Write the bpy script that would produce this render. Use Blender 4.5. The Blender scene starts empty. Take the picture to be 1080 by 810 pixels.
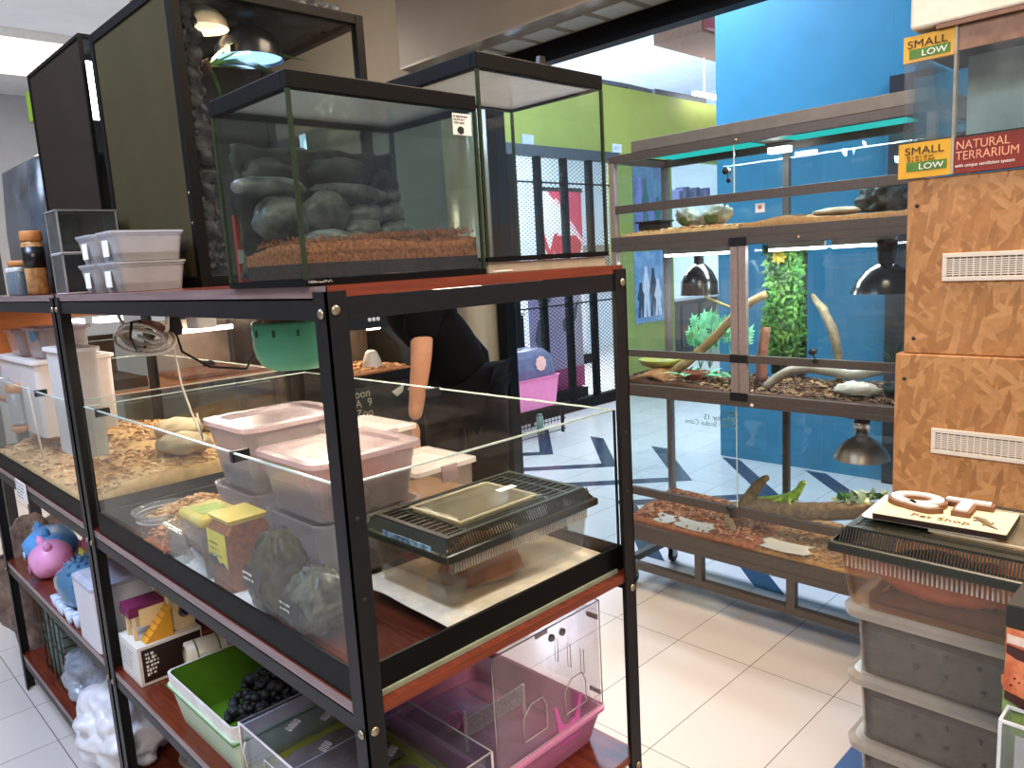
import bpy, bmesh, math, random
from mathutils import Vector, Matrix, noise
random.seed(7)
C = bpy.context.scene.collection
PI = math.pi
R = random.uniform

# ---------------------------------------------------------------- materials
def lin(c):
    if isinstance(c, str):
        c = c.lstrip('#'); c = [int(c[i:i+2], 16)/255 for i in (0, 2, 4)]
    return tuple(((x/12.92) if x <= .04045 else ((x+.055)/1.055)**2.4) for x in c) + (1,)
def newmat(name):
    m = bpy.data.materials.new(name); m.use_nodes = True
    nt = m.node_tree; nt.nodes.clear()
    out = nt.nodes.new('ShaderNodeOutputMaterial')
    return m, nt, out
def nd(nt, t, **kw):
    n = nt.nodes.new(t)
    for k, v in kw.items():
        if k.startswith('_'): setattr(n, k[1:], v)
        else: n.inputs[k.replace('__', ' ')].default_value = v
    return n
def M(name, col, rough=.5, metal=0, var=.12, scale=30, bump=0, spec=.5, coord='Object', stretch=(1, 1, 1), col2=None, trans=0):
    """principled surface with a procedural noise variation"""
    m, nt, out = newmat(name); L = nt.links.new
    p = nd(nt, 'ShaderNodeBsdfPrincipled', Roughness=rough, Metallic=metal)
    p.inputs['Specular IOR Level'].default_value = spec
    if trans: p.inputs['Transmission Weight'].default_value = trans
    tc = nd(nt, 'ShaderNodeTexCoord'); mp = nd(nt, 'ShaderNodeMapping'); mp.inputs['Scale'].default_value = stretch
    L(tc.outputs[coord], mp.inputs[0])
    nz = nd(nt, 'ShaderNodeTexNoise', Scale=scale, Detail=6, Roughness=.6)
    L(mp.outputs[0], nz.inputs['Vector'])
    a = lin(col)
    if col2: b = lin(col2); a2 = a
    else:
        a2 = tuple(x*(1-var) for x in a[:3])+(1,); b = tuple(min(1, x*(1+var)) for x in a[:3])+(1,)
    cr = nd(nt, 'ShaderNodeValToRGB'); cr.color_ramp.elements[0].color = a2; cr.color_ramp.elements[1].color = b
    cr.color_ramp.elements[0].position = .35; cr.color_ramp.elements[1].position = .65
    L(nz.outputs['Fac'], cr.inputs[0]); L(cr.outputs[0], p.inputs['Base Color'])
    if bump:
        bp = nd(nt, 'ShaderNodeBump', Strength=bump, Distance=.004)
        L(nz.outputs['Fac'], bp.inputs['Height']); L(bp.outputs[0], p.inputs['Normal'])
    L(p.outputs[0], out.inputs[0])
    return m
def schlick(nt, f0=.04, k=1.0):
    """mirror share of a thin sheet, the same from both of its faces"""
    L = nt.links.new
    lw = nd(nt, 'ShaderNodeLayerWeight', Blend=.5)
    pw = nd(nt, 'ShaderNodeMath', _operation='POWER'); pw.inputs[1].default_value = 5; L(lw.outputs['Facing'], pw.inputs[0])
    ma = nd(nt, 'ShaderNodeMath', _operation='MULTIPLY_ADD'); ma.inputs[1].default_value = (1-f0)*k; ma.inputs[2].default_value = f0*k; L(pw.outputs[0], ma.inputs[0])
    return ma
def glass(name, tint='#ffffff', refl=1.0, dust=.03, dustcol='#c8c8c4', edge=None):
    """thin pane: see-through, fresnel mirror, a little dust"""
    m, nt, out = newmat(name); L = nt.links.new
    t = nd(nt, 'ShaderNodeBsdfTransparent', Color=lin(tint)); g = nd(nt, 'ShaderNodeBsdfGlossy', Color=(1, 1, 1, 1), Roughness=.01)
    d = nd(nt, 'ShaderNodeBsdfDiffuse', Color=lin(dustcol))
    mul = schlick(nt, .04, refl)
    mx = nd(nt, 'ShaderNodeMixShader'); L(mul.outputs[0], mx.inputs[0]); L(t.outputs[0], mx.inputs[1]); L(g.outputs[0], mx.inputs[2])
    tc = nd(nt, 'ShaderNodeTexCoord'); nz = nd(nt, 'ShaderNodeTexNoise', Scale=9, Detail=5); L(tc.outputs['Object'], nz.inputs['Vector'])
    rp = nd(nt, 'ShaderNodeMapRange'); rp.inputs['From Min'].default_value = .35; rp.inputs['From Max'].default_value = .75
    rp.inputs['To Min'].default_value = dust*.3; rp.inputs['To Max'].default_value = dust*1.7; L(nz.outputs['Fac'], rp.inputs['Value'])
    mx2 = nd(nt, 'ShaderNodeMixShader'); L(rp.outputs[0], mx2.inputs[0]); L(mx.outputs[0], mx2.inputs[1]); L(d.outputs[0], mx2.inputs[2])
    L(mx2.outputs[0], out.inputs[0])
    return m
def frosted(name, col, op=.35, rough=.25, tint=None):
    """milky plastic: part clear, part translucent, soft sheen"""
    m, nt, out = newmat(name); L = nt.links.new
    t = nd(nt, 'ShaderNodeBsdfTransparent', Color=lin(tint or col)); d = nd(nt, 'ShaderNodeBsdfDiffuse', Color=lin(col)); tr = nd(nt, 'ShaderNodeBsdfTranslucent', Color=lin(col))
    g = nd(nt, 'ShaderNodeBsdfGlossy', Color=(1, 1, 1, 1), Roughness=rough)
    a = nd(nt, 'ShaderNodeMixShader', Fac=.45); L(d.outputs[0], a.inputs[1]); L(tr.outputs[0], a.inputs[2])
    tc = nd(nt, 'ShaderNodeTexCoord'); nz = nd(nt, 'ShaderNodeTexNoise', Scale=14, Detail=4); L(tc.outputs['Object'], nz.inputs['Vector'])
    rp = nd(nt, 'ShaderNodeMapRange'); rp.inputs['To Min'].default_value = op*.7; rp.inputs['To Max'].default_value = min(1, op*1.3); L(nz.outputs['Fac'], rp.inputs['Value'])
    b = nd(nt, 'ShaderNodeMixShader'); L(rp.outputs[0], b.inputs[0]); L(t.outputs[0], b.inputs[1]); L(a.outputs[0], b.inputs[2])
    f = schlick(nt, .03); c = nd(nt, 'ShaderNodeMixShader'); L(f.outputs[0], c.inputs[0]); L(b.outputs[0], c.inputs[1]); L(g.outputs[0], c.inputs[2])
    L(c.outputs[0], out.inputs[0])
    return m
def emit(name, col, s):
    m, nt, out = newmat(name)
    e = nd(nt, 'ShaderNodeEmission', Color=lin(col), Strength=s); nt.links.new(e.outputs[0], out.inputs[0])
    return m
def wood(name, c1, c2, rough=.35, along=(1, 12, 12), scale=6, bump=.05):
    m, nt, out = newmat(name); L = nt.links.new
    p = nd(nt, 'ShaderNodeBsdfPrincipled', Roughness=rough)
    tc = nd(nt, 'ShaderNodeTexCoord'); mp = nd(nt, 'ShaderNodeMapping'); mp.inputs['Scale'].default_value = along; L(tc.outputs['Object'], mp.inputs[0])
    nz = nd(nt, 'ShaderNodeTexNoise', Scale=scale, Detail=8, Roughness=.65, Distortion=.6); L(mp.outputs[0], nz.inputs['Vector'])
    cr = nd(nt, 'ShaderNodeValToRGB'); e = cr.color_ramp.elements; e[0].color = lin(c1); e[1].color = lin(c2); e[0].position = .3; e[1].position = .7
    L(nz.outputs['Fac'], cr.inputs[0]); L(cr.outputs[0], p.inputs['Base Color'])
    bp = nd(nt, 'ShaderNodeBump', Strength=bump, Distance=.002); L(nz.outputs['Fac'], bp.inputs['Height']); L(bp.outputs[0], p.inputs['Normal'])
    L(p.outputs[0], out.inputs[0]); return m
def osb():
    m, nt, out = newmat('osb'); L = nt.links.new
    p = nd(nt, 'ShaderNodeBsdfPrincipled', Roughness=.55)
    tc = nd(nt, 'ShaderNodeTexCoord'); last = None; lastf = None
    for k, (ang, sx, sy) in enumerate(((.5, 15, 66), (-.75, 17, 74), (1.4, 16, 80))):
        mr_ = nd(nt, 'ShaderNodeMapping'); mr_.inputs['Rotation'].default_value = (ang, 0, 0); L(tc.outputs['Object'], mr_.inputs[0])
        mp = nd(nt, 'ShaderNodeMapping'); mp.inputs['Scale'].default_value = (9, sx, sy); mp.inputs['Location'].default_value = (k*3.1, k*1.7, 0)
        L(mr_.outputs[0], mp.inputs[0])
        v = nd(nt, 'ShaderNodeTexVoronoi', Scale=1, Randomness=1); L(mp.outputs[0], v.inputs['Vector'])
        sp = nd(nt, 'ShaderNodeSeparateColor'); L(v.outputs['Color'], sp.inputs[0])
        cr = nd(nt, 'ShaderNodeValToRGB'); e = cr.color_ramp.elements
        e[0].color = lin('#9a6a3c'); e[1].color = lin('#c08f5c'); e.new(.5).color = lin('#ae7a47')
        L(sp.outputs[0], cr.inputs[0])
        if last is None: last = cr.outputs[0]
        else:
            th = nd(nt, 'ShaderNodeMath', _operation='GREATER_THAN'); th.inputs[1].default_value = .6; L(sp.outputs[1], th.inputs[0])
            mx = nd(nt, 'ShaderNodeMix', _data_type='RGBA'); L(th.outputs[0], mx.inputs[0]); L(last, mx.inputs[6]); L(cr.outputs[0], mx.inputs[7]); last = mx.outputs[2]
    mp = nd(nt, 'ShaderNodeMapping'); mp.inputs['Scale'].default_value = (60, 60, 60); L(tc.outputs['Object'], mp.inputs[0])
    nz = nd(nt, 'ShaderNodeTexNoise', Scale=1, Detail=6); L(mp.outputs[0], nz.inputs['Vector'])
    mr = nd(nt, 'ShaderNodeMapRange'); mr.inputs['To Min'].default_value = .75; mr.inputs['To Max'].default_value = 1.2; L(nz.outputs['Fac'], mr.inputs['Value'])
    mm = nd(nt, 'ShaderNodeVectorMath', _operation='SCALE'); L(last, mm.inputs[0]); L(mr.outputs[0], mm.inputs['Scale'])
    L(mm.outputs[0], p.inputs['Base Color'])
    bp = nd(nt, 'ShaderNodeBump', Strength=.25, Distance=.002); L(mm.outputs[0], bp.inputs['Height']); L(bp.outputs[0], p.inputs['Normal'])
    L(p.outputs[0], out.inputs[0]); return m
def tiles(name, col, grout):
    m, nt, out = newmat(name); L = nt.links.new
    p = nd(nt, 'ShaderNodeBsdfPrincipled', Roughness=.16); p.inputs['Specular IOR Level'].default_value = .45
    tc = nd(nt, 'ShaderNodeTexCoord'); mp = nd(nt, 'ShaderNodeMapping'); mp.inputs['Location'].default_value = (-.5898+6, -.1196+5.848, 0)
    L(tc.outputs['Object'], mp.inputs[0])
    b = nd(nt, 'ShaderNodeTexBrick', Scale=1, _offset=0, _squash=1); b.inputs['Mortar Size'].default_value = .0016; b.inputs['Mortar Smooth'].default_value = .1
    b.inputs['Brick Width'].default_value = .6; b.inputs['Row Height'].default_value = .2924; b.inputs['Bias'].default_value = 0
    a = lin(col); b.inputs['Color1'].default_value = a; b.inputs['Color2'].default_value = tuple(x*.93 for x in a[:3])+(1,); b.inputs['Mortar'].default_value = lin(grout)
    L(mp.outputs[0], b.inputs['Vector']); L(b.outputs['Color'], p.inputs['Base Color']); L(p.outputs[0], out.inputs[0])
    return m

STEEL = M('powder_coated_steel', '#1d1d1f', .42, 0, .1, 60, .02, spec=.22)
STEELB = M('black_trim', '#0a0a0a', .5, 0, .1, 40, spec=.15)
MAHOG = wood('mahogany_board', '#4a1c12', '#7a3520', .25, (14, 1, 14), 5)
EDGEL = wood('worn_edge', '#6a5654', '#8f7c7c', .3, (30, 1, 30), 7)
MAHOGX = wood('mahogany_edge', '#5c2314', '#8a3f22', .4, (1, 10, 30), 7)
BRASS = M('zinc_bolt', '#a79c84', .35, .8, .1)
CHROME = M('chrome', '#d4d4d4', .15, 1, .03)
GLASS = glass('clear_glass', '#fafcfb', .6, .003)
GLASSD = glass('dusty_glass', '#f0f5f2', 1, .006, '#9aa4a2')
GLASSG = glass('cabinet_glass', '#f6fafa', .9, .006)
EDGEG = M('glass_edge', '#7f9a8e', .2, 0, .1)
ALU = M('dark_aluminium', '#57504b', .38, .35, .08, 80)
ALUL = M('bronze_aluminium', '#a59691', .35, .55, .08, 80)
ALUT = M('grey_lid_metal', '#6a665e', .45, .2, .1, 20)
BLACKP = M('black_plastic', '#17171a', .35, 0, .1)
WHITEP = M('white_plastic', '#e8e6e2', .35, 0, .05)
CREAM = M('cream_plastic', '#e0d6c4', .4, 0, .05)
FROST = frosted('frosted_tub', '#e9e5e6', .27)
FROSTL = frosted('frosted_lid', '#dfd2d6', .38)
CLEARP = frosted('clear_tub', '#eef0f0', .16, .1)
CLEARA = glass('clear_acrylic', '#f7f5f7', 1, .03, '#ffffff')
EDGEW = M('acrylic_edge', '#d8d2d6', .2, 0, .05)
ROCK = M('grey_rock', '#252a29', .38, 0, 0, 42, .9, col2='#6f7672')
ROCKD = M('dark_rock', '#161919', .5, 0, 0, 40, .9, col2='#434847')
FOAM = M('carved_foam', '#1d1e21', .9, 0, 0, 60, 1.0, col2='#47484c', spec=.1)
SOIL = M('coco_soil', '#6a3a1c', .95, 0, 0, 170, .9, col2='#b8713c')
PEAT = M('dark_peat', '#1f130c', .95, 0, 0, 60, .7, col2='#3d2617')
SAND = M('orange_sand', '#a97a4c', .95, 0, 0, 120, .4, col2='#c79a68')
CHIP = [M('chip_%d' % i, c, .85, 0, .2, 50) for i, c in enumerate(('#d8ab70', '#c89458', '#e6c796', '#b07c48'))]
BARK = [M('bark_%d' % i, c, .85, 0, .25, 50) for i, c in enumerate(('#5a3c28', '#8a6646', '#a88660', '#3c281c'))]
BARKR = [M('redchip_%d' % i, c, .85, 0, .25, 50) for i, c in enumerate(('#b2683f', '#cf8a5c', '#e0a578', '#8d4c2c'))]
PAPER = M('paper', '#ece9e2', .7, 0, .04)
INK = M('ink_black', '#1c1a18', .6)
LEAF = [M('leaf_%d' % i, c, .5, 0, .2, 40) for i, c in enumerate(('#264a1e', '#3b6c2c', '#64903f', '#1b3f1d'))]
DRIFT = wood('driftwood', '#8a7352', '#b8a27e', .8, (3, 3, 3), 12, .4)
DRIFTD = wood('dark_driftwood', '#5a4a36', '#8d7a5c', .85, (3, 3, 3), 14, .5)
SKIN = M('skin', '#b4805f', .5, 0, .06, 25)
CLOTHB = M('black_cloth', '#0a0a0d', .95, 0, .2, 120, .2, spec=.1)
HAIR = M('black_hair', '#0c0a0a', .5, 0, .2, 200)
OSB = osb()
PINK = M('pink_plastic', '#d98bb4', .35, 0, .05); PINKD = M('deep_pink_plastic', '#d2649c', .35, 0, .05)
PURPT = frosted('purple_clear_plastic', '#dba0cc', .55)
LED = emit('led_tube', '#f2fbff', 14)

# ---------------------------------------------------------------- mesh builder
class B:
    def __init__(s): s.v = []; s.f = []; s.mi = []; s.cur = 0; s.sm = []; s.smooth = False
    def add(s, vs, fs):
        o = len(s.v); s.v += [Vector(v) for v in vs]
        for f in fs: s.f.append([i+o for i in f]); s.mi.append(s.cur); s.sm.append(s.smooth)
        return s
    def mat(s, i): s.cur = i; return s
    def sm_(s, b=True): s.smooth = b; return s
    def box(s, x0, x1, y0, y1, z0, z1):
        return s.add([(x0, y0, z0), (x1, y0, z0), (x1, y1, z0), (x0, y1, z0), (x0, y0, z1), (x1, y0, z1), (x1, y1, z1), (x0, y1, z1)],
                     [(3, 2, 1, 0), (4, 5, 6, 7), (0, 1, 5, 4), (1, 2, 6, 5), (2, 3, 7, 6), (3, 0, 4, 7)])
    def bar(s, p, q, w=.01, h=None, up=(0, 0, 1)):
        p, q = Vector(p), Vector(q); d = (q-p).normalized(); u = Vector(up)
        if abs(d.dot(u)) > .98: u = Vector((1, 0, 0))
        a = d.cross(u).normalized(); b = a.cross(d); h = h or w
        vs = [e + a*sx*w/2 + b*sy*h/2 for e in (p, q) for sx, sy in ((-1, -1), (1, -1), (1, 1), (-1, 1))]
        return s.add(vs, [(3, 2, 1, 0), (4, 5, 6, 7), (0, 1, 5, 4), (1, 2, 6, 5), (2, 3, 7, 6), (3, 0, 4, 7)])
    def tube(s, pts, r, n=8, cap=True):
        pts = [Vector(p) for p in pts]; rs = r if isinstance(r, (list, tuple)) else [r]*len(pts)
        vs = []; prev = None
        for i, p in enumerate(pts):
            d = (pts[min(i+1, len(pts)-1)]-pts[max(i-1, 0)]).normalized()
            if prev is None:
                u = Vector((0, 0, 1)) if abs(d.z) < .9 else Vector((1, 0, 0)); a = d.cross(u).normalized()
            else: a = (prev - d*prev.dot(d)).normalized()
            prev = a; b = d.cross(a)
            vs += [p + (a*math.cos(2*PI*k/n)+b*math.sin(2*PI*k/n))*rs[i] for k in range(n)]
        fs = [(i*n+k, i*n+(k+1) % n, (i+1)*n+(k+1) % n, (i+1)*n+k) for i in range(len(pts)-1) for k in range(n)]
        if cap: fs += [tuple(range(n-1, -1, -1)), tuple(range((len(pts)-1)*n, len(pts)*n))]
        t = s.smooth; s.smooth = True; s.add(vs, fs); s.smooth = t
        return s
    def lathe(s, prof, c=(0, 0, 0), n=24, ax=None, cap=True):
        """prof: (radius, height) along the axis"""
        c = Vector(c); ax = Vector(ax or (0, 0, 1)).normalized()
        u = Vector((1, 0, 0)) if abs(ax.z) > .9 else Vector((0, 0, 1)); a = ax.cross(u).normalized(); b = ax.cross(a)
        vs = [c+ax*h+(a*math.cos(2*PI*k/n)+b*math.sin(2*PI*k/n))*r for r, h in prof for k in range(n)]
        fs = [(i*n+k, i*n+(k+1) % n, (i+1)*n+(k+1) % n, (i+1)*n+k) for i in range(len(prof)-1) for k in range(n)]
        if cap: fs += [tuple(range(n-1, -1, -1)), tuple(range((len(prof)-1)*n, len(prof)*n))]
        t = s.smooth; s.smooth = True; s.add(vs, fs); s.smooth = t
        return s
    def loft(s, secs, c=(0, 0), n=4, caps=(True, True), smooth=False, rot=0):
        """secs: (half_x, half_y, corner_radius, z[, dx, dy]) rounded rectangles stacked up"""
        m = 4*(n+1); vs = []; cr, sr = math.cos(rot), math.sin(rot)
        for q in secs:
            hx, hy, r, z = q[:4]; dx, dy = (q[4], q[5]) if len(q) > 4 else (0, 0)
            r = min(r, hx, hy)
            for k, (sx, sy) in enumerate(((1, 1), (-1, 1), (-1, -1), (1, -1))):
                for j in range(n+1):
                    t = k*PI/2 + j*PI/2/n
                    x, y = sx*(hx-r)+r*math.cos(t)+dx, sy*(hy-r)+r*math.sin(t)+dy
                    vs.append((c[0]+x*cr-y*sr, c[1]+x*sr+y*cr, z))
        fs = [(i*m+k, i*m+(k+1) % m, (i+1)*m+(k+1) % m, (i+1)*m+k) for i in range(len(secs)-1) for k in range(m)]
        if caps[0]: fs.append(tuple(range(m-1, -1, -1)))
        if caps[1]: fs.append(tuple(range((len(secs)-1)*m, len(secs)*m)))
        t = s.smooth; s.smooth = smooth; s.add(vs, fs); s.smooth = t
        return s
    def prism(s, pts, axis, d0, d1):
        """2-D outline pushed along an axis; pts in the other two axes (x:yz, y:xz, z:xy)"""
        def P(a, b, d): return {'x': (d, a, b), 'y': (a, d, b), 'z': (a, b, d)}[axis]
        n = len(pts); vs = [P(a, b, d0) for a, b in pts]+[P(a, b, d1) for a, b in pts]
        return s.add(vs, [tuple(range(n)), tuple(range(2*n-1, n-1, -1))]+[(i, i+n, (i+1) % n+n, (i+1) % n) for i in range(n)])
    def blob(s, c, r, amp=.15, freq=2.5, seed=0, sub=3, rot=None, flat=None):
        bm = bmesh.new(); bmesh.ops.create_icosphere(bm, subdivisions=sub, radius=1)
        r = r if isinstance(r, (tuple, list)) else (r, r, r); vs = []
        for v in bm.verts:
            k = 1+amp*noise.noise(v.co*freq+Vector((seed*7.3, seed*3.1, seed)))*2
            q = Vector((v.co.x*r[0]*k, v.co.y*r[1]*k, v.co.z*r[2]*k))
            if rot: q = rot @ q
            q += Vector(c)
            if flat is not None and q.z < flat: q.z = flat
            vs.append(q)
        bm.verts.index_update(); fs = [[v.index for v in f.verts] for f in bm.faces]; bm.free()
        t = s.smooth; s.smooth = True; s.add(vs, fs); s.smooth = t
        return s
    def sheet(s, fn, nu, nv, t=None):
        """grid surface fn(u,v); closed downward by thickness t (along -z) when given"""
        vs = [Vector(fn(i/nu, j/nv)) for j in range(nv+1) for i in range(nu+1)]; w = nu+1
        fs = [(j*w+i, j*w+i+1, (j+1)*w+i+1, (j+1)*w+i) for j in range(nv) for i in range(nu)]
        if t:
            o = len(vs); vs += [v-Vector((0, 0, t)) for v in vs]
            fs += [tuple(reversed([k+o for k in f])) for f in list(fs)]
            edge = [i for i in range(w)]+[(j+1)*w-1 for j in range(1, nv+1)]+[nv*w+i for i in range(nu-1, -1, -1)]+[j*w for j in range(nv-1, 0, -1)]
            fs += [(edge[k], edge[k]+o, edge[(k+1) % len(edge)]+o, edge[(k+1) % len(edge)]) for k in range(len(edge))]
        tt = s.smooth; s.smooth = True; s.add(vs, fs); s.smooth = tt
        return s

SPLIT = set('door_outline seal end_strip black_seal corner_post corner_clip upright bolt screw clip bolt_hole air_hole wheel_stud hinge round_vent corner_edge eye ear wall_part vent_row reflection_mark foot_part'.split())
def islands(b):
    par = list(range(len(b.v)))
    def find(i):
        while par[i] != i: par[i] = par[par[i]]; i = par[i]
        return i
    for f in b.f:
        r = find(f[0])
        for i in f[1:]: par[find(i)] = r
    grp = {}
    for k, f in enumerate(b.f): grp.setdefault(find(f[0]), []).append(k)
    out = []
    for ks in grp.values():
        n = B(); mp = {}
        for k in ks:
            for i in b.f[k]:
                if i not in mp: mp[i] = len(n.v); n.v.append(b.v[i])
            n.f.append([mp[i] for i in b.f[k]]); n.mi.append(b.mi[k]); n.sm.append(b.sm[k])
        out.append(n)
    return out
def obj(name, b, mats, parent=None, bevel=0, local=False, label=None):
    if name in SPLIT and parent is not None:
        parts = islands(b)
        if len(parts) > 1: return [obj1(name, q, mats, parent, bevel, local, label) for q in parts][0]
    return obj1(name, b, mats, parent, bevel, local, label)
def obj1(name, b, mats, parent=None, bevel=0, local=False, label=None):
    me = bpy.data.meshes.new(name)
    inv = Matrix()
    if parent is not None and not local:
        r = parent
        while r.parent: r = r.parent
        inv = (Matrix.Translation(r.location) @ Matrix.Rotation(r.rotation_euler.z, 4, 'Z')).inverted()
    me.from_pydata([inv @ v for v in b.v], [], b.f); me.update()
    for m in (mats if isinstance(mats, (list, tuple)) else [mats]): me.materials.append(m)
    me.polygons.foreach_set('material_index', b.mi); me.polygons.foreach_set('use_smooth', b.sm)
    o = bpy.data.objects.new(name, me); C.objects.link(o)
    if parent is not None: o.parent = parent
    if bevel:
        md = o.modifiers.new('bevel', 'BEVEL'); md.width = bevel; md.segments = 2; md.limit_method = 'ANGLE'; md.angle_limit = .7
    if label: o['label'] = label
    return o
def thing(name, label, cat, loc=(0, 0, 0), rot=0, group=None, kind=None):
    o = bpy.data.objects.new(name, None); C.objects.link(o); o.empty_display_size = .05
    o.location = loc; o.rotation_euler = (0, 0, rot); o['label'] = label; o['category'] = cat
    if group: o['group'] = group
    if kind: o['kind'] = kind
    return o
def tag(o, label, cat, group=None, kind=None):
    o['label'] = label; o['category'] = cat
    if group: o['group'] = group
    if kind: o['kind'] = kind
    return o
def struct(name, b, m, parent=None, label=None, cat='wall'):
    o = obj(name, b, m, parent)
    if parent is None:
        o['kind'] = 'structure'
        if label: o['label'] = label; o['category'] = cat
    return o
def dup(root, loc, rot=None, label=None):
    r = root.copy(); C.objects.link(r); r.location = loc
    if rot is not None: r.rotation_euler = (0, 0, rot)
    if label: r['label'] = label
    for ch in list(root.children):
        c = ch.copy(); C.objects.link(c); c.parent = r
        for g in list(ch.children):
            d = g.copy(); C.objects.link(d); d.parent = c
    return r
def text(name, s, size, m, loc, face, parent, ext=.0004, align='LEFT', xs=1, rotz=0, mirror=False, bold=0):
    """lettering as thin solid text; face = '-x', '-y', '+z'"""
    cu = bpy.data.curves.new(name, 'FONT'); cu.body = s; cu.size = size; cu.extrude = ext; cu.align_x = align; cu.space_line = .85; cu.offset = bold
    o0 = bpy.data.objects.new(name, cu); C.objects.link(o0)
    bpy.context.view_layer.update()
    me = bpy.data.meshes.new_from_object(o0.evaluated_get(bpy.context.evaluated_depsgraph_get()))
    bpy.data.objects.remove(o0)
    X, Y = {'-x': (Vector((0, -1, 0)), Vector((0, 0, 1))), '-y': (Vector((1, 0, 0)), Vector((0, 0, 1))), '+z': (Vector((0, -1, 0)), Vector((1, 0, 0)))}[face]
    if rotz: rm = Matrix.Rotation(rotz, 3, X.cross(Y)); X, Y = rm @ X, rm @ Y
    Z = X.cross(Y); k = -1 if mirror else 1; inv = Matrix()
    if parent is not None:
        r = parent
        while r.parent: r = r.parent
        inv = (Matrix.Translation(r.location) @ Matrix.Rotation(r.rotation_euler.z, 4, 'Z')).inverted()
    for v in me.vertices: v.co = inv @ (Vector(loc)+X*v.co.x*xs*k+Y*v.co.y+Z*v.co.z)
    me.materials.clear(); me.materials.append(m)
    o = bpy.data.objects.new(name, me); C.objects.link(o)
    if parent is not None: o.parent = parent
    return o
def chips(x0, x1, y0, y1, hf, mats, n, s=.012, seed=1, zb=None, lift=.3):
    """bed of shavings: a solid bumpy bed plus n curled flakes, one mesh"""
    rnd = random.Random(seed); b = B(); N = 24
    top = [Vector((x0+(x1-x0)*i/N, y0+(y1-y0)*j/N, hf(i/N, j/N)+.004*noise.noise(Vector((i/N*40, j/N*40, seed))))) for j in range(N+1) for i in range(N+1)]
    if zb is None: zb = min(v.z for v in top)-.008
    w = N+1; o = len(top); fs = [(j*w+i, j*w+i+1, (j+1)*w+i+1, (j+1)*w+i) for j in range(N) for i in range(N)]
    edge = list(range(w))+[(j+1)*w-1 for j in range(1, N+1)]+[N*w+i for i in range(N-1, -1, -1)]+[j*w for j in range(N-1, 0, -1)]
    bot = [Vector((top[k].x, top[k].y, zb)) for k in edge]; m = len(edge)
    fs += [(edge[k], o+k, o+(k+1) % m, edge[(k+1) % m]) for k in range(m)]+[tuple(o+k for k in range(m-1, -1, -1))]
    b.mat(0).sm_(True).add(top+bot, fs).sm_(False)
    q = 1.7*s
    for i in range(n):
        u, v = rnd.random(), rnd.random(); c = Vector((x0+q+(x1-x0-2*q)*u, y0+q+(y1-y0-2*q)*v, 0)); u, v = (c.x-x0)/(x1-x0), (c.y-y0)/(y1-y0); c.z = hf(u, v)+s*lift*rnd.random()+.002
        e = Matrix.Rotation(rnd.uniform(0, 6.28), 3, 'Z') @ Matrix.Rotation(rnd.uniform(-.7, .7), 3, 'X') @ Matrix.Rotation(rnd.uniform(-.6, .6), 3, 'Y')
        l, w_, t = s*rnd.uniform(.6, 1.6), s*rnd.uniform(.3, .6), s*.12
        b.mat(rnd.randrange(len(mats)))
        vs = [c+e @ Vector((sx*l, sy*w_, sz*t+(.25*s if sx == 0 else 0))) for sz in (-1, 1) for sx in (-1, 0, 1) for sy in (-1, 1)]
        b.add(vs, [(6, 8, 9, 7), (8, 10, 11, 9), (0, 1, 3, 2), (2, 3, 5, 4), (0, 2, 8, 6), (2, 4, 10, 8), (1, 7, 9, 3), (3, 9, 11, 5), (0, 6, 7, 1), (4, 5, 11, 10)])
    return b
def strokes(name, parent, m, face, o, w, lh, rows, seed=1, th=.35):
    """rows of small unreadable print; o = upper left corner"""
    rnd = random.Random(seed); b = B()
    X, Y = {'-x': (Vector((0, -1, 0)), Vector((0, 0, 1))), '-y': (Vector((1, 0, 0)), Vector((0, 0, 1)))}[face]; Z = X.cross(Y)
    for r in range(rows):
        x = 0; lim = w*rnd.uniform(.6, 1)
        while x < lim:
            l = min(lh*rnd.uniform(.25, .8), lim-x); h = lh*th*rnd.uniform(.8, 1.5); p = Vector(o)+X*x-Y*lh*r
            vs = [p+X*i*l-Y*j*h+Z*k*.0004 for k in (0, 1) for i, j in ((0, 0), (1, 0), (1, 1), (0, 1))]
            b.add(vs, [(0, 3, 2, 1), (4, 5, 6, 7)] if False else [(4, 7, 6, 5), (0, 1, 5, 4), (1, 2, 6, 5), (2, 3, 7, 6), (3, 0, 4, 7)])
            x += l+lh*(.18 if rnd.random() < .7 else .45)
    return obj(name, b, m, parent)
def leafmesh(b, p, d, l, w, bend=.3, up=Vector((0, 0, 1))):
    """one pointed leaf from p along d"""
    d = Vector(d).normalized(); p = Vector(p); a = d.cross(up)
    a = a.normalized() if a.length > .01 else Vector((1, 0, 0)); nrm = a.cross(d)
    pts = []
    for t, ww in ((0, .12), (.3, .9), (.6, .8), (1, .02)):
        c = p+d*l*t-nrm*bend*l*t*t; pts += [c-a*w*ww/2, c+nrm*.12*w*(1-t), c+a*w*ww/2]
    fs = []
    for i in range(3):
        for j in range(2): fs.append((i*3+j, i*3+j+1, (i+1)*3+j+1, (i+1)*3+j))
    b.add(pts, fs)
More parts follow.
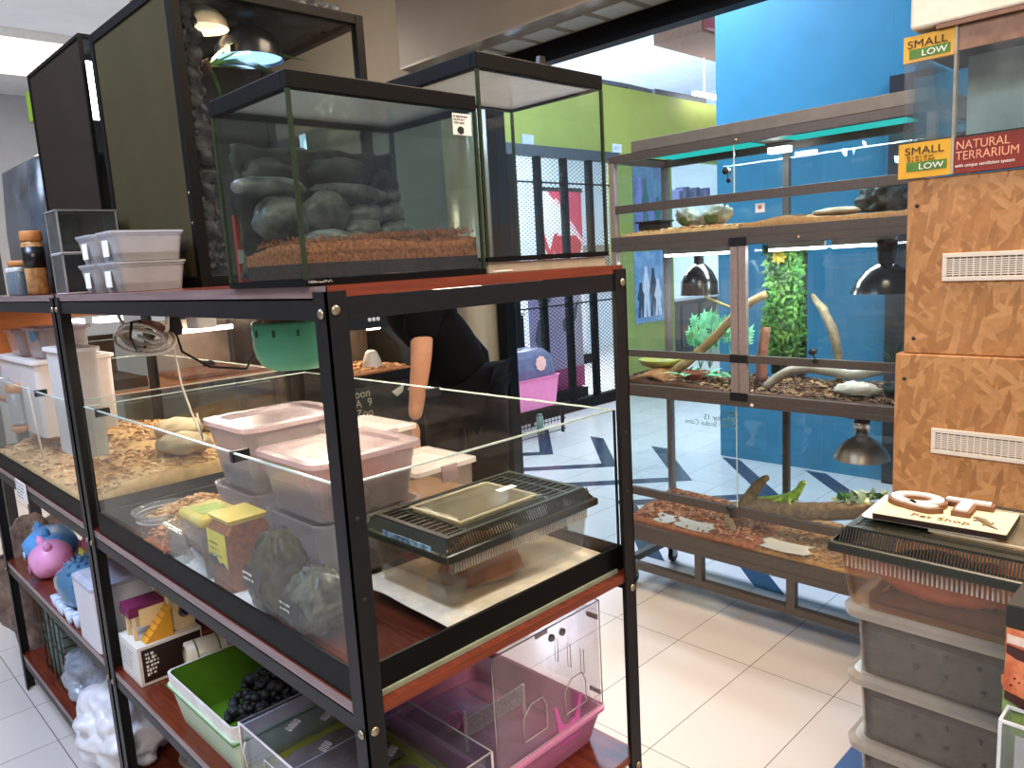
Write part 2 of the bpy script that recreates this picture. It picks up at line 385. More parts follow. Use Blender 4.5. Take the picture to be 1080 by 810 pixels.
def skin(name, verts, edges, radii, mat, parent=None, root=0, sub=2):
    me = bpy.data.meshes.new(name); me.from_pydata([Vector(v) for v in verts], edges, [])
    o = bpy.data.objects.new(name, me); C.objects.link(o)
    md = o.modifiers.new('s', 'SKIN')
    for i, v in enumerate(me.skin_vertices[0].data):
        r = radii[i]; v.radius = r if isinstance(r, tuple) else (r, r); v.use_root = (i == root)
    md.use_smooth_shade = True
    if sub: sd = o.modifiers.new('d', 'SUBSURF'); sd.levels = sub; sd.render_levels = sub
    bpy.context.view_layer.update()
    m2 = bpy.data.meshes.new_from_object(o.evaluated_get(bpy.context.evaluated_depsgraph_get()))
    bpy.data.objects.remove(o); m2.materials.clear(); m2.materials.append(mat)
    m2.polygons.foreach_set('use_smooth', [True]*len(m2.polygons))
    if parent is not None:
        inv = (Matrix.Translation(parent.location) @ Matrix.Rotation(parent.rotation_euler.z, 4, 'Z')).inverted()
        m2.transform(inv)
    o = bpy.data.objects.new(name, m2); C.objects.link(o)
    if parent is not None: o.parent = parent
    return o
def light(name, loc, size, power, col, rot=(0, 0, 0), size_y=None):
    l = bpy.data.lights.new(name, 'AREA'); l.energy = power; l.color = lin(col)[:3]; l.size = size
    if size_y: l.shape = 'RECTANGLE'; l.size_y = size_y
    o = bpy.data.objects.new(name, l); C.objects.link(o); o.location = loc; o.rotation_euler = rot
    return o
def point(name, loc, power, col, r=.03):
    l = bpy.data.lights.new(name, 'POINT'); l.energy = power; l.color = lin(col)[:3]; l.shadow_soft_size = r
    o = bpy.data.objects.new(name, l); C.objects.link(o); o.location = loc
    return o

def rockbox(b, x0, x1, y0, y1, z0, z1, d=.02, amp=.008, seed=0, fr=16, skip=()):
    """box with a lumpy, cracked skin"""
    bm = bmesh.new(); bmesh.ops.create_cube(bm, size=1)
    for v in bm.verts: v.co = Vector(((x0+x1)/2+v.co.x*(x1-x0), (y0+y1)/2+v.co.y*(y1-y0), (z0+z1)/2+v.co.z*(z1-z0)))
    for ax, l in ((0, x1-x0), (1, y1-y0), (2, z1-z0)):
        n = max(1, int(l/d))
        for i in range(1, n):
            p = Vector(((x0, y0, z0)[0], y0, z0)); p[ax] += l*i/n; nn = Vector((0, 0, 0)); nn[ax] = 1
            bmesh.ops.bisect_plane(bm, geom=bm.verts[:]+bm.edges[:]+bm.faces[:], plane_co=p, plane_no=nn)
    bm.normal_update(); bm.verts.index_update(); vs_ = []
    for v in bm.verts:
        q = v.co*fr+Vector((seed, seed*2, seed*3)); dd, pp = noise.voronoi(q)
        vs_.append(v.co+v.normal*amp*(min(1, (dd[1]-dd[0])*2.2)*2-1.6+.5*noise.noise(q*2.5)))
    fs = [[v.index for v in f.verts] for f in bm.faces]; bm.free()
    t = b.smooth; b.smooth = True; b.add(vs_, fs); b.smooth = t
    return b

# ---------------------------------------------------------------- camera and light
cam = bpy.data.cameras.new('camera'); co = bpy.data.objects.new('camera', cam); C.objects.link(co)
F_, YAW, PIT, ROLL = 803.79, .7998, -.1595, -.0572
f = Vector((math.cos(YAW)*math.cos(PIT), math.sin(YAW)*math.cos(PIT), math.sin(PIT)))
rt = Vector((math.sin(YAW), -math.cos(YAW), 0)); up = rt.cross(f)
r2 = rt*math.cos(ROLL)+up*math.sin(ROLL); u2 = up*math.cos(ROLL)-rt*math.sin(ROLL)
mw = Matrix((r2, u2, -f)).transposed().to_4x4(); mw.translation = (-.4906, -.8205, 1.446)
co.matrix_world = mw; cam.sensor_width = 36; cam.lens = 36*F_/1080; cam.clip_start = .02; cam.clip_end = 60
sc = bpy.context.scene; sc.camera = co
vs = sc.view_settings; vs.view_transform = 'Standard'; vs.look = 'None'; vs.exposure = .62; vs.gamma = 1; vs.use_curve_mapping = False
sc.cycles.max_bounces = 12; sc.cycles.transparent_max_bounces = 40; sc.cycles.glossy_bounces = 4; sc.cycles.diffuse_bounces = 4
sc.cycles.caustics_reflective = False; sc.cycles.caustics_refractive = False; sc.cycles.sample_clamp_indirect = 4
w = bpy.data.worlds.new('world'); sc.world = w; w.use_nodes = True
w.node_tree.nodes['Background'].inputs[0].default_value = lin('#b9cbe0'); w.node_tree.nodes['Background'].inputs[1].default_value = .25
light('shop_lamp_near', (1.35, -.45, 3.1), 1.0, 62, '#ffe2c4')
light('shop_lamp_aisle', (-1.0, 1.4, 3.1), 1.0, 62, '#c6dbff')
light('shop_fill_behind', (-1.2, -1.6, 3.0), 1.2, 55, '#fff0e0', (.25, -.35, 0))  # soft fill added behind the camera to lift the front faces
light('shop_lamp_back', (.9, 4.6, 3.1), 1.0, 50, '#ffeeda')
light('mall_daylight', (3.3, 2.4, 3.6), 1.6, 100, '#c4ddff')
light('mall_wall_fill', (5.4, 1.2, 3.3), 1.6, 60, '#dce8ff', (.75, 0, 0))  # extra tilted source added to brighten the lime wall
light('shop_ceiling_fill', (.6, 5.0, 2.2), 2.5, 6, '#e2ecff', (PI, 0, 0))  # unseen upward fill, added to brighten the shop ceiling
light('mall_ceiling_fill', (6.5, 5.6, 2.6), 3, 36, '#dceaff', (PI, 0, 0))  # added out of sight, pointing up to whiten the outer ceiling
light('mall_ceiling_fill_near', (4.6, 2.2, 2.2), 2, 5, '#dceaff', (PI, 0, 0))  # second added upward fill for the mall, no fitting there
light('mall_side_fill', (3.2, -.8, 3.5), 1.2, 55, '#dce8ff')  # added to light the blue wall area behind the OSB boxes
light('next_shop_light', (5.6, 5.4, 3.2), 1.8, 300, '#dcebff')

# ---------------------------------------------------------------- the place
TILE = tiles('floor_tiles', '#d6d0ca', '#77706a')
WALLG = M('grey_paint', '#8f9298', .8, 0, .04, 4)
CEILW = M('ceiling_white', '#d9dee3', .85, 0, .05, 3)
BEIGE = M('beige_panel', '#7c6f5c', .35, 0, .05, 3)
BEIGEL = M('pale_beige_panel', '#a8977a', .5, 0, .05, 3)
BLUE = M('blue_paint', '#347f9e', .42, 0, .05, 5, .02)
GREEN = M('lime_paint', '#99a34c', .6, 0, .05, 3)
WHITEW = M('white_paint', '#dfe8f0', .7, 0, .03, 3)
DARKW = M('dark_paint', '#1d1c1e', .7, 0, .1, 5)
b = B().box(-3.2, 10, -3, 9, -.06, 0); fl = struct('floor', b, TILE)
INLAY = M('slate_tile', '#2c3a4e', .18, 0, .1, 12)
b = B()
for k in range(-2, 7):
    y = .64+.6*k; h = .07; X = (2.385, 2.983, 3.581, 4.18); Y = (y, y+.598, y, y+.598)
    for i in range(3):
        b.add([(X[i], Y[i]-h, .0006), (X[i+1], Y[i+1]-h, .0006), (X[i+1], Y[i+1]+h, .0006), (X[i], Y[i]+h, .0006)], [(0, 1, 2, 3)])
obj('zigzag_inlay', b, INLAY, fl, label='dark slate zigzag inlay')
struct('wall_back', B().box(-3.2, 2.3, 7.5, 7.6, 0, 3.2), M('cool_wall', '#b4b8be', .8, 0, .06, 3))
struct('wall_partition', B().box(1.3, 2.25, 3.9, 4.0, 0, 3.2), M('dark_brown_wall', '#3c342e', .8, 0, .06, 3))
struct('wall_left', B().box(-3.3, -3.2, -3, 7.5, 0, 3.2), WALLG)
struct('wall_behind', B().box(-3.3, 10, -3.1, -3, 0, 3.8), WALLG)
struct('ceiling', B().box(-3.2, 2.0, -3, 7.6, 3.2, 3.25), CEILW)
struct('ceiling_outer', B().box(2.0, 10, -3, 9, 3.75, 3.8), M('mall_ceiling', '#d3dfea', .8, 0, .08, 2))
struct('wall_fascia', B().box(2.0, 2.04, -3, 2.42, 2.44, 3.75), BEIGE)
struct('wall_fascia_end', B().box(2.05, 2.09, 2.42, 3.9, 2.30, 3.75), BEIGEL)
b = B().box(2.0, 2.27, -3, 2.42, 2.43, 2.44)
struct('trim_1', b, M('glossy_soffit', '#8d8474', .12, 0, .03, 3))
for i in range(7):
    obj('frosted_strip', B().box(2.10, 2.24, 1.9-.2*i, 2.06-.2*i, 2.424, 2.4295), M('frosted_glass_strip', '#b9bcb2', .25, 0, .05), bpy.data.objects['trim_1'])
struct('trim_2', B().box(2.27, 2.34, -3, 2.42, 2.345, 2.45), STEELB)
struct('trim_3', B().box(2.012, 2.016, 1.06, 1.064, 2.44, 3.2).box(1.998, 2.0, 1.2, 1.204, 2.44, 3.2), M('joint', '#6d604d', .6))
b = B(); b.loft([(.12, .10, .06, 0), (.12, .10, .06, 2.43)], (2.36, 2.36), smooth=True)
cl = struct('column_front', b, M('pearl_column', '#a79a80', .22, .15, .08, 4, stretch=(6, 6, .4)))
struct('trim_4', B().box(2.40, 2.47, 2.17, 2.24, 0, 2.43), STEELB)
struct('wall_divider', B().box(2.30, 2.34, 2.46, 3.9, 0, 2.44), M('grey_beige', '#84857c', .6, 0, .06, 3))
struct('wall_blue', B().box(4.22, 4.36, .83, 1.94, 0, 3.7).box(4.22, 4.36, -2.0, .8295, 0, 3.7), BLUE)
struct('wall_dark', B().box(4.17, 4.2195, .60, .83, 0, 2.34), DARKW)
struct('wall_green', B().box(3.9, 5.74, 3.98, 4.06, 2.43, 3.08).box(5.74, 6.76, 3.98, 4.06, 0, 3.08).box(6.76, 9.0, 3.98, 4.06, 2.43, 3.08), GREEN)
struct('wall_far', B().box(2.4, 10, 8.2, 8.3, 0, 3.75), WHITEW)
struct('wall_far_left', B().box(2.3, 2.4, 4.1, 8.2, 0, 3.75), WHITEW)
struct('wall_far_right', B().box(9.9, 10, -3, 9, 0, 3.75), WHITEW)
# torn duct edge on top of the green wall
b = B()
for i, (x0, x1, h) in enumerate(((4.0, 5.2, .05), (5.25, 6.0, .04), (6.02, 6.45, .06), (6.5, 7.5, .07))):
    b.add([], []); b.bar((x0, 4.02, 3.1), (x1, 4.02, 3.09+.02*(i % 2)), .07, h)
tag(obj('cable_tray', b, M('grey_tray', '#5c6064', .5, .2)), 'grey cable tray running along the top of the lime wall', 'cable tray')
b = B().box(6.3, 9.8, 3.3, 3.85, 3.5, 3.74); struct('trim_5', b, M('brown_beam', '#8a6a58', .7))
struct('trim_6', B().box(6.3, 9.8, 3.22, 3.29, 3.52, 3.60), M('red_pipe', '#8a4048', .5))
b = B().box(7.0, 7.9, 3.80, 3.86, 3.10, 3.13).box(7.2, 7.205, 3.828, 3.832, 3.13, 3.499).box(7.7, 7.705, 3.828, 3.832, 3.13, 3.499)
tag(obj('ceiling_tube_lamp', b, emit('tube_white', '#ffffff', 9)), 'white tube lamp under the ceiling beyond the lime wall', 'lamp')
t = thing('shop_sign', 'small pale LOT sign on the lime wall above the mesh gate', 'sign', (5.80, 3.975, 2.49))
obj('plate', B().box(5.73, 5.87, 3.965, 3.98, 2.45, 2.53), M('pale_sign', '#cfdcec', .5), t)
text('lettering', 'LOT 1', .045, M('sign_blue', '#3a4a7a'), (5.752, 3.9645, 2.475), '-y', t)
t = thing('wall_sign', 'small pale blank sign above the mesh gate seen through the glass tank', 'sign', (4.53, 3.975, 2.49))
obj('plate', B().box(4.46, 4.60, 3.965, 3.98, 2.45, 2.53), M('pale_sign_b', '#bccbe4', .5), t)

# mesh gate of the shop opposite
t = thing('mesh_gate', 'tall black expanded metal gate with upright bars under the lime wall', 'gate', (4.85, 3.92, 0))
for x in (3.98, 4.22, 4.57, 4.92, 5.28, 5.66):
    obj('upright_bar', B().box(x-.026, x+.026, 3.89, 3.95, .03, 2.40), STEELB, t)
obj('top_rail', B().box(3.94, 5.72, 3.88, 3.96, 2.34, 2.43), M('gate_grey', '#4a5258', .5, .3), t)
obj('bottom_rail', B().box(3.94, 5.72, 3.88, 3.96, .0, .10), STEELB, t)
for z in (1.02, 2.12): obj('tie_rod', B().tube([(3.94, 3.91, z), (5.72, 3.91, z)], .008, 6), STEELB, t)
b = B(); x0, x1, z0, z1 = 3.96, 5.70, .08, 2.36; st = .06
n = int((x1-x0+(z1-z0)*1.7)/st)
for i in range(n):
    for sg in (1, -1):
        a = x0-(z1-z0)*1.7+i*st if sg > 0 else x0+i*st
        # line x = a + sg*1.7*(z-z0)
        def X(z): return a+sg*1.7*(z-z0)
        zs = sorted((z0, z1, z0+(x0-a)/(1.7*sg), z0+(x1-a)/(1.7*sg)))
        zs = [z for z in zs if z0-1e-6 <= z <= z1+1e-6 and x0-1e-6 <= X(z) <= x1+1e-6]
        if len(zs) >= 2 and zs[-1]-zs[0] > .01: b.bar((X(zs[0]), 3.90, zs[0]), (X(zs[-1]), 3.90, zs[-1]), .003, .004)
obj('wire_mesh', b, STEELB, t)
# shop opposite
t = thing('roll_up_banner', 'white roll-up banner with red corner swoosh and big red word behind the gate', 'banner', (7.2, 6, 0))
obj('sheet', B().box(6.78, 7.62, 5.99, 6.0, .12, 2.32), M('banner_white', '#d9d5dd', .5), t)
obj('swoosh', B().prism([(6.95, 2.318), (7.615, 1.62), (7.615, 2.318)], 'y', 5.984, 5.989), M('banner_red', '#c02a4c', .5), t)
obj('swoosh_line', B().prism([(7.05, 2.20), (7.615, 1.60), (7.615, 1.68), (7.12, 2.22)], 'y', 5.980, 5.983), M('banner_pink', '#e7b4c2', .5), t)
text('lettering', 'V', .50, M('banner_letter', '#b3202c', .5), (6.80, 5.985, 1.42), '-y', t, bold=.012)
obj('letter_block', B().loft([(.28, .12, .08, 0), (.28, .12, .08, .004)], (0, 0)), M('banner_letter_b', '#b3202c', .5), None)
o = bpy.data.objects['letter_block']; o.parent = t; o.location = (.10, -.014, 1.62); o.rotation_euler = (PI/2, 0, 0)
obj('base', B().box(6.74, 7.66, 5.9, 6.1, 0, .12), STEELB, t)
b = B().box(6.76, 7.64, 5.98, 6.01, 2.31, 2.36); obj('top_bar', b, STEELB, t)
def poster(name, label, x0, x1, y, z0, z1, cols, seed, grp=None):
    rnd = random.Random(seed); t = thing(name, label, 'poster', ((x0+x1)/2, y, z0), group=grp)
    obj('sheet', B().box(x0, x1, y-.006, y, z0, z1), M(name+'_p%d' % seed, cols[0], .35, 0, .25, 5, col2=cols[1]), t)
    b = B()
    for i in range(4):   # figures as flat printed shapes
        cx = x0+(x1-x0)*(.2+.2*i)+R(-.02, .02); h = (z1-z0)*rnd.uniform(.45, .75); wd = (x1-x0)*.12; zb = z0+(z1-z0)*.08; e = .0005*(i+1)
        b.mat(i % 2).prism([(cx-wd*.9, zb), (cx-wd*.2, zb), (cx, zb+h*.35), (cx+wd*.3, zb), (cx+wd, zb), (cx+wd*.7, zb+h*.45), (cx+wd*1.1, zb+h*.6), (cx+wd*.5, zb+h*.82), (cx+wd*.35, zb+h), (cx-wd*.35, zb+h), (cx-wd*.5, zb+h*.8), (cx-wd*1.1, zb+h*.55), (cx-wd*.6, zb+h*.45)], 'y', y-.006-e, y-.006)
    obj('printed_figures', b, [M('fig_a%d' % seed, cols[2], .4), M('fig_b%d' % seed, cols[3], .4)], t)
    return t
poster('wall_poster', 'blue and white figure poster low on the lime wall', 6.03, 6.56, 3.978, .72, 1.47, ('#4d7fb4', '#9fc0dc', '#23344e', '#e2e6ee'), 1)
poster('wall_poster', 'violet and green figure poster high on the lime wall', 6.05, 6.57, 3.978, 1.62, 2.36, ('#5a5a92', '#6f9fb0', '#8a7fc0', '#3e6e62'), 2)
for i, (x, z, l) in enumerate(((5.9, 1.0, 'lower'), (5.9, 1.42, 'upper'))):
    poster('poster_picture', '%s grey figure poster on the white wall behind the gate' % l, x+.02, x+.38, 6.9, z, z+.38, ('#c8ccd4', '#e6e8ee', '#8c4656', '#4a4a55'), 10+i)
poster('poster_picture', 'small dark poster beside the pink cloth behind the gate', 5.25, 5.5, 6.9, 1.72, 2.2, ('#30343c', '#484d58', '#a0a4ac', '#15161a'), 14)
struct('wall_inner', B().box(4.0, 9.8, 6.905, 6.95, 0, 2.9), WHITEW)
b = B().sheet(lambda u, v: (5.18+.36*u, 6.86+.02*math.sin(u*22), .5+1.2*v), 30, 4, .01)
tag(obj('hanging_cloth', b, M('rose_cloth', '#d390ac', .9)), 'pale rose cloth hanging below the small dark poster', 'cloth')
t = thing('print_banner', 'lilac banner printed with a dark shark behind the gate', 'banner', (5.2, 4.4, 0))
obj('sheet', B().box(4.86, 5.66, 4.395, 4.40, .1, 1.32), M('lilac', '#a99dcb', .6, 0, .1, 2), t)
b = B().prism([(5.35, .82), (5.46, .86), (5.60, 1.0), (5.56, .82), (5.47, .72), (5.36, .70)], 'y', 4.391, 4.395)
b.prism([(4.93, .66), (4.99, .86), (5.06, .82), (5.08, .62), (5.0, .52)], 'y', 4.391, 4.395)
b.prism([(4.94, 1.27), (5.22, 1.29), (5.24, 1.12), (5.15, 1.0), (5.04, .99), (4.96, 1.08)], 'y', 4.391, 4.395)
obj('printed_figures', b, M('slate_print', '#454a66', .6), t)
obj('pink_border', B().box(4.86, 5.66, 4.389, 4.395, .1, .32), M('magenta_print', '#a83a80', .6), t)
obj('foot', B().box(4.9, 5.6, 4.3, 4.5, 0, .1), STEELB, t)
t = thing('display_table', 'white topped table with a rose plush toy behind the gate', 'table', (4.75, 4.6, 0))
obj('tabletop', B().box(4.25, 4.84, 4.42, 5.1, .92, .95), WHITEP, t)
for x, y in ((4.28, 4.45), (4.8, 4.45), (4.28, 5.05), (4.8, 5.05)): obj('leg', B().box(x-.02, x+.02, y-.02, y+.02, 0, .92), STEELB, t)
obj('shelf', B().box(4.25, 4.84, 4.42, 5.1, .4, .43), STEELB, t)
obj('dark_skirt', B().box(4.27, 4.82, 4.43, 4.45, .45, .88), CLOTHB, t)
b = B().blob((4.62, 4.70, 1.135), (.15, .13, .17), .1, 2, 3).blob((4.55, 4.6, 1.32), (.10, .09, .1), .1, 2, 4)
tag(obj('plush_toy', b, M('rose_plush', '#d2426e', .9, 0, .2, 60, .4)), 'rose red plush toy sitting on the white table behind the gate', 'plush toy')
b = B().loft([(.05, .05, .02, .951), (.06, .06, .03, 1.03), (.03, .03, .02, 1.09), (.045, .045, .03, 1.13)], (4.66, 4.47), smooth=True)
tag(obj('figurine', b, M('blue_figure', '#31487e', .5)), 'small blue figurine on the white table edge behind the gate', 'figurine')
t = thing('glass_counter', 'dark glass-door counter seen beyond the end of the lime wall', 'counter', (9.0, 5.4, 0))
obj('cabinet', B().box(8.3, 9.8, 5.25, 5.6, 0, .76), M('counter_dark', '#2c2a2c', .4), t)
obj('worktop', B().box(8.25, 9.85, 5.18, 5.65, .761, .80), M('counter_top', '#c9ccd0', .3), t)
for x in (8.36, 8.84, 9.32): obj('door', B().box(x, x+.44, 5.235, 5.2495, .08, .70), glass('counter_glass%d' % int(x*100), '#a8b2b8', 1, .05), t)
tag(obj('wall_board', B().box(8.3, 9.85, 6.86, 6.90, .9, 1.62), wood('pale_brown_board', '#8d7d6a', '#a69680', .6, (1, 8, 8), 3)), 'pale brown wall board behind the glass-door counter', 'board')
tag(obj('wall_ledge', B().box(8.4, 9.8, 5.15, 5.4, 2.10, 2.13), WHITEP), 'white wall ledge carrying the row of violet books', 'ledge')
tag(obj('ledge_post', B().box(9.76, 9.82, 5.15, 5.40, .801, 2.0995), WHITEP), 'white post holding the wall ledge above the counter', 'post')
for i in range(9):
    h = .14+.03*(i % 3)
    tag(obj('book', B().box(8.75+.09*i, 8.83+.09*i, 5.18, 5.36, 2.1305, 2.13+h), M('book%d' % i, ('#6d6f9c', '#8a86b8', '#4d5a86')[i % 3])), 'violet-spined book standing in the row on the white wall ledge', 'book', 'books on the wall ledge beyond the lime wall')
# hamster cage on a stand before the gate
t = thing('display_stand', 'black wire stand under the pink cage before the mesh gate', 'stand', (3.92, 3.6, 0))
for x in (3.62, 4.2):
    for y in (3.42, 3.78): obj('leg', B().box(x-.01, x+.01, y-.01, y+.01, 0, .24), STEELB, t)
b = B()
for i in range(16): b.bar((3.6+.04*i, 3.40, .10), (3.6+.04*i, 3.40, .24), .004); b.bar((3.6+.04*i, 3.4, .235), (3.6+.04*i, 3.8, .235), .005)
for z in (.03, .12, .235): b.bar((3.6, 3.4, z), (4.22, 3.4, z), .006)
obj('wire_top', b, STEELB, t)
t = thing('hamster_cage', 'pink based hamster cage with smoky clear top before the mesh gate', 'cage', (3.92, 3.6, .245))
def trayshell(b, c, hx, hy, z0, z1, r=.02, taper=.85, th=.004, rim=.008):
    return b.loft([(hx*taper, hy*taper, r, z0), (hx, hy, r, z1-.006), (hx+rim, hy+rim, r, z1-.006), (hx+rim, hy+rim, r, z1), (hx-th, hy-th, r, z1), (hx*taper-th, hy*taper-th, r, z0+th)], c, smooth=False)
obj('base', trayshell(B(), (3.90, 3.6), .29, .19, .245, .50, .04, .9), M('rose_plastic', '#e07ea8', .4, 0, .05), t)
obj('clear_top', B().loft([(.27, .17, .05, .50), (.26, .16, .06, .66), (.2, .12, .05, .72)], (3.90, 3.6), smooth=True, caps=(False, True)), frosted('smoky_top', '#9aa0b8', .45), t)
b = B()
pts = [(3.98+.055*(1+.18*(k % 2))*math.cos(k*PI/9), .61+.055*(1+.18*(k % 2))*math.sin(k*PI/9)) for k in range(18)]
b.prism(pts, 'y', 3.425, 3.432); obj('flower_door', b, M('peach_plastic', '#e2b3a6', .5), t)
b = B().tube([(3.86, 3.36, .05), (3.86, 3.36, .20)], [.03, .03], 12).tube([(3.86, 3.36, .2), (3.86, 3.36, .22)], .022, 12)
tag(obj('drinking_bottle', b, frosted('green_bottle', '#9fb7a6', .5)), 'upright pale green bottle on the floor before the black stand', 'bottle')

# ---------------------------------------------------------------- steel racks
def rack(name, label, y0, y1):
    t = thing(name, label, 'rack', (.3, (y0+y1)/2, 0))
    T = .003; W = .030
    for x, sx in ((0, 1), (.6, -1)):
        for y, sy in ((y0, 1), (y1, -1)):
            b = B()
            xs = sorted((x, x+sx*W)); ys = sorted((y, y+sy*T)); b.box(xs[0], xs[1], ys[0], ys[1], 0, 1.422)
            xs = sorted((x, x+sx*T)); ys = sorted((y, y+sy*W)); b.box(xs[0], xs[1], ys[0], ys[1], 0, 1.422)
            p = obj('post', b, STEEL, t)
            bb = B()
            for z in (1.399, .834, .47):
                bb.lathe([(.0005, 0), (.0045, 0), (.0065, -.001), (.0065, -.0022), (.004, -.004), (.0005, -.004)], (x+sx*.012, y, z), 14, (0, sy, 0))
                bb.lathe([(.0005, 0), (.0045, 0), (.0065, -.001), (.0065, -.0022), (.004, -.004), (.0005, -.004)], (x, y+sy*.012, z-.004), 14, (sx, 0, 0))
            obj('bolt', bb, BRASS, p)
            bh = B()
            for z in (1.13, 1.02, .66): bh.lathe([(.0005, 0), (.0035, 0), (.0035, -.0006), (.0005, -.0006)], (x+sx*.016, y, z), 10, (0, sy, 0))
            obj('punched_hole', bh, INK, p)
    for z0, z1 in ((1.386, 1.4135), (.822, .848), (.455, .480), (.098, .122)):
        for x in (.0035, .5945): obj('long_beam', B().box(x, x+.002, y0+.003, y1-.003, z0, z1).box(min(x, .58), min(x, .58)+.018, y0+.003, y1-.003, z1-.002, z1), STEEL, t)
        if z0 > 1.3:
            for y in (y0+.0035, y1-.0055): obj('end_beam', B().box(.006, .594, y, y+.002, z0-.001, z1), STEEL, t)
        # shelf board lies on the beams, dyed edge all round
        bd = obj('shelf_board', B().box(.006, .594, y0+.006, y1-.006, z1+.0005, z1+.0155), [MAHOG], t)
        e = B(); a = .0045
        l = B().box(.0035, .006, y0+.004, y1-.004, z1+.0008, z1+.0152); obj('aisle_edge', l, EDGEL, bd)
        e.box(.594, .596, y0+.004, y1-.004, z1+.0008, z1+.0152)
        e.box(.004, .596, y0+.004, y0+.006, z1+.0008, z1+.0152).box(.004, .596, y1-.006, y1-.004, z1+.0008, z1+.0152)
        obj('board_edge', e, MAHOGX, bd)
    return t
rack('steel_rack', 'near black steel shelving rack with mahogany boards carrying the two open glass tanks', 0, 1.187)
rack('steel_rack', 'second black steel shelving rack further along the aisle with pastel toys', 1.197, 2.335)
def edgebox(b, x0, x1, y0, y1, z0, z1, w):
    for a, c in ((y0, y0+w), (y1-w, y1)): b.box(x0, x1, a, c, z0, z1)
    for a, c in ((x0, x0+w), (x1-w, x1)): b.box(a, c, y0+w, y1-w, z0, z1)
    return b
def corners(b, x0, x1, y0, y1, z0, z1, w):
    for x in (x0, x1-w):
        for y in (y0, y1-w): b.box(x, x+w, y, y+w, z0, z1)
    return b
def panes(t, x0, x1, y0, y1, z0, z1, m, th=.004, edge=True, names='glass_pane', skip=''):
    e = .0006
    if 'f' not in skip: obj(names, B().box(x0+e, x1-e, y0, y0+th, z0, z1), m, t)
    if 'k' not in skip: obj(names, B().box(x0+e, x1-e, y1-th, y1, z0, z1), m, t)
    if 'l' not in skip: obj(names, B().box(x0, x0+th, y0+th+e, y1-th-e, z0, z1), m, t)
    if 'r' not in skip: obj(names, B().box(x1-th, x1, y0+th+e, y1-th-e, z0, z1), m, t)
    if edge: obj('polished_edge', edgebox(B(), x0, x1, y0, y1, z1, z1+.0025, th*.8), M('polished_edge', '#b7c8c0', .15), t)
def opentank(label, y0, y1, top):
    t = thing('glass_tank', label, 'glass tank', (.3, (y0+y1)/2, .864))
    obj('base_pane', B().box(.014, .586, y0+.002, y1-.002, .8720, .8775), GLASS, t)
    obj('end_strip', B().box(.030, .570, y0-.004, y0+.001, .8642, .8715).box(.030, .570, y1-.001, y1+.004, .8642, .8715), M('pale_strip', '#8f9a86', .3), t)
    obj('bottom_rim', edgebox(B(), .008, .590, y0, y1, .8642, .912, .006), STEELB, t, .001)
    panes(t, .012, .586, y0+.005, y1-.005, .8785, top, GLASS, .005)
    b = B()
    for x in (.0095, .0835*0+.5865): b.box(x, x+.003, y0+.004, y0+.0085, .912, top)
    obj('black_seal', b.box(.0095, .0125, y1-.009, y1-.004, .912, top), BLACKP, t)
    b = B()
    for y in (y0+.32, y1-.10): b.box(.0105, .040, y, y+.010, top-.014, top+.004)
    b.box(.55, .588, y0+.5, y0+.51, top-.014, top+.004)
    obj('corner_clip', b, BLACKP, t)
    return t
opentank('long open glass tank in the near rack holding frosted tubs', .022, 1.130, 1.168)
opentank('open glass tank in the further rack with deep shavings', 1.235, 2.300, 1.168)

# ---------------------------------------------------------------- what is inside the near tank
def tub(label, c, hx, hy, z0, h, m=FROST, ml=FROSTL, taper=.82, r=.03, lidlip=.006, rot=0, group=None, fill=None, lid=True, cat='tub', name='plastic_tub'):
    t = thing(name, label, cat, (c[0], c[1], z0), group=group)
    zt = z0+h-(.012 if lid else 0); th = .0022
    obj('body', B().loft([(hx*taper, hy*taper, r*.7, z0), (hx*.985, hy*.985, r, zt-.003), (hx, hy, r, zt-.003), (hx, hy, r, zt), (hx*.985-th, hy*.985-th, r, zt), (hx*taper-th, hy*taper-th, r*.7, z0+th)], c, 5, rot=rot, smooth=False), m, t)
    if lid:
        obj('lid', B().loft([(hx+lidlip, hy+lidlip, r, zt+.0005), (hx+lidlip, hy+lidlip, r, zt+.010), (hx+lidlip-.012, hy+lidlip-.012, r, zt+.0115), (hx-.022, hy-.022, r*.8, zt+.0115), (hx-.026, hy-.026, r*.8, zt+.004)], c, 5, rot=rot), ml, t)
    if fill:
        obj('bedding', B().loft([(hx*taper*.95, hy*taper*.95, r*.6, z0+.004), (hx*(taper+.9*(1-taper)*fill[1])*.95, hy*(taper+.9*(1-taper)*fill[1])*.95, r*.6, z0+h*fill[1])], c, 5, rot=rot), fill[0], t)
    return t
BED = M('reddish_crumble', '#9a6a58', .95, 0, .3, 90, .6, col2='#c39a86')
GRAYB = M('grey_crumble', '#6f6a68', .95, 0, .3, 90, .5, col2='#98928e')
Z0 = .880
tub('frosted tub under another at the front of the near tank', (.272, .46), .118, .112, Z0, .118, lid=False, fill=(GRAYB, .35), taper=.8)
tub('frosted lidded tub with reddish crumble on top of the front stack', (.272, .46), .118, .112, Z0+.1185, .118, fill=(BED, .5), taper=.84)
tub('frosted tub at the bottom of the rear stack in the near tank', (.275, .705), .120, .105, Z0, .128, fill=(GRAYB, .4), taper=.8, lid=False)
tub('tallest frosted lidded tub on top of the rear stack', (.275, .705), .120, .105, Z0+.1285, .142, fill=(GRAYB, .3), taper=.82)
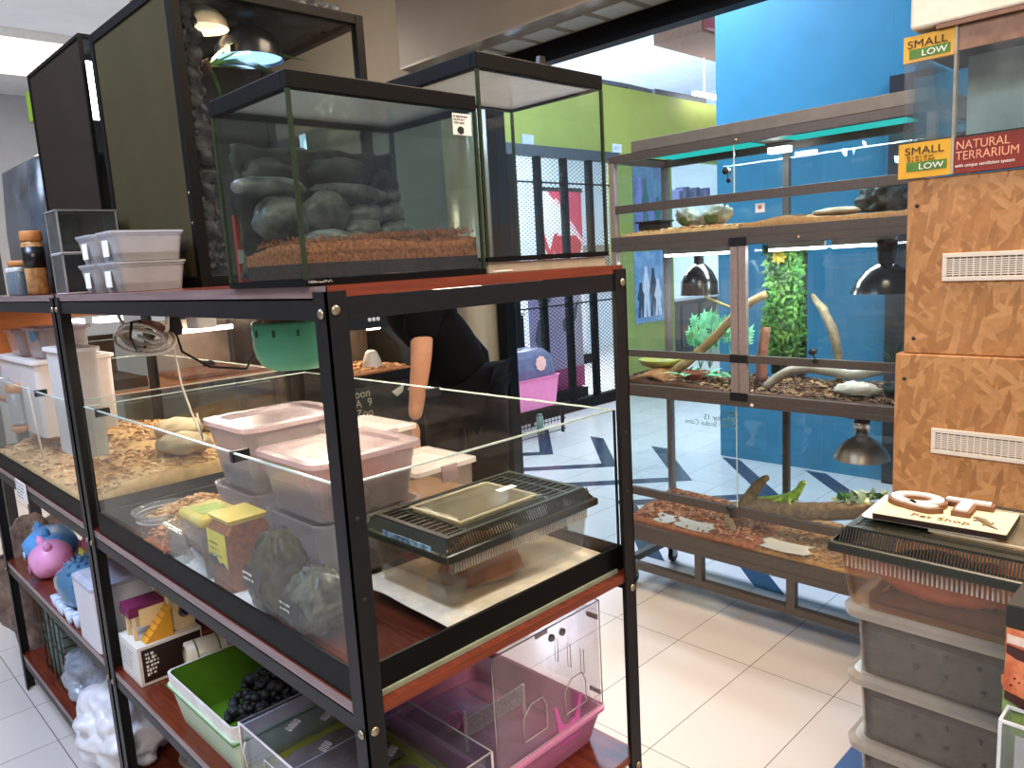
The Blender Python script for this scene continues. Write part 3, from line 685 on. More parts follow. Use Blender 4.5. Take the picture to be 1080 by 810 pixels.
def clipbox(label, c, hx, hy, z0, h, fill):
    t = tub(label, c, hx, hy, z0, h, m=frosted('hazy_box', '#e8e2de', .22), ml=frosted('hazy_lid', '#f2eeea', .5), taper=.92, r=.012, fill=fill, cat='box', name='clip_box')
    b = B()
    for s in (-1, 1): b.box(c[0]-.02, c[0]+.02, c[1]+s*(hy+.0075)-.004, c[1]+s*(hy+.0075)+.004, z0+h-.035, z0+h)
    obj('clip', b, FROSTL, t); return t
clipbox('clear clip lid box nearest the steel post beside the front stack', (.486, .48), .078, .085, Z0, .155, (M('pale_shavings', '#d2ad84', .95, 0, .3, 90, .5, col2='#e8cfae'), .55))
clipbox('clear clip lid box with brown cubes behind the front stack', (.488, .70), .076, .10, Z0, .205, (M('brown_cubes', '#9a6b4a', .9, 0, .5, 60, .5, col2='#d8b898'), .7))
DARKL = M('dark_olive_lid', '#23251c', .3, 0, .1)
def faunarium(label, loc, rot, hx, hy, h, grid, lidm, hide=None, bedm=None, tint='#f0ece6', op=.03, pitch=.006):
    """keeper box: clear tapered body, slotted dark lid with a clear hatch (local frame, long side along x)"""
    t = thing('faunarium', label, 'reptile box', loc, rot)
    L = lambda n, b, m, bv=0, p=None: obj(n, b, m, p or t, bv, local=True)
    zl = h-.030; m = frosted('clear_body', tint, op, .08); th = .002
    L('body', B().loft([(hx*.92, hy*.9, .016, 0), (hx*.985, hy*.975, .018, zl), (hx*.985-th, hy*.975-th, .018, zl), (hx*.92-th, hy*.9-th, .016, th)]), m)
    b = B()
    n = int(hx*2/.0062)
    for s in (-1, 1):
        b = B()
        for i in range(n):
            x = -hx*.9+i*hx*1.8/(n-1); b.box(x-.0011, x+.0011, s*hy*.965-.0012, s*hy*.965+.0012, zl-.026, zl-.004)
        L('vent_slots', b, frosted('milky_slots', '#f4efe8', .45))
    lid = L('lid', edgebox(B(), -hx-.007, hx+.007, -hy-.007, hy+.007, zl-.006, zl+.009, .018), lidm, .004)
    b = B()   # sloping lid side with slots
    n = int(hx*2/pitch)
    for i in range(n+1):
        x = -hx+.008+i*(2*hx-.016)/n
        for s in (-1, 1): b.bar((x, s*(hy+.001), zl+.006), (x, s*(hy-.011), h-.002), pitch*.5, .002)
    n2 = int(hy*2/.0075)
    for s in (-1, 1): b.add([(s*(hx+.002), -hy, zl+.008), (s*(hx+.002), hy, zl+.008), (s*(hx-.014), hy-.014, h), (s*(hx-.014), -hy+.014, h)], [(0, 1, 2, 3)])
    L('lid_slots', b, lidm, 0, lid)
    b = edgebox(B(), -hx+.012, hx-.012, -hy+.012, hy-.012, h-.004, h, .010)
    hx2, hy2 = hx*.52, hy*.62; cx = -.02
    n = grid
    for i in range(1, n):
        y = -hy+.014+i*(2*hy-.028)/n
        if abs(y) > hy2+.004: b.box(-hx+.02, hx-.02, y-.0019, y+.0019, h-.004, h-.001)
        else:
            b.box(-hx+.02, cx-hx2, y-.0019, y+.0019, h-.004, h-.001); b.box(cx+hx2, hx-.02, y-.0019, y+.0019, h-.004, h-.001)
    for x in (-hx+.06, cx-hx2-.006, cx+hx2+.006, hx-.05): b.box(x-.003, x+.003, -hy+.02, hy-.02, h-.0045, h-.0012)
    for s in (-1, 1): b.box(cx-hx2-.008, cx+hx2+.008, s*(hy2+.004)-.004, s*(hy2+.004)+.004, h-.0045, h)
    L('lid_grille', b, lidm, 0, lid)
    L('hatch', B().loft([(hx2, hy2, .012, h-.0015, cx, 0), (hx2, hy2, .012, h+.003, cx, 0), (hx2-.012, hy2-.012, .01, h+.006, cx, 0)]), frosted('hatch_clear', '#d8d4bc', .22, .08), 0, lid)
    L('hatch_rim', edgebox(B(), cx-hx2, cx+hx2, -hy2, hy2, h+.003, h+.0055, .004), frosted('hatch_rim', '#efe9d4', .6), 0, lid)
    return t
fa = faunarium('dark lidded faunarium inside the near glass tank', (.388, .178, .905), 0, .178, .112, .118, 12, DARKL)
obj('name_label', B().box(.43, .472, .172, .188, 1.0285, 1.0292), PAPER, fa)
obj('end_label', B().box(.2045, .2055, .10, .23, .991, 1.010), M('blue_label', '#2b4a63', .3, 0, .3, 90, col2='#9fc0d2'), fa)
b = B().sheet(lambda u, v: (.19+.385*u, .045+.27*v, .8965+.006*math.sin(5*u+2*v)+.004*noise.noise(Vector((u*4, v*4, 1)))), 16, 12, .0015)
tag(obj('paper_liner', b, M('cream_liner', '#d8cfc0', .8)), 'crumpled cream paper sheet under the faunarium in the near tank', 'paper')
b = B().blob((.352, .150, .918), (.082, .058, .058), .13, 2.0, 4, 4, flat=.9095)
tag(obj('bark_hide', b, M('orange_bark', '#8a4a24', .6, 0, 0, 14, .5, col2='#b4703c')), 'orange brown bark hide inside the faunarium of the near tank', 'hide')
b = trayshell(B(), (.246, .118), .020, .03, .9085, .938, .006, .95, .0018, .001)
tag(obj('feeding_dish', b, CLEARP), 'small clear square dish inside the faunarium of the near tank', 'dish')

# groceries of the near tank
t = thing('food_canister', 'clear food canister with yellow lid by the front glass', 'canister', (.080, .64, Z0))
cm = frosted('canister_clear', '#e6dcd8', .3, .08)
obj('body', B().loft([(.036, .052, .012, Z0), (.04, .056, .014, Z0+.095), (.036, .052, .012, Z0+.102)], (.08, .64), smooth=True), cm, t)
obj('contents', B().loft([(.033, .049, .012, Z0+.004), (.036, .052, .012, Z0+.05)], (.08, .64)), M('dark_pellet', '#5a4634', .9, 0, .4, 120, .5), t)
obj('lid', B().loft([(.042, .058, .014, Z0+.1025), (.042, .058, .014, Z0+.118), (.039, .055, .014, Z0+.121)], (.08, .64), smooth=True), M('yellow_lid', '#dcc24e', .4, 0, .1, 12, col2='#e8d890'), t)
obj('top_label', B().box(.055, .105, .61, .67, Z0+.1212, Z0+.1218), M('green_logo', '#c9c84a', .5, 0, .3, 30, col2='#6f9a3c'), t)
t = thing('food_bag', 'square food pack with yellow top and dark label by the canister', 'food pack', (.085, .525, Z0))
obj('body', B().loft([(.042, .042, .006, Z0), (.042, .042, .008, Z0+.11), (.032, .040, .008, Z0+.125)], (.085, .525)), M('clear_red_mix', '#6b4a34', .4, 0, 0, 90, .4, col2='#a05a34'), t)
b = B().box(.0415, .0426, .486, .564, Z0+.045, Z0+.108); obj('front_label', b, M('olive_label', '#46464a', .4, 0, .2, 20), t)
b = B().prism([(.486, .925), (.505, .935), (.52, .93), (.535, .945), (.564, .94), (.564, .99), (.486, .99)], 'x', .0408, .0414)
obj('yellow_flash', b, M('yellow_print', '#d6c83c', .4, 0, .15, 20), t)
strokes('printed_lines', t, PAPER, '-x', (.0412, .556, .968), .05, .011, 3, 3)
obj('top_flap', B().loft([(.034, .042, .004, Z0+.1255), (.038, .046, .004, Z0+.135)], (.085, .525)), M('yellow_flap', '#e4cf6a', .4, 0, .15, 20, col2='#cdb33c'), t)
def slump(label, c, hx, hy, h, m, seed, lab, lean=.0, name='substrate_bag'):
    t = thing(name, label, 'bag', (c[0], c[1], Z0))
    b = B()
    prof = (.94, 1.04, 1.04, .98, .88, .70, .42)
    def fn(u, v):
        a = 2*PI*u; i = min(5, int(v*6)); q = v*6-i; r = prof[i]*(1-q)+prof[i+1]*q
        p = Vector((math.cos(a)*1.4, math.sin(a)*1.4, v*2.2+seed))
        k = 1+.10*noise.noise(p*1.5)+.20*(.35-abs(noise.noise(p*2.3)))*min(1, .3+v)+.10*(.3-abs(noise.noise(p*5)))
        return (c[0]+hx*r*k*math.copysign(abs(math.cos(a))**.6, math.cos(a))+lean*v, c[1]+hy*r*k*math.copysign(abs(math.sin(a))**.6, math.sin(a)), Z0+h*v*(1+.10*noise.noise(p*2)*v))
    n, mm = 72, 22; vs = [fn(i/n, j/mm) for j in range(mm+1) for i in range(n)]
    fs = [(j*n+i, j*n+(i+1) % n, (j+1)*n+(i+1) % n, (j+1)*n+i) for j in range(mm) for i in range(n)]+[tuple(range(n-1, -1, -1)), tuple(range(mm*n, mm*n+n))]
    b.sm_(True).add(vs, fs)
    obj('film', b, m, t)
    k = B(); y0, y1, z0, z1 = lab[:4]
    k.add([(lab[4], y1, z0), (lab[4], y0, z0), (lab[4]+.004, y0, z1), (lab[4]+.004, y1, z1), (lab[4]+.002, y1, z0), (lab[4]+.002, y0, z0), (lab[4]+.006, y0, z1), (lab[4]+.006, y1, z1)], [(0, 1, 2, 3), (7, 6, 5, 4), (0, 3, 7, 4), (1, 5, 6, 2), (3, 2, 6, 7), (0, 4, 5, 1)])
    obj('printed_label', k, INK, t)
    strokes('printed_lines', t, PAPER, '-x', (lab[4]-.0006, y1-.004, z1-.006), (y1-y0)*.85, .010, 2, seed)
    return t
MOSS = M('moss_film', '#24231a', .3, 0, 0, 45, .4, col2='#57523a', spec=.25)
slump('greenish moss bag with black label slumped by the front glass', (.085, .375), .045, .045, .13, MOSS, 3, (.345, .40, .925, .96, .029, 'NATURAL\nMOSS'))
slump('clear wrapped moss bag lying before the front tub stack', (.095, .265), .05, .055, .085, M('moss_film_pale', '#2f3128', .22, 0, 0, 45, .4, col2='#66685a', spec=.3), 8, (.235, .29, .905, .935, .036, 'MOSS'))
b = B().sheet(lambda u, v: (.022+.10*u, .36+.40*v, .8795+.003*math.sin(9*v)), 6, 12, .002)
tag(obj('foam_sheet', b, M('white_foam', '#e6e4e2', .7)), 'white foam sheet lying along the front glass of the near tank', 'sheet')
b = chips(.10, .28, .86, 1.08, lambda u, v: Z0+.012+.04*math.sin(PI*u)*math.sin(PI*v), CHIP, 420, .007, 5)
tag(obj('wood_shavings', b, CHIP), 'heap of tan wood shavings behind the canister in the near tank', 'shavings', kind='stuff')
for i in range(6):
    y = .83+.018*(i % 3); z = .906+.017*(i//3)+.004*(i % 2)
    b = B().tube([(.33+.006*(i % 3), y+.02, z), (.42, y+.01, z+.003), (.52, y-.005*(i % 2), z)], [.0075, .009, .0075], 8)
    tag(obj('chew_stick', b, wood('chew_wood', '#7a4630', '#a8714e', .8, (8, 8, 8), 6, .3)), 'reddish brown chew stick in the bundle behind the rear tub stack', 'stick', 'bundle of chew sticks')
b = chips(.036, .085, .80, .92, lambda u, v: Z0+.006+.03*math.sin(PI*u)*math.sin(PI*v), BARKR, 150, .006, 6)
tag(obj('orange_crumble', b, BARKR), 'small heap of orange crumble by the front glass', 'crumble', kind='stuff')
t = thing('deli_cup', 'wide clear round cup lying against the far end of the near tank', 'cup', (.13, 1.03, Z0))
obj('wall', B().lathe([(.062, 0), (.072, .03), (.075, .03), (.075, .033), (.0695, .033), (.060, .003)], (.13, 1.03, Z0), 32), CLEARP, t)
for k in range(2): obj('rib', B().tube([(.13+.066*math.cos(a*PI/16), 1.03+.066*math.sin(a*PI/16), Z0+.012+.01*k) for a in range(33)], .0012, 6), EDGEW, t)
t = thing('clear_carton', 'clear lidded carton tilted around the yellow lid canister', 'carton', (.08, .72, Z0))
obj('body', trayshell(B(), (.085, .735), .045, .04, Z0, .955, .004, .97, .0015, .002), CLEARP, t)

# ---------------------------------------------------------------- further tank: deep shavings
def bedh(u, v): return .905+.06*math.sin(PI*min(1, u*1.1))*(.4+.6*math.sin(PI*(.1+.8*v)))+.018*noise.noise(Vector((u*5, v*9, 2)))
b = chips(.020, .578, 1.247, 2.288, bedh, CHIP, 1500, .008, 9, .8785)
tag(obj('wood_shavings', b, CHIP), 'deep tan wood shavings filling the further glass tank', 'shavings', kind='stuff')
t = thing('water_bottle', 'small clear water bottle with orange caps hung in the further tank', 'bottle', (.045, 1.98, 1.0))
obj('tube', B().tube([(.045, 1.98, 1.02), (.045, 1.98, 1.125)], .022, 16), CLEARP, t)
oc = M('orange_cap', '#cf8a4a', .5, 0, .1)
obj('cap', B().lathe([(.012, 0), (.024, .004), (.025, .02), (.014, .03)], (.045, 1.98, 1.125), 16), oc, t)
obj('cap', B().lathe([(.012, 0), (.025, .01), (.024, .022)], (.045, 1.98, .998), 16), oc, t)
obj('hanger_wire', B().tube([(.045, 1.98, 1.155), (.034, 1.98, 1.176), (.012, 1.98, 1.177), (.005, 1.98, 1.15)], .0015, 6), CHROME, t)
b = B().tube([(.03, 1.72, 1.165), (.032, 1.70, 1.05), (.034, 1.69, .96)], .003, 6)
tag(obj('feeding_rod', b, CREAM), 'thin cream rod hanging inside the further tank', 'rod')
for i, (x, y, l) in enumerate(((.32, 1.38, .11), (.40, 1.62, .10))):
    b = B().blob((x, y, .985), (.07, .09, .03), .12, 2.5, i+20)
    tag(obj('cuttlebone', b, M('pale_stone%d' % i, '#c4b294', .8, 0, .15, 20, .3)), ('pale flat hide stone nearest the gap between the tanks', 'pale flat hide stone deeper in the further tank')[i], 'stone')
t = thing('price_note', 'small white printed note taped under the further tank', 'note', (.0, 1.85, .85))
obj('sheet', B().box(-.0008, .0005, 1.80, 1.93, .806, .868), PAPER, t)
strokes('printed_lines', t, M('note_ink', '#7a7a86', .6), '-x', (-.001, 1.922, .860), .11, .011, 5, 2, .25)
# on the further rack, behind the tank wall and above it
tub('white storage box with grooved front in the further rack', (.17, 2.0), .11, .24, 1.0, .235, M('milky_box', '#d9cfca', .4, 0, .04), M('milky_lid', '#e8e2de', .4, 0, .04), .95, .02, name='storage_box', cat='box')
tub('white storage tub with upright walls beside the steel post', (.085, 1.45), .04, .10, 1.0, .29, M('milky_box2', '#d6d0cc', .4, 0, .04), M('milky_lid2', '#eceae8', .4, 0, .04), .92, .02, name='storage_box', cat='box')
tub('small clear tub standing on the white storage box', (.15, 2.10), .07, .085, 1.2355, .085, taper=.85)
tabtub = tub('small clear tub with blue tab on the white storage box', (.16, 1.87), .07, .10, 1.2355, .095, taper=.88)
obj('blue_tab', B().box(.082, .086, 1.80, 1.85, 1.29, 1.32), M('blue_tab', '#3f8fc0', .4), tabtub)
tag(obj('wood_panel', B().box(.02, .27, 2.27, 2.285, 1.18, 1.375), wood('orange_board', '#b05f26', '#cc7d3c', .5, (1, 10, 10), 5)), 'orange wooden board closing the rear of the further rack', 'board')

# ---------------------------------------------------------------- lamp and cables under the top shelf
for i, (y0, y1, lab) in enumerate(((.12, 1.05, 'slim white lamp added under the top board of the near rack'), (1.3, 2.2, 'slim white lamp added under the top board of the further rack'))):
    t = thing('added_shelf_lamp', lab, 'lamp', (.5, (y0+y1)/2, 1.40))  # battens added out of sight behind the beam to brighten the tanks
    obj('batten', B().box(.485, .515, y0, y1, 1.404, 1.4132), WHITEP, t); obj('diffuser', B().box(.487, .513, y0+.01, y1-.01, 1.3985, 1.4035), emit('shelf_led%d' % i, '#ffe9d0', 4), t)
    light('shelf_fill_light', (.5, (y0+y1)/2, 1.396), .03, 4.4, '#ffecd8', (0, 0, 0), y1-y0)
point('clamp_lamp_bulb', (.235, .5, 1.262), 1.5, '#ffe6c8', .03)
GRN = M('mint_enamel', '#5fbf94', .25, 0, .03, 8)
t = thing('clamp_lamp', 'mint green lamp shade hanging under the top shelf', 'lamp', (.235, .50, 1.385))
obj('lamp_shade', B().lathe([(.060, -.115), (.074, -.105), (.082, -.09), (.0855, -.07), (.085, -.030), (.080, -.024), (.03, -.020), (.026, -.020)], (.235, .50, 1.385), 40, cap=False).lathe([(.058, -.114), (.072, -.103), (.080, -.088), (.0835, -.07), (.083, -.031), (.02, -.023)], (.235, .50, 1.385), 40, cap=False), GRN, t)
obj('socket', B().lathe([(.026, -.0225), (.024, .0), (.018, .002)], (.235, .50, 1.385), 24), GRN, t)
bb = B()
for a in range(0, 12):
    q = a*PI/6; r = .0853; bb.bar((.235+r*math.cos(q), .5+r*math.sin(q), 1.335), (.235+r*math.cos(q), .5+r*math.sin(q), 1.347), .006, .003)
obj('vent_slot', bb, M('deep_green', '#1d4a38', .6), t)
obj('bulb', B().lathe([(.012, -.03), (.03, -.06), (.032, -.075), (.02, -.095), (.004, -.1)], (.235, .5, 1.385), 20), emit('bulb_warm', '#ffe2ba', 6), t)
WCAB = M('ivory_cable', '#d8ccb8', .45, 0, .05)
b = B(); rnd = random.Random(3)
for k in range(7):
    cy, cz = .94+.010*k, 1.322+.005*(k % 3); ry, rz = .18-.012*k, .030-.003*(k % 4)
    b.tube([(.10+.012*math.sin(a*PI/12+k)+.004*k, cy+ry*math.cos(a*PI/12), cz+rz*math.sin(a*PI/12)) for a in range(25)], .0042, 7)
b.tube([(.10, 1.05, 1.352), (.10, 1.075, 1.37), (.10, 1.08, 1.3835)], .0042, 7).tube([(.10, .96, 1.33), (.10, .88, 1.318), (.10, .82, 1.325), (.10, .79, 1.35), (.10, .78, 1.383)], .0042, 7)
t = thing('cable_coil', 'coiled ivory power cable hung under the top shelf', 'cable', (.1, 1.02, 1.385))
obj('coil', b, WCAB, t)
obj('cable_tie', B().tube([(.085, .95, 1.362), (.076, .945, 1.33), (.09, .95, 1.29), (.135, .955, 1.33), (.1, .95, 1.364)], .0028, 6), INK, t)
t = thing('cord', 'black lamp cord looping under the top shelf', 'cord', (.12, .75, 1.385))
obj('wire', B().tube([(.12, .80, 1.384), (.12, .80, 1.34), (.12, .78, 1.30), (.14, .70, 1.27), (.17, .60, 1.268), (.19, .595, 1.30), (.21, .60, 1.35), (.225, .595, 1.384)], .0026, 7), INK, t)
obj('plug', B().loft([(.009, .008, .004, 1.335, .12, .795), (.013, .010, .004, 1.35, .12, .80), (.011, .009, .004, 1.382, .12, .805)]), BLACKP, t)
b = B().tube([(.13, .86, 1.384), (.13, .85, 1.3), (.135, .845, 1.22), (.15, .85, 1.16), (.16, .83, 1.10), (.15, .82, 1.16)], .0022, 6)
tag(obj('sensor_wire', b, WCAB), 'thin ivory sensor wire dangling into the near tank', 'wire')
tag(obj('adapter', B().loft([(.022, .03, .006, 1.340), (.024, .032, .006, 1.3853)], (.20, .86)), WHITEP, ), 'white power adapter fixed under the top shelf', 'adapter')

# ---------------------------------------------------------------- top of the rack
ZT = 1.4296
def framed(label, x0, x1, y0, y1, z0, z1, m=GLASSD, rim=.022, frame=STEELB, name='glass_terrarium'):
    t = thing(name, label, 'terrarium', ((x0+x1)/2, (y0+y1)/2, z0))
    obj('bottom_rim', edgebox(B(), x0, x1, y0, y1, z0, z0+.008, .008), frame, t)
    obj('base_pane', B().box(x0+.008, x1-.008, y0+.008, y1-.008, z0+.002, z0+.006), GLASS, t)
    panes(t, x0+.002, x1-.002, y0+.002, y1-.002, z0+.0085, z1-rim, m, .004, edge=False)
    obj('top_rim', edgebox(B(), x0, x1, y0, y1, z1-rim, z1, .012), frame, t, .0015)
    obj('seal', corners(B(), x0+.0002, x1-.0002, y0+.0002, y1-.0002, z0+.0082, z1-rim-.0005, .0048), M('dark_green_seal', '#28341f', .3, 0, .2), t)
    return t
k = .816
t1 = framed('rock filled glass tank with black rim on the rack corner', -.003, .303, .038, .252, ZT, 1.688)
obj('lid_sheet', B().box(.012, .292, .05, .24, 1.674, 1.678), frosted('top_mesh', '#c9cfcf', .4), t1)
t = thing('price_tag', 'white price sticker with a small dark face on the rock tank', 'sticker', (.272, .038, 1.61))
obj('sheet', B().box(.256, .291, .0385, .0395, 1.630, 1.660), PAPER, t)
strokes('printed_lines', t, M('ink_grey', '#6a6a6a', .6), '-y', (.258, .0384, 1.657), .031, .0045, 3, 5, .4)
obj('printed_face', B().prism([(.270+.006*math.cos(a*PI/5)*(1+.15*(a % 2)), 1.6365+.0055*math.sin(a*PI/5)) for a in range(10)], 'y', .0379, .0385), INK, t)
# rock wall, soil, stones
b = rockbox(B(), .008, .288, .224, .240, 1.444, 1.632, .011, .006, 7, 13)
for (px, pz, w_, h_) in ((.175, 1.592, .105, .05), (.062, 1.585, .085, .05), (.262, 1.58, .05, .04), (.27, 1.52, .04, .05), (.27, 1.475, .05, .04), (.11, 1.460, .14, .03)):
    b.blob((px, .222, pz), (w_*.52, .016, h_*.56), .12, 2.2, px*50, 3)
tag(obj('rock_background', b, ROCKD), 'moulded dark stacked stone panel along the rear of the rock tank', 'background panel')
b = chips(.006, .294, .047, .208, lambda u, v: 1.477+.010*u+.006*math.sin(6*u+4*v), [SOIL], 30, .006, 3)
b.mat(1).box(.0055, .2945, .0465, .2085, 1.4395, 1.458).mat(0).box(.0055, .2945, .0465, .2085, 1.4581, 1.469)
b.mat(0); rnd = random.Random(4)
for i in range(900):
    x, y = rnd.uniform(.01, .29), rnd.uniform(.047, .205); a = rnd.uniform(0, 6.28); l = rnd.uniform(.008, .022); z = 1.483+.010*(x/.3)
    b.tube([(x, y, z), (max(.008, min(.292, x+l*.5*math.cos(a))), min(.207, max(.0465, y+l*.2*math.sin(a))), z+rnd.uniform(.001, .010)), (max(.008, min(.292, x+l*math.cos(a))), min(.207, max(.046, y+l*.6*math.sin(a))), z+rnd.uniform(-.003, .004))], .0007, 3, cap=False)
tag(obj('coco_soil', b, [SOIL, PEAT]), 'fibrous orange brown soil layer in the rock tank', 'soil', kind='stuff')
spots = [(.125, .185, 1.532, .045, .026, .032, 'big rounded grey stone in the middle of the rock tank'), (.050, .180, 1.520, .044, .030, .036, 'big grey stone by the aisle side of the rock tank'),
         (.195, .19, 1.529, .033, .02, .019, 'wet looking angular grey stone under the slab'), (.175, .19, 1.562, .064, .022, .015, 'long flat slab stone lying across the stones in the rock tank'),
         (.040, .185, 1.566, .052, .022, .015, 'flat dark slab at the aisle side of the rock tank'), (.185, .18, 1.508, .032, .018, .015, 'low dark stone below the wet looking one'),
         (.246, .19, 1.557, .019, .016, .012, 'small pale stone at the end of the slab'), (.243, .19, 1.532, .024, .016, .018, 'small upright stone below the pale one'),
         (.075, .10, 1.487, .042, .026, .016, 'half buried stone nearest the rack corner in the rock tank'), (.150, .165, 1.492, .034, .018, .012, 'half buried flat stone on the soil of the rock tank'), (.250, .185, 1.503, .034, .016, .018, 'broad low stone at the soil end of the rock tank')]
for i, (x, y, z, rx, ry, rz, lab) in enumerate(spots):
    b = B().blob((x, y, z), (rx, ry, rz), .09, 1.7, i*3.3, 3, Matrix.Rotation(R(-.3, .3), 3, 'Z') @ Matrix.Rotation(R(-.12, .12), 3, 'Y'))
    tag(obj('stone', b, ROCK), lab, 'stone', 'stones in the rock tank')
t = thing('red_packet', 'red price packet standing behind the aisle side glass of the rock tank', 'packet', (.06, .265, ZT))
obj('card', B().box(.02, .10, .262, .27, ZT, 1.535), M('red_card', '#c4331f', .4, 0, .1, 14), t)
obj('white_band', B().box(.02, .10, .2612, .2618, 1.465, 1.485), PAPER, t)
# second tank on a cream plinth
tag(obj('plinth', B().box(.312, .596, .042, .255, ZT, 1.4455), M('cream_plinth', '#b9ae96', .6)), 'cream slab under the empty glass tank', 'plinth')
t2 = framed('empty glass tank with black rim beside the rock tank', .308, .602, .038, .262, 1.446, 1.752, GLASS, .024)
obj('lid_sheet', B().box(.32, .59, .05, .25, 1.731, 1.734), frosted('lid_haze', '#d6d8d6', .7), t2)
obj('latch', B().loft([(.008, .006, .002, 1.7522), (.006, .005, .002, 1.766)], (.46, .05)), BLACKP, t2)
b = B().tube([(.31, .03, 1.4315), (.33, .025, 1.432), (.35, .03, 1.4315)], .0017, 6)
tag(obj('silicone_strip', b, WHITEP), 'scrap of white strip on the shelf edge between the two tanks', 'strip')
b = B().sheet(lambda u, v: (.0+.03*u, .028+.016*v, 1.4335+.007*abs(noise.noise(Vector((u*5, v*5, 3))))), 10, 6, .001)
tag(obj('plastic_scrap', b, CLEARP), 'crumpled clear plastic scrap at the rack corner', 'scrap')

# tall screen enclosures with olive side boards
OLIVE = M('olive_board', '#413a24', .7, 0, .08, 6, .03, spec=.1); BROWNB = M('brown_board', '#2d241c', .7, 0, .08, 6, .03, spec=.1)
def tall(label, x0, x1, y0, y1, z1, board, led=False):
    t = thing('tall_terrarium', label, 'terrarium', ((x0+x1)/2, (y0+y1)/2, ZT)); fw = .022 if not led else .010
    b = B()
    for x in (x0, x1-fw):
        for y in (y0, y1-fw): b.box(x, x+fw, y, y+fw, ZT, z1)
    for z in (ZT, z1-fw):
        for x in (x0, x1-fw): b.box(x, x+fw, y0+fw, y1-fw, z, z+fw)
        for y in (y0, y1-fw): b.box(x0+fw, x1-fw, y, y+fw, z, z+fw)
    obj('frame', b, STEELB, t, .0015)
    obj('side_board', B().box(x0+.004, x0+.010, y0+fw, y1-fw, ZT+fw, z1-fw), board, t)
    obj('rear_board', B().box(x0+fw, x1-fw, y1-.012, y1-.006, ZT+fw, z1-fw), glass('smoke_%s' % board.name, '#9a9c9c', .6, .15, '#77706a'), t)
    obj('glass_door', B().box(x0+fw, x1-fw, y0+.008, y0+.012, ZT+fw, z1-fw), GLASS, t)
    obj('side_pane', B().box(x1-.012, x1-.008, y0+fw, y1-fw, ZT+fw, z1-fw), GLASS, t)
    obj('top_mesh', B().box(x0+fw, x1-fw, y0+fw, y1-fw, z1-.010, z1-.008), glass('mesh_%s' % board.name, '#6e7478', .2, .35, '#6e7478'), t)
    b = B()
    for z in (1.62, 1.56): b.lathe([(.0005, 0), (.004, 0), (.0005, -.002)], (x0, y0+.011, z), 10, (1, 0, 0))
    obj('screw', b, BRASS, t)
    return t
te = tall('tall terrarium with olive side board and carved foam inside', .17, .625, .76, 1.245, 2.035, OLIVE)
tall('tall terrarium with brown side board behind the olive one', .17, .60, 1.318, 1.815, 2.06, BROWNB, True)
tag(obj('led_strip', B().box(.185, .205, 1.334, 1.346, 1.86, 2.0), emit('led_cold', '#dfeaff', 10)), 'bright white light strip inside the brown sided terrarium', 'light')
b = rockbox(B(), .204, .246, .796, 1.205, 1.468, 1.998, .008, .011, 3, 26)
tag(obj('foam_background', b, FOAM), 'carved dark foam rock inside the olive sided terrarium', 'background panel')
t = thing('bromeliad', 'green strap leaf plant hung on the foam rock', 'plant', (.24, .85, 1.86))
obj('root_pad', B().blob((.256, .815, 1.880), (.008, .02, .02), .2, 3, 2), PEAT, t)
for i, (d, l, w, bd, q) in enumerate((((.85, .05, .55), .16, .048, .65, 1), ((.85, -.10, .15), .09, .022, .1, 2), ((.5, .1, .8), .10, .028, .3, 1), ((.7, -.05, .5), .10, .024, .4, 2), ((.9, .1, .75), .24, .042, .55, 1), ((.5, .1, -.7), .07, .016, .3, 1))):
    b = B().sm_(True); leafmesh(b, (.262, .815, 1.885), d, l, w, bd); obj('leaf', b, LEAF[q], t)
DOMEB = M('navy_dome', '#10141c', .25, .3, .05)
t = thing('dome_lamp', 'black dome heat lamp glowing pale blue above the foam rock', 'lamp', (.385, .87, 1.96))
obj('dome', B().lathe([(.075, -.035), (.072, -.01), (.055, .02), (.03, .035), (.02, .04), (.018, .048)], (.385, .87, 1.962), 32, cap=False), DOMEB, t)
obj('diffuser', B().lathe([(.0005, -.028), (.071, -.028), (.071, -.026), (.0005, -.026)], (.385, .87, 1.962), 32), emit('blue_glow', '#8fc4f5', 1.6), t)
t = thing('dome_lamp', 'cream dome lamp at the frame top above the foam rock', 'lamp', (.275, .845, 1.99))
obj('dome', B().lathe([(.05, -.02), (.047, 0), (.03, .018), (.012, .026)], (.275, .845, 1.990), 28, cap=False), M('cream_dome', '#c9b79a', .4, 0, .05), t)
obj('bulb', B().lathe([(.0005, -.018), (.03, -.012), (.012, .01)], (.275, .845, 1.990), 16), emit('bulb_cream', '#ffdcae', 1.2), t)
b = B()
for i in range(12): b.blob((.57-.028*i, .80, 2.045), (.018, .018, .014), .2, 3, i, 2)
tag(obj('cork_roll', B().tube([(.40, .36, 1.438), (.58, .37, 1.438)], .0001, 3) if False else B().tube([(.34, .33, 1.753+.0*1), (.35, .33, 1.755)], .0001, 3) if False else b, ROCKD), 'row of dark bark lumps on top of the olive sided terrarium', 'bark')
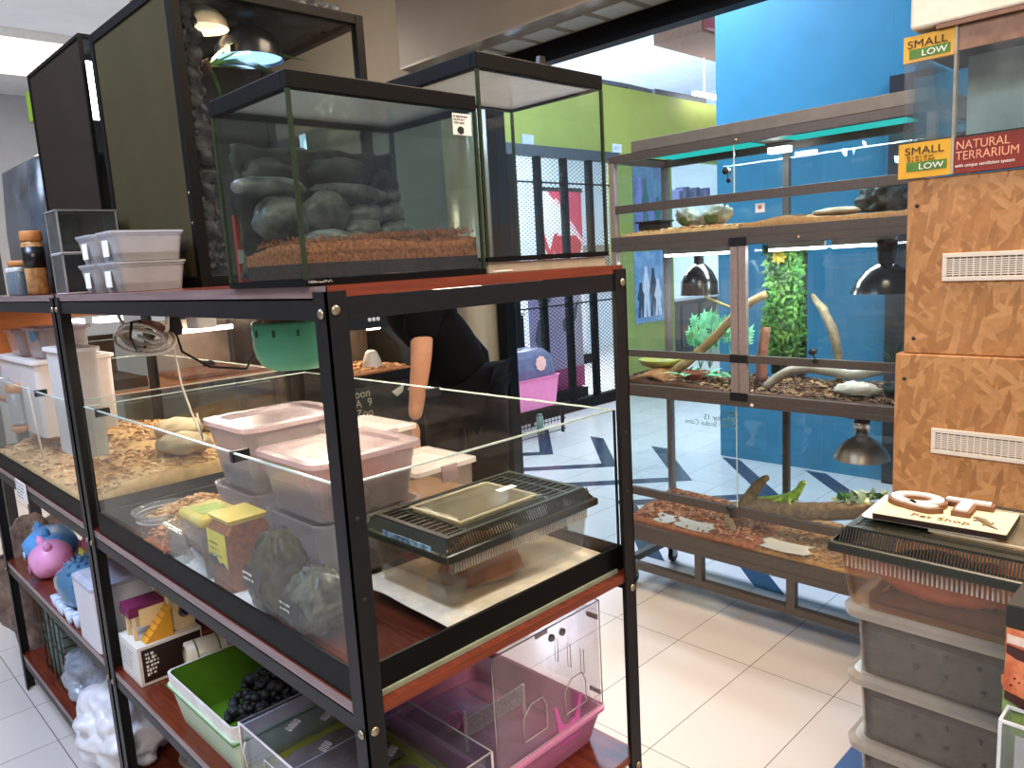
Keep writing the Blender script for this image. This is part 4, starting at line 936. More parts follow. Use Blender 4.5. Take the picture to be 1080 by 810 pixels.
# small tubs, acrylic boxes and jars at the aisle edge
def deli(label, c, z):
    t = thing('deli_tub', label, 'tub', (c[0], c[1], z), group='small labelled tubs at the rack edge')
    hx, hy, h = .070, .052, .054
    obj('body', B().loft([(hx*.86, hy*.86, .012, z), (hx*.97, hy*.97, .014, z+h-.004), (hx, hy, .014, z+h-.004), (hx, hy, .014, z+h), (hx*.97-.0015, hy*.97-.0015, .014, z+h), (hx*.86-.0015, hy*.86-.0015, .012, z+.002)], c, 5), frosted('deli_body', '#e6e8ec', .5), t)
    obj('lid', B().loft([(hx+.002, hy+.002, .014, z+h+.0003), (hx+.002, hy+.002, .014, z+h+.0045), (hx-.01, hy-.01, .012, z+h+.005)], c, 5), frosted('deli_lid', '#e2e4e8', .6), t)
    obj('soil', B().loft([(hx*.84, hy*.84, .01, z+.0025), (hx*.87, hy*.87, .01, z+.016)], c, 5), PEAT, t)
    obj('name_label', B().box(c[0]-hx*.985, c[0]-hx*.985+.001, c[1]-.018, c[1]+.016, z+.010, z+.042), PAPER, t)
deli('lower small tub in front of the olive board', (.082, .83), ZT); deli('upper small tub in front of the olive board', (.084, .83), ZT+.0598)
deli('lower small tub nearer the clear acrylic boxes', (.080, .955), ZT); deli('upper small tub nearer the clear acrylic boxes', (.082, .955), ZT+.0598)
def acr(label, z, h):
    t = thing('acrylic_box', label, 'box', (.08, 1.22, z), group='clear acrylic boxes stacked at the rack edge')
    x0, x1, y0, y1 = .022, .150, 1.155, 1.245
    panes(t, x0, x1, y0, y1, z+.003, z+h-.004, glass('smoky_acrylic', '#d4d8d8', 1, .06, '#a8acac'), .003, edge=False, names='wall')
    obj('floor_plate', B().box(x0, x1, y0, y1, z, z+.0025), EDGEW, t); obj('lid_frame', edgebox(B(), x0-.002, x1+.002, y0-.002, y1+.002, z+h-.0035, z+h, .006), M('smoky_edge', '#84888a', .25), t)
    obj('corner_edge', corners(B(), x0-.0003, x1+.0003, y0-.0003, y1+.0003, z+.003, z+h-.004, .0035), M('smoky_edge2', '#9a9ea0', .25), t)
    obj('lid_plate', B().box(x0+.005, x1-.005, y0+.005, y1-.005, z+h-.003, z+h-.001), glass('smoky_lid', '#b0b4b4', 1, .2, '#8a8d8c'), t)
acr('lower clear acrylic box beside the small tubs', ZT, .092); acr('upper clear acrylic box beside the small tubs', ZT+.0925, .098)
def jar(label, c, r, h, capm, bodym, lab=None, grp='jars at the rack edge'):
    t = thing('jar', label, 'jar', (c[0], c[1], ZT), group=grp)
    obj('body', B().lathe([(r*.9, 0), (r, .004), (r, h*.80), (r*.86, h*.84)], (c[0], c[1], ZT), 24), bodym, t)
    obj('cap', B().lathe([(r*.97, h*.842), (r*1.0, h*.85), (r*1.0, h*.985), (r*.92, h)], (c[0], c[1], ZT), 24), capm, t)
    if lab: obj('wrap_label', B().lathe([(r*1.006, h*.42), (r*1.012, h*.42), (r*1.012, h*.75), (r*1.006, h*.75)], (c[0], c[1], ZT), 24, cap=False), lab, t)
OC = M('orange_lid', '#b8763c', .5, 0, .1)
jar('tall amber jar with orange lid and dark label', (.045, 1.50), .026, .165, OC, M('amber_food', '#8a5e38', .3, 0, 0, 60, .2, col2='#c79a64'), M('black_wrap', '#1a1816', .3))
jar('squat jar with wide orange lid beyond the tall amber jar', (.05, 1.66), .034, .095, OC, frosted('jar_clear', '#9fb0b4', .5))
for i in range(3): jar(('slim clear vial touching the tall amber jar', 'slim clear vial between two other vials before the squat jar', 'slim clear vial at the free end of the vial row')[i], (.018, 1.56+.045*i), .012, .075, M('vial_cap', '#c4c8cc', .4), frosted('vial_clear', '#a8b8c4', .5), None, 'slim vials at the rack edge')
b = B().loft([(.19, .22, .03, ZT), (.195, .225, .05, ZT+.2), (.185, .215, .06, ZT+.40), (.12, .16, .06, ZT+.44)], (.34, 2.08), 6, smooth=True)
for v in b.v: v += Vector((1, 1, .3))*.018*noise.noise(v*9)
tag(obj('wrapped_bundle', b, M('smoke_film', '#26292d', .25, 0, 0, 7, .5, col2='#50565c')), 'dark bundle wrapped in smoky plastic film at the far end of the rack top', 'bundle')
tag(obj('wood_panel', B().box(.32, .335, 2.02, 2.32, 1.875, 2.03), wood('grey_oak', '#8a755c', '#a8937a', .6, (10, 1, 10), 5)), 'weathered wooden board above the smoky wrapped bundle', 'board')
t = thing('hanging_sign', 'lime green board above the weathered wooden board', 'sign', (.31, 2.2, 2.04))
obj('board', B().prism([(1.96, 2.13), (2.38, 2.13), (2.38, 2.03), (1.96, 2.03)], 'x', .30, .31), M('lime_board', '#8fb020', .5), t)
# ceiling fittings seen past the rack
t = thing('ceiling_light', 'bright grid ceiling light past the far end of the rack', 'ceiling light', (1.2, 5.9, 3.15))
obj('frame', edgebox(B(), .85, 1.55, 5.4, 6.5, 3.14, 3.199, .02), WHITEP, t)
obj('diffuser', B().box(.87, 1.53, 5.42, 6.48, 3.15, 3.16), emit('diffuser', '#fff0dc', 2.2), t)
b = B()
for i in range(1, 9): b.box(.87, 1.53, 5.4+.12*i, 5.41+.12*i, 3.141, 3.149)
obj('louvre', b, WHITEP, t)
point('dome_lamp_bulb', (.385, .87, 1.92), 2.0, '#a8d0ff', .03)
point('cream_lamp_bulb', (.275, .845, 1.955), 1.2, '#ffe0b8', .02)

# ---------------------------------------------------------------- low shelf of the near rack
ZL = .4962
t = thing('toy_carton', 'white printed carton under the wooden toy castle', 'carton', (.095, 1.08, ZL))
x0, x1, y0, y1, z1 = .022, .175, 1.025, 1.155, ZL+.098
obj('box', B().box(x0, x1, y0, y1, ZL, z1), M('carton_white', '#dcd8d0', .6, 0, .03), t, .001)
obj('dark_print', B().box(x0+.008, x1-.004, y0-.0008, y0-.0002, ZL+.008, z1-.008), M('carton_brown', '#2a1c18', .4), t)
strokes('printed_lines', t, PAPER, '-y', (x0+.016, y0-.001, z1-.018), .03, .010, 6, 4, .5)
strokes('printed_lines', t, M('print_grey', '#a8a8b0', .6), '-x', (x0-.0006, y1-.014, z1-.02), .09, .009, 6, 6, .25)
PINE = wood('pine', '#d9bd8a', '#e8d2a4', .55, (3, 3, 12), 6)
t = thing('toy_castle', 'wooden toy castle with yellow ramp and purple roof', 'toy', (.1, 1.09, z1+.0005)); zc = z1+.0006
def holed(b, axis, d0, d1, a0, a1, z0, z1, hc, hr, n=16):
    """board with a round hole"""
    ring = []
    for i in range(n):
        q = 2*PI*i/n; ca, sa = math.cos(q), math.sin(q); s = min((a1-hc[0])/ca if ca > 1e-6 else (a0-hc[0])/ca if ca < -1e-6 else 9, (z1-hc[1])/sa if sa > 1e-6 else (z0-hc[1])/sa if sa < -1e-6 else 9)
        ring.append(((hc[0]+hr*ca, hc[1]+hr*sa), (hc[0]+s*ca, hc[1]+s*sa)))
    def P(a, z, d): return (d, a, z) if axis == 'x' else (a, d, z)
    vs = []
    for (i_, o_) in ring: vs += [P(*i_, d0), P(*o_, d0), P(*i_, d1), P(*o_, d1)]
    fs = []
    for i in range(n):
        a, c = i*4, ((i+1) % n)*4
        fs += [(a, a+1, c+1, c), (a+2, c+2, c+3, a+3), (a, c, c+2, a+2), (a+1, a+3, c+3, c+1)]
    return b.add(vs, fs)
b = holed(B(), 'y', 1.045, 1.053, .112, .172, zc, zc+.125, (.15, zc+.045), .018)
b.prism([(.112, zc+.125), (.172, zc+.125), (.142, zc+.150)], 'y', 1.045, 1.053)
obj('tower_wall', b, PINE, t)
b = holed(B(), 'x', .112, .118, 1.054, 1.15, zc, zc+.125, (1.12, zc+.09), .015); obj('tower_wall', b, PINE, t)
obj('tower_wall', B().box(.119, .172, 1.142, 1.15, zc, zc+.125), PINE, t)
obj('blue_roof', B().prism([(.105, zc+.127), (.142, zc+.158), (.179, zc+.127), (.179, zc+.132), (.142, zc+.164), (.105, zc+.132)], 'y', 1.035, 1.155), M('blue_roof', '#243c9a', .5), t)
b = B().prism([(.045, zc), (.111, zc), (.111, zc+.072)], 'y', 1.032, 1.066); obj('ramp', b, M('yellow_ramp', '#d99a2a', .5, 0, .06, 10), t)
b = B()
for i in range(1, 6):
    q = i/6; b.bar((.045+.066*q, 1.0325, zc+.072*q+.0006), (.045+.066*q, 1.0655, zc+.072*q+.0006), .0022, .0016)
obj('tread', b, M('ramp_tread', '#a86a1c', .6), t)
obj('house_wall', B().box(.050, .110, 1.067, 1.073, zc+.030, zc+.075).box(.050, .056, 1.073, 1.12, zc+.03, zc+.075), PINE, t)
obj('purple_roof', B().box(.028, .110, 1.066, 1.13, zc+.076, zc+.086).box(.026, .048, 1.066, 1.13, zc+.060, zc+.0755), M('plum_roof', '#6e1f4c', .45, 0, .05), t)
for y in (1.075, 1.12): obj('post', B().box(.034, .042, y-.004, y+.004, zc, zc+.0595), PINE, t)
# green tub of black gravel
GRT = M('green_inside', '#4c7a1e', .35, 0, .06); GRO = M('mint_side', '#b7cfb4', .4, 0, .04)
t = thing('green_tub', 'green rectangular tub holding black stones on the low shelf', 'tub', (.17, .68, ZL))
c = (.165, .665); hx, hy, zt = .150, .165, ZL+.118
obj('body', B().loft([(hx*.86, hy*.9, .012, ZL), (hx*.97, hy*.97, .014, zt-.03)], c, caps=(True, False)).loft([(hx*.975, hy*.975, .014, zt-.030), (hx, hy, .014, zt-.030), (hx, hy, .014, zt-.026), (hx*.975, hy*.975, .014, zt-.026)], c, caps=(False, False)), GRO, t)
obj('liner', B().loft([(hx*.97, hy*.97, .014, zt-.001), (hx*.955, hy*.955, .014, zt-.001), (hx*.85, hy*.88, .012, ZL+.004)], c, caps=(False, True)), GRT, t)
obj('rim', B().loft([(hx*.975, hy*.975, .014, zt-.026), (hx*.985, hy*.985, .014, zt), (hx*.956, hy*.956, .014, zt)], c, caps=(False, False)), M('white_rim', '#d6d4d0', .4), t)
obj('green_line', edgebox(B(), c[0]-hx-.0005, c[0]+hx+.0005, c[1]-hy-.0005, c[1]+hy+.0005, zt-.0335, zt-.031, .003), M('line_green', '#3d7a2e', .5), t)
rnd = random.Random(8)
BLK = [M('black_stone%d' % i, cc, .6, 0, .3, 30, .2) for i, cc in enumerate(('#15171a', '#24282e', '#343a44'))]
n = 0
for lay, (nn, rr) in enumerate(((62, .112), (58, .108), (52, .10), (46, .088), (36, .07), (22, .05))):
    for i in range(nn):
        a = rnd.uniform(0, 6.28); q = rr*math.sqrt(rnd.random()); s = rnd.uniform(.009, .014)
        b = B().blob((.178+q*math.cos(a)*.95, .655+q*math.sin(a), ZL+.014+lay*.017+rnd.uniform(-.003, .003)), (s, s*rnd.uniform(.7, 1), s*rnd.uniform(.6, .9)), .38, 3, n*1.7, 1).sm_(False)
        tag(obj('black_stone', b, BLK[n % 3]), 'glossy black stone in the heap inside the green tub', 'stone', 'black stones in the green tub'); n += 1
b = B().blob((.245, .60, ZL+.118), (.03, .035, .02), .1, 2, 5); tag(obj('grey_stone', b, ROCK), 'single large grey stone on top of the black stones', 'stone')
t = thing('ceramic_tunnel', 'striped ceramic tunnel lying between the carton and the green tub', 'tunnel', (.14, .92, ZL))
obj('tube', B().lathe([(.028, 0), (.036, .004), (.036, .086), (.028, .09), (.024, .086), (.024, .004)], (.095, .925, ZL+.080), 28, (.75, -.1, 0), cap=False), M('glazed_cream', '#c9c2ac', .3, 0, .05), t)
for h in (.02, .07): obj('stripe', B().lathe([(.0365, h), (.037, h+.002), (.0365, h+.004)], (.095, .925, ZL+.080), 28, (.75, -.1, 0), cap=False), M('stripe_green', '#5a6a50', .4), t)
obj('stand', B().box(.08, .18, .89, .95, ZL, ZL+.045), CREAM, t)
for i, (x, lab) in enumerate(((.205, 'lower white and green food box between the castle and the tunnel'), (.262, 'taller white and green food box behind the toy castle'))):
    zt_ = ZL+.085+.07*i; y0, y1 = (.975, 1.14) if i else (.97, 1.02)
    t = thing('food_box', lab, 'box', (x+.02, (y0+y1)/2, ZL))
    obj('carton', B().box(x, x+.045, y0, y1, ZL, zt_), M('box_white%d' % i, '#d4dcd6', .5), t, .001); e = x-.0006; h_ = zt_-ZL; w_ = y1-y0
    obj('green_print', B().prism([(y0+.003, ZL+h_*.2), (y1-.003, ZL+h_*.15), (y1-.003, ZL+h_*.45), (y0+w_*.5, ZL+h_*.62), (y0+.003, ZL+h_*.5)], 'x', e-.0006, e), M('box_green%d' % i, '#5f9a3a', .5, 0, .3, 20), t)
    obj('blue_print', B().prism([(y0+.006, ZL+h_*.12), (y0+w_*.3, ZL+h_*.12), (y0+w_*.2, ZL+h_*.45)], 'x', e-.0013, e-.0007), M('box_blue%d' % i, '#2c3f8a', .5), t)
    strokes('printed_lines', t, M('box_ink%d' % i, '#6a7a72', .6), '-x', (e-.0004, y1-.006, ZL+h_*.93), w_*.6, .012, 2, i+9, .4)
tag(obj('paper_roll', B().lathe([(.008, 0), (.03, 0), (.03, .09), (.008, .09)], (.36, .87, ZL), 20), CREAM), 'cream paper roll standing behind the green tub', 'roll')
def wirebox(b, x0, x1, y0, y1, z0, z1, r=.0016):
    for z in (z0, z1): b.tube([(x0, y0, z), (x1, y0, z), (x1, y1, z), (x0, y1, z), (x0, y0, z)], r, 5)
    for x in (x0, x1):
        for y in (y0, y1): b.tube([(x, y, z0), (x, y, z1)], r, 5)
    return b
def slotrows(b, x0, y0, z, n, ang=.5, lx=.016, gap=.009):
    for i in range(n):
        c = Vector((x0+gap*i*math.cos(ang), y0+gap*i*math.sin(ang), z)); d = Vector((math.cos(ang+1.2), math.sin(ang+1.2), 0))*lx/2; q = Vector((-d.y, d.x, 0)).normalized()*.002
        b.tube([c-d-q, c+d-q, c+d+q, c-d+q, c-d-q], .0007, 4)
# hamster cage with lime base and clear top
t = thing('hamster_cage', 'clear topped hamster cage with lime base at the rack corner', 'cage', (.155, .285, ZL))
c = (.155, .285); hx, hy = .128, .215
obj('base', trayshell(B(), c, hx, hy, ZL, ZL+.030, .02, .95), M('lime_plastic', '#9aa42c', .35, 0, .05), t)
x0, x1, y0, y1, z0, z1 = c[0]-hx+.004, c[0]+hx-.004, c[1]-hy+.004, c[1]+hy-.004, ZL+.0305, ZL+.130
b = B().box(x0, x0+.002, y0, y1, z0, z1).box(x1-.002, x1, y0, y1, z0, z1).box(x0+.003, x1-.003, y0, y0+.002, z0, z1).box(x0+.003, x1-.003, y1-.002, y1, z0, z1).box(x0, x1, y0, y1, z1+.0003, z1+.002)
obj('clear_top', b, glass('bluish_acrylic', '#f2f4fa', 1, .012, '#dfe6f6'), t)
obj('moulded_edge', wirebox(B(), x0-.001, x1+.001, y0-.001, y1+.001, z0+.001, z1+.001, .0022), EDGEW, t)
b = B()
for (xx, yy, n) in ((.08, .40, 4), (.14, .38, 4), (.09, .30, 3), (.06, .17, 3), (.16, .20, 3), (.2, .3, 4)):
    for i in range(n): b = B(); slotrows(b, xx+.009*i*math.cos(.5), yy+.009*i*math.sin(.5), z1+.0035, 1); obj('air_slot', b, EDGEW, t)
obj('door_outline', B().tube([(x0-.002, .40, z0+.02), (x0-.003, .40, z0+.07), (x0-.003, .33, z0+.07), (x0-.002, .33, z0+.02)], .0014, 5).tube([(x0-.002, y1-.02, z0+.01), (x0-.005, y1-.015, z0+.05), (x0-.002, y1-.02, z0+.07)], .002, 5), EDGEW, t)
obj('seam', B().box(x0-.0012, x0-.0004, .29, .292, z0, z1).box(x0, x1, .29, .292, z1+.0022, z1+.003), M('seam_grey', '#8890a0', .4), t)
b = B().blob((.19, .20, ZL+.062), (.03, .034, .03), .15, 2, 4); tag(obj('hide_dome', b, M('smoky_brown', '#5c5346', .5, 0, .3, 20, .3)), 'brown grey hide lump inside the lime based cage', 'hide')
b = B().sheet(lambda u, v: (.06+.20*u, .30+.16*v, ZL+.032+.02*abs(noise.noise(Vector((u*5, v*5, 9))))+.01*math.sin(PI*u)), 14, 12, .003)
tag(obj('grey_cloth', b, M('taupe_cloth', '#6f675e', .8, 0, .2, 30, .3)), 'crumpled taupe sheet inside the lime based cage', 'cloth')
# pink cage base with clear top
t = thing('hamster_cage', 'wide hamster cage with clear top and pink tray at the open end of the rack', 'cage', (.436, .265, ZL))
c = (.436, .268); hx, hy = .143, .196
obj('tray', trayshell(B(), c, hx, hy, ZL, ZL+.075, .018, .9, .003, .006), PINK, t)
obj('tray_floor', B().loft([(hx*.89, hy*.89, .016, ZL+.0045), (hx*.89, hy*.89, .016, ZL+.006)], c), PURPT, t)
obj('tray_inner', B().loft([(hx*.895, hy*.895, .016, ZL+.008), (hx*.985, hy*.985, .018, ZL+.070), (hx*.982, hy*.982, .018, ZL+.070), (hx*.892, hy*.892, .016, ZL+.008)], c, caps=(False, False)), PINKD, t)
x0, x1, y0, y1, z0, z1 = c[0]-hx+.002, c[0]+hx-.001, c[1]-hy+.004, c[1]+hy-.004, ZL+.0755, ZL+.293
b = B().box(x0, x0+.002, y0, y1, z0, z1).box(x1-.002, x1, y0, y1, z0, z1).box(x0+.003, x1-.003, y0, y0+.002, z0, z1).box(x0+.003, x1-.003, y1-.002, y1, z0, z1).box(x0, x1, y0, y1, z1+.0003, z1+.002)
obj('clear_top', b, CLEARA, t)
ED2 = M('acrylic_line', '#b4a8a4', .2, 0, .05)
b = wirebox(B(), x0-.001, x1+.001, y0-.001, y1+.001, z0+.001, z1+.001, .0013)
b.tube([(x0, y0+.12, z1+.002), (x1, y0+.12, z1+.002)], .0012, 5)
obj('moulded_edge', b, ED2, t)
b = B()
for (xa, ya) in ((.36, y0-.0015), (.47, y0-.0015)):
    b.tube([(xa, ya, z0+.03), (xa, ya, z0+.075), (xa+.02, ya, z0+.095), (xa+.05, ya, z0+.095), (xa+.06, ya, z0+.075), (xa+.06, ya, z0+.03), (xa, ya, z0+.03)], .0013, 5)
b.tube([(.40, y0+.02, z1+.003), (.50, y0+.02, z1+.003), (.51, y0+.06, z1+.003), (.50, y0+.10, z1+.003), (.40, y0+.10, z1+.003), (.39, y0+.06, z1+.003), (.40, y0+.02, z1+.003)], .0013, 5)
obj('door_outline', b, ED2, t)
b = B()
for i in range(3): b.tube([(x1+.0012, .12+.035*i, z0+.05), (x1+.0012, .12+.035*i, z0+.10), (x1+.0012, .128+.035*i, z0+.10), (x1+.0012, .128+.035*i, z0+.05), (x1+.0012, .12+.035*i, z0+.05)], .0009, 5)
obj('side_slots', b, ED2, t)
for (xx, yy, n) in ((.36, .12, 3), (.40, .32, 4), (.36, .40, 3)):
    for i in range(n): b = B(); slotrows(b, xx+.009*i*math.cos(.5), yy+.009*i*math.sin(.5), z1+.0035, 1); obj('air_slot', b, ED2, t)
b = B()
for xx in (.44, .47): b.lathe([(.0005, 0), (.007, 0), (.007, -.004), (.0005, -.004)], (xx, y0-.001, z1-.02), 16, (0, 1, 0))
obj('wheel_stud', b, M('smoke_stud', '#7a7472', .3), t)
obj('hinge', B().box(x1-.001, x1+.003, y0+.004, y0+.03, z0+.02, z0+.03).box(x1-.001, x1+.003, y0+.004, y0+.03, z1-.04, z1-.03).box(.40, .43, y0-.004, y0-.001, z1-.006, z1+.002), ED2, t)
t = thing('wheel_bracket', 'bright pink wheel bracket standing in the pink tray', 'bracket', (.50, .08, ZL+.06)); ZP = ZL+.052
b = B().prism([(.455, ZP), (.505, ZP), (.512, ZP+.04), (.52, ZP+.075), (.513, ZP+.078), (.505, ZP+.055), (.497, ZP+.035), (.48, ZP+.028), (.463, ZP+.035), (.455, ZP+.055), (.449, ZP+.078), (.442, ZP+.075), (.449, ZP+.04)], 'y', .0755, .0815)
obj('frame', b, M('hot_pink', '#e06ab4', .35, 0, .05), t)
obj('foot', B().box(.455, .505, .0755, .095, ZP-.004, ZP-.0005), M('hot_pink_b', '#e06ab4', .35), t)
ZP = ZL+.0065
t = thing('mesh_ramp', 'grey mesh ramp strip standing in the pink tray', 'ramp', (.44, .27, ZL+.008))
b = B().box(.37, .525, .245, .249, ZP+.03, ZP+.068); obj('strip', b, M('mesh_grey', '#8f9296', .6, 0, 0, 260, .4, col2='#c2c4c8'), t)
obj('white_edge', B().box(.365, .3695, .244, .25, ZP, ZP+.085).box(.5255, .53, .244, .25, ZP, ZP+.069), WHITEP, t)
b = B().tube([(.365+.018*math.cos(a*PI/8), .28, ZP+.05+.018*math.sin(a*PI/8)) for a in range(-3, 12)], .004, 8)
tag(obj('tube_ring', b, PINKD), 'curved deep pink ring behind the mesh ramp', 'ring')
b = B().sheet(lambda u, v: (.36+.14*u, .30+.12*v, ZP+.018+.008*math.sin(4*u)*math.sin(3*v)), 8, 8, .003)
tag(obj('purple_sheet', b, PURPT), 'loose clear purple panel lying at the rear of the pink tray', 'panel')

# ---------------------------------------------------------------- low shelf of the further rack: pastel toys
t = thing('white_bin', 'tall white upright bin with grey top beside the steel post', 'bin', (.09, 1.365, ZL))
b = B().loft([(.085, .085, .012, ZL), (.088, .088, .014, ZL+.17)], (.092, 1.365)); obj('body', b, M('bin_white', '#d2d3d9', .45, 0, .04), t)
obj('lid', B().loft([(.089, .089, .014, ZL+.1705), (.089, .089, .014, ZL+.18), (.075, .075, .014, ZL+.187)], (.092, 1.365)), M('bin_lid', '#aeb2c2', .45), t)
b = B().blob((.26, 1.30, ZL+.10), (.09, .09, .10), .05, 2, 2, flat=ZL+.001)
tag(obj('lilac_dome', b, frosted('lilac_clear', '#9a7ac4', .6)), 'clear lilac dome house behind the white bin', 'dome house')
t = thing('hedgehog_house', 'pale blue clear hedgehog shaped hamster house with spiky feet', 'hamster house', (.1, 1.53, ZL))
PB = frosted('pale_blue_clear', '#7fb8e0', .62, .1)
b = B().blob((.085, 1.61, ZL+.085), (.085, .135, .072), .06, 3, 6, flat=ZL+.034); obj('shell', b, PB, t)
b = B()
for k in range(34):
    a = k*2.4; q = .15+.8*k/34; p = Vector((.085+.08*q*math.cos(a), 1.61+.128*q*math.sin(a), ZL+.085+.072*math.sqrt(max(0, 1-q*q)))); n_ = (p-Vector((.085, 1.61, ZL+.07))).normalized()
    b.lathe([(.007, -.002), (.004, .006), (.0005, .012)], p, 8, n_)
obj('spines', b, PB, t)
for k in range(9): obj('foot', B().lathe([(.004, 0), (.009, .012), (.013, .04)], (.016+.008*math.sin(k*2), 1.50+.027*k, ZL), 10), M('pale_blue_white', '#c4d4ec', .4), t)
def toyhouse(label, c, r, m, ear, face, z=ZL):
    t = thing('hamster_house', label, 'hamster house', (c[0], c[1], z))
    obj('body', B().blob((c[0], c[1], z+r[2]*.86), r, .05, 1.8, c[1]*9, flat=z+.0005), m, t)
    for s in (-1, 1): obj('ear', B().lathe([(.014, 0), (.013, .018), (.004, .034)], (c[0]-r[0]*.2, c[1]+s*r[1]*.5, z+r[2]*1.55), 12, (-.2, s*.3, 1)), ear, t)
    obj('door_hole', B().lathe([(.0005, 0), (.014, 0), (.014, -.004), (.0005, -.004)], (c[0]-r[0]*.96, c[1], z+r[2]*.6), 18, (1, 0, 0)), face, t)
    return t
PK1 = M('candy_pink', '#e59acb', .4, 0, .04); PK2 = M('rose_pink', '#d2689c', .4, 0, .05); YL = M('butter_yellow', '#d8cd62', .4, 0, .06); BL = M('sky_blue', '#5f9fdc', .4, 0, .05)
toyhouse('butter yellow ceramic hamster house with cream base', (.150, 1.80), (.075, .06, .06), YL, YL, M('brown_hole', '#6a4a38', .7))
toyhouse('rose pink ceramic hamster house with white ears', (.24, 1.94), (.085, .095, .085), PK2, M('white_ear', '#ece4e6', .4), PK1)
toyhouse('candy pink ceramic pig house at the shelf edge', (.082, 2.02), (.068, .072, .065), PK1, PK1, M('pink_hole', '#a85f86', .6))
toyhouse('sky blue ceramic hamster house furthest along the low shelf', (.12, 2.19), (.085, .09, .066), BL, BL, M('pale_hole', '#a8cbe8', .5))
b = B().prism([(1.90, ZL), (2.10, ZL), (2.0, ZL+.19)], 'x', .33, .34)
tag(obj('play_tent', b, M('crimson_cloth', '#b0245c', .8)), 'crimson triangular play tent behind the pink houses', 'tent')
t = thing('price_card', 'small yellow green price card behind the rose pink house', 'card', (.25, 1.75, ZL))
obj('sheet', B().box(.248, .25, 1.71, 1.79, ZL+.13, ZL+.185), M('lime_card', '#a8a85c', .6), t); obj('stick', B().box(.2505, .253, 1.748, 1.752, ZL, ZL+.16), CREAM, t)
b = B().blob((.25, 1.62, ZL+.085), (.05, .05, .10), .15, 2, 9, flat=ZL+.0005); tag(obj('beige_plush', b, M('beige_plush', '#9a8a74', .9, 0, .2, 60, .4)), 'beige plush lump under the price card', 'plush')
# bottom shelf
ZB = .1388
def baggy(label, c, r, m, seed, amp=.12, name='plastic_bag', lim=None):
    b = B().blob((c[0], c[1], ZB+r[2]*.95), r, amp, 2.6, seed, 5, flat=ZB+.001)
    cc = Vector((c[0], c[1], ZB+r[2]*.6))
    for v in b.v:
        if v.z > ZB+.004: d_ = (v-cc).normalized(); v += d_*(.030*(.4-abs(noise.noise(v*13+Vector((seed, 0, 0)))))+.016*(.3-abs(noise.noise(v*31))))
    for v in b.v:
        v.z = max(v.z, ZB+.0008)
        if lim: v.x = min(max(v.x, lim[0]), lim[1]); v.y = min(max(v.y, lim[2]), lim[3])
    return tag(obj(name, b, m), label, 'bag')
WB = M('white_film', '#d6d8de', .3, 0, .08, 25, .3); GB = M('grey_film', '#5c636e', .2, 0, 0, 14, .4, col2='#9aa4b2')
baggy('crumpled white plastic bag bulging over the bottom shelf edge', (.075, 1.40), (.12, .16, .10), WB, 3, .16, lim=(-.08, .5, 1.235, 1.60))
baggy('shiny grey plastic wrapped pack behind the white bag', (.13, 1.74), (.11, .13, .10), GB, 7, .14, lim=(.01, .5, 1.605, 1.88))
t = thing('bark_pack', 'brown labelled pack lying on top of the grey wrapped pack', 'pack', (.2, 1.72, .352)); obj('pack', B().box(.14, .27, 1.64, 1.80, .352, .382), M('pack_brown', '#5a4028', .5, 0, .2, 12), t, .004); obj('label', B().box(.15, .26, 1.65, 1.79, .3822, .3828), M('pack_label', '#3a2a20', .4, 0, .4, 20), t)
t = thing('wire_crate', 'dark green wire crate of folded packs on the bottom shelf', 'crate', (.13, 2.0, ZB))
b = B()
for i in range(7): b.box(.05, .24, 1.90, 2.12, ZB+.012+.034*i, ZB+.040+.034*i)
obj('folded_packs', b, M('dark_packs', '#222a22', .5, 0, 0, 20, .2, col2='#6f7f78'), t)
b = B()
for y in (1.89, 1.95, 2.01, 2.07, 2.13): b.tube([(.042, y, ZB), (.042, y, ZB+.26)], .0025, 6)
for z in (.002, .13, .26): b.tube([(.042, 1.89, ZB+z), (.042, 2.13, ZB+z), (.25, 2.13, ZB+z), (.25, 1.89, ZB+z), (.042, 1.89, ZB+z)], .0025, 6)
obj('wire_frame', b, M('wire_green', '#20301f', .5), t)
baggy('brown crumpled wrapped bundle in the dark rear of the bottom shelf', (.40, 1.95), (.14, .26, .13), M('brown_film', '#2e221a', .4, 0, 0, 18, .5, col2='#6a503c'), 12, .2, 'bundle', lim=(.28, .56, 1.62, 2.28))
b = B().blob((.16, 2.58, .27), (.16, .20, .27), .18, 2.6, 14, 4, flat=.001)
tag(obj('bark_sack', b, M('brown_sack', '#3c2a20', .35, 0, 0, 16, .5, col2='#8a6e5c')), 'clear sack of brown bark on the floor past the rack', 'sack')
baggy('clear crumpled brown pack under the toy carton shelf', (.22, 1.0), (.13, .14, .11), M('clear_brown_film', '#4e443c', .25, 0, 0, 18, .5, col2='#8f857a'), 21, .2, 'bundle', lim=(.04, .55, .84, 1.14))
t = thing('wire_basket', 'light blue wire basket on the bottom shelf of the near rack', 'basket', (.2, .62, ZB))
b = B(); x0, x1, y0, y1, z1 = .04, .34, .44, .80, ZB+.20
for i in range(19): b.tube([(x0, y0+.02*i*.999, ZB+.01), (x0, y0+.02*i*.999, z1)], .0016, 5)
for i in range(16): b.tube([(x0+.02*i, y0, ZB+.01), (x0+.02*i, y0, z1)], .0016, 5); b.tube([(x0+.02*i, y1, ZB+.01), (x0+.02*i, y1, z1)], .0016, 5)
for z in (ZB+.005, z1): b.tube([(x0, y0, z), (x1, y0, z), (x1, y1, z), (x0, y1, z), (x0, y0, z)], .003, 6)
obj('wires', b, M('white_wire', '#dfe4ec', .4), t)
obj('blue_tray', trayshell(B(), (.19, .62), .14, .17, ZB+.006, ZB+.14, .02, .95), M('light_blue', '#79a8dc', .4), t)

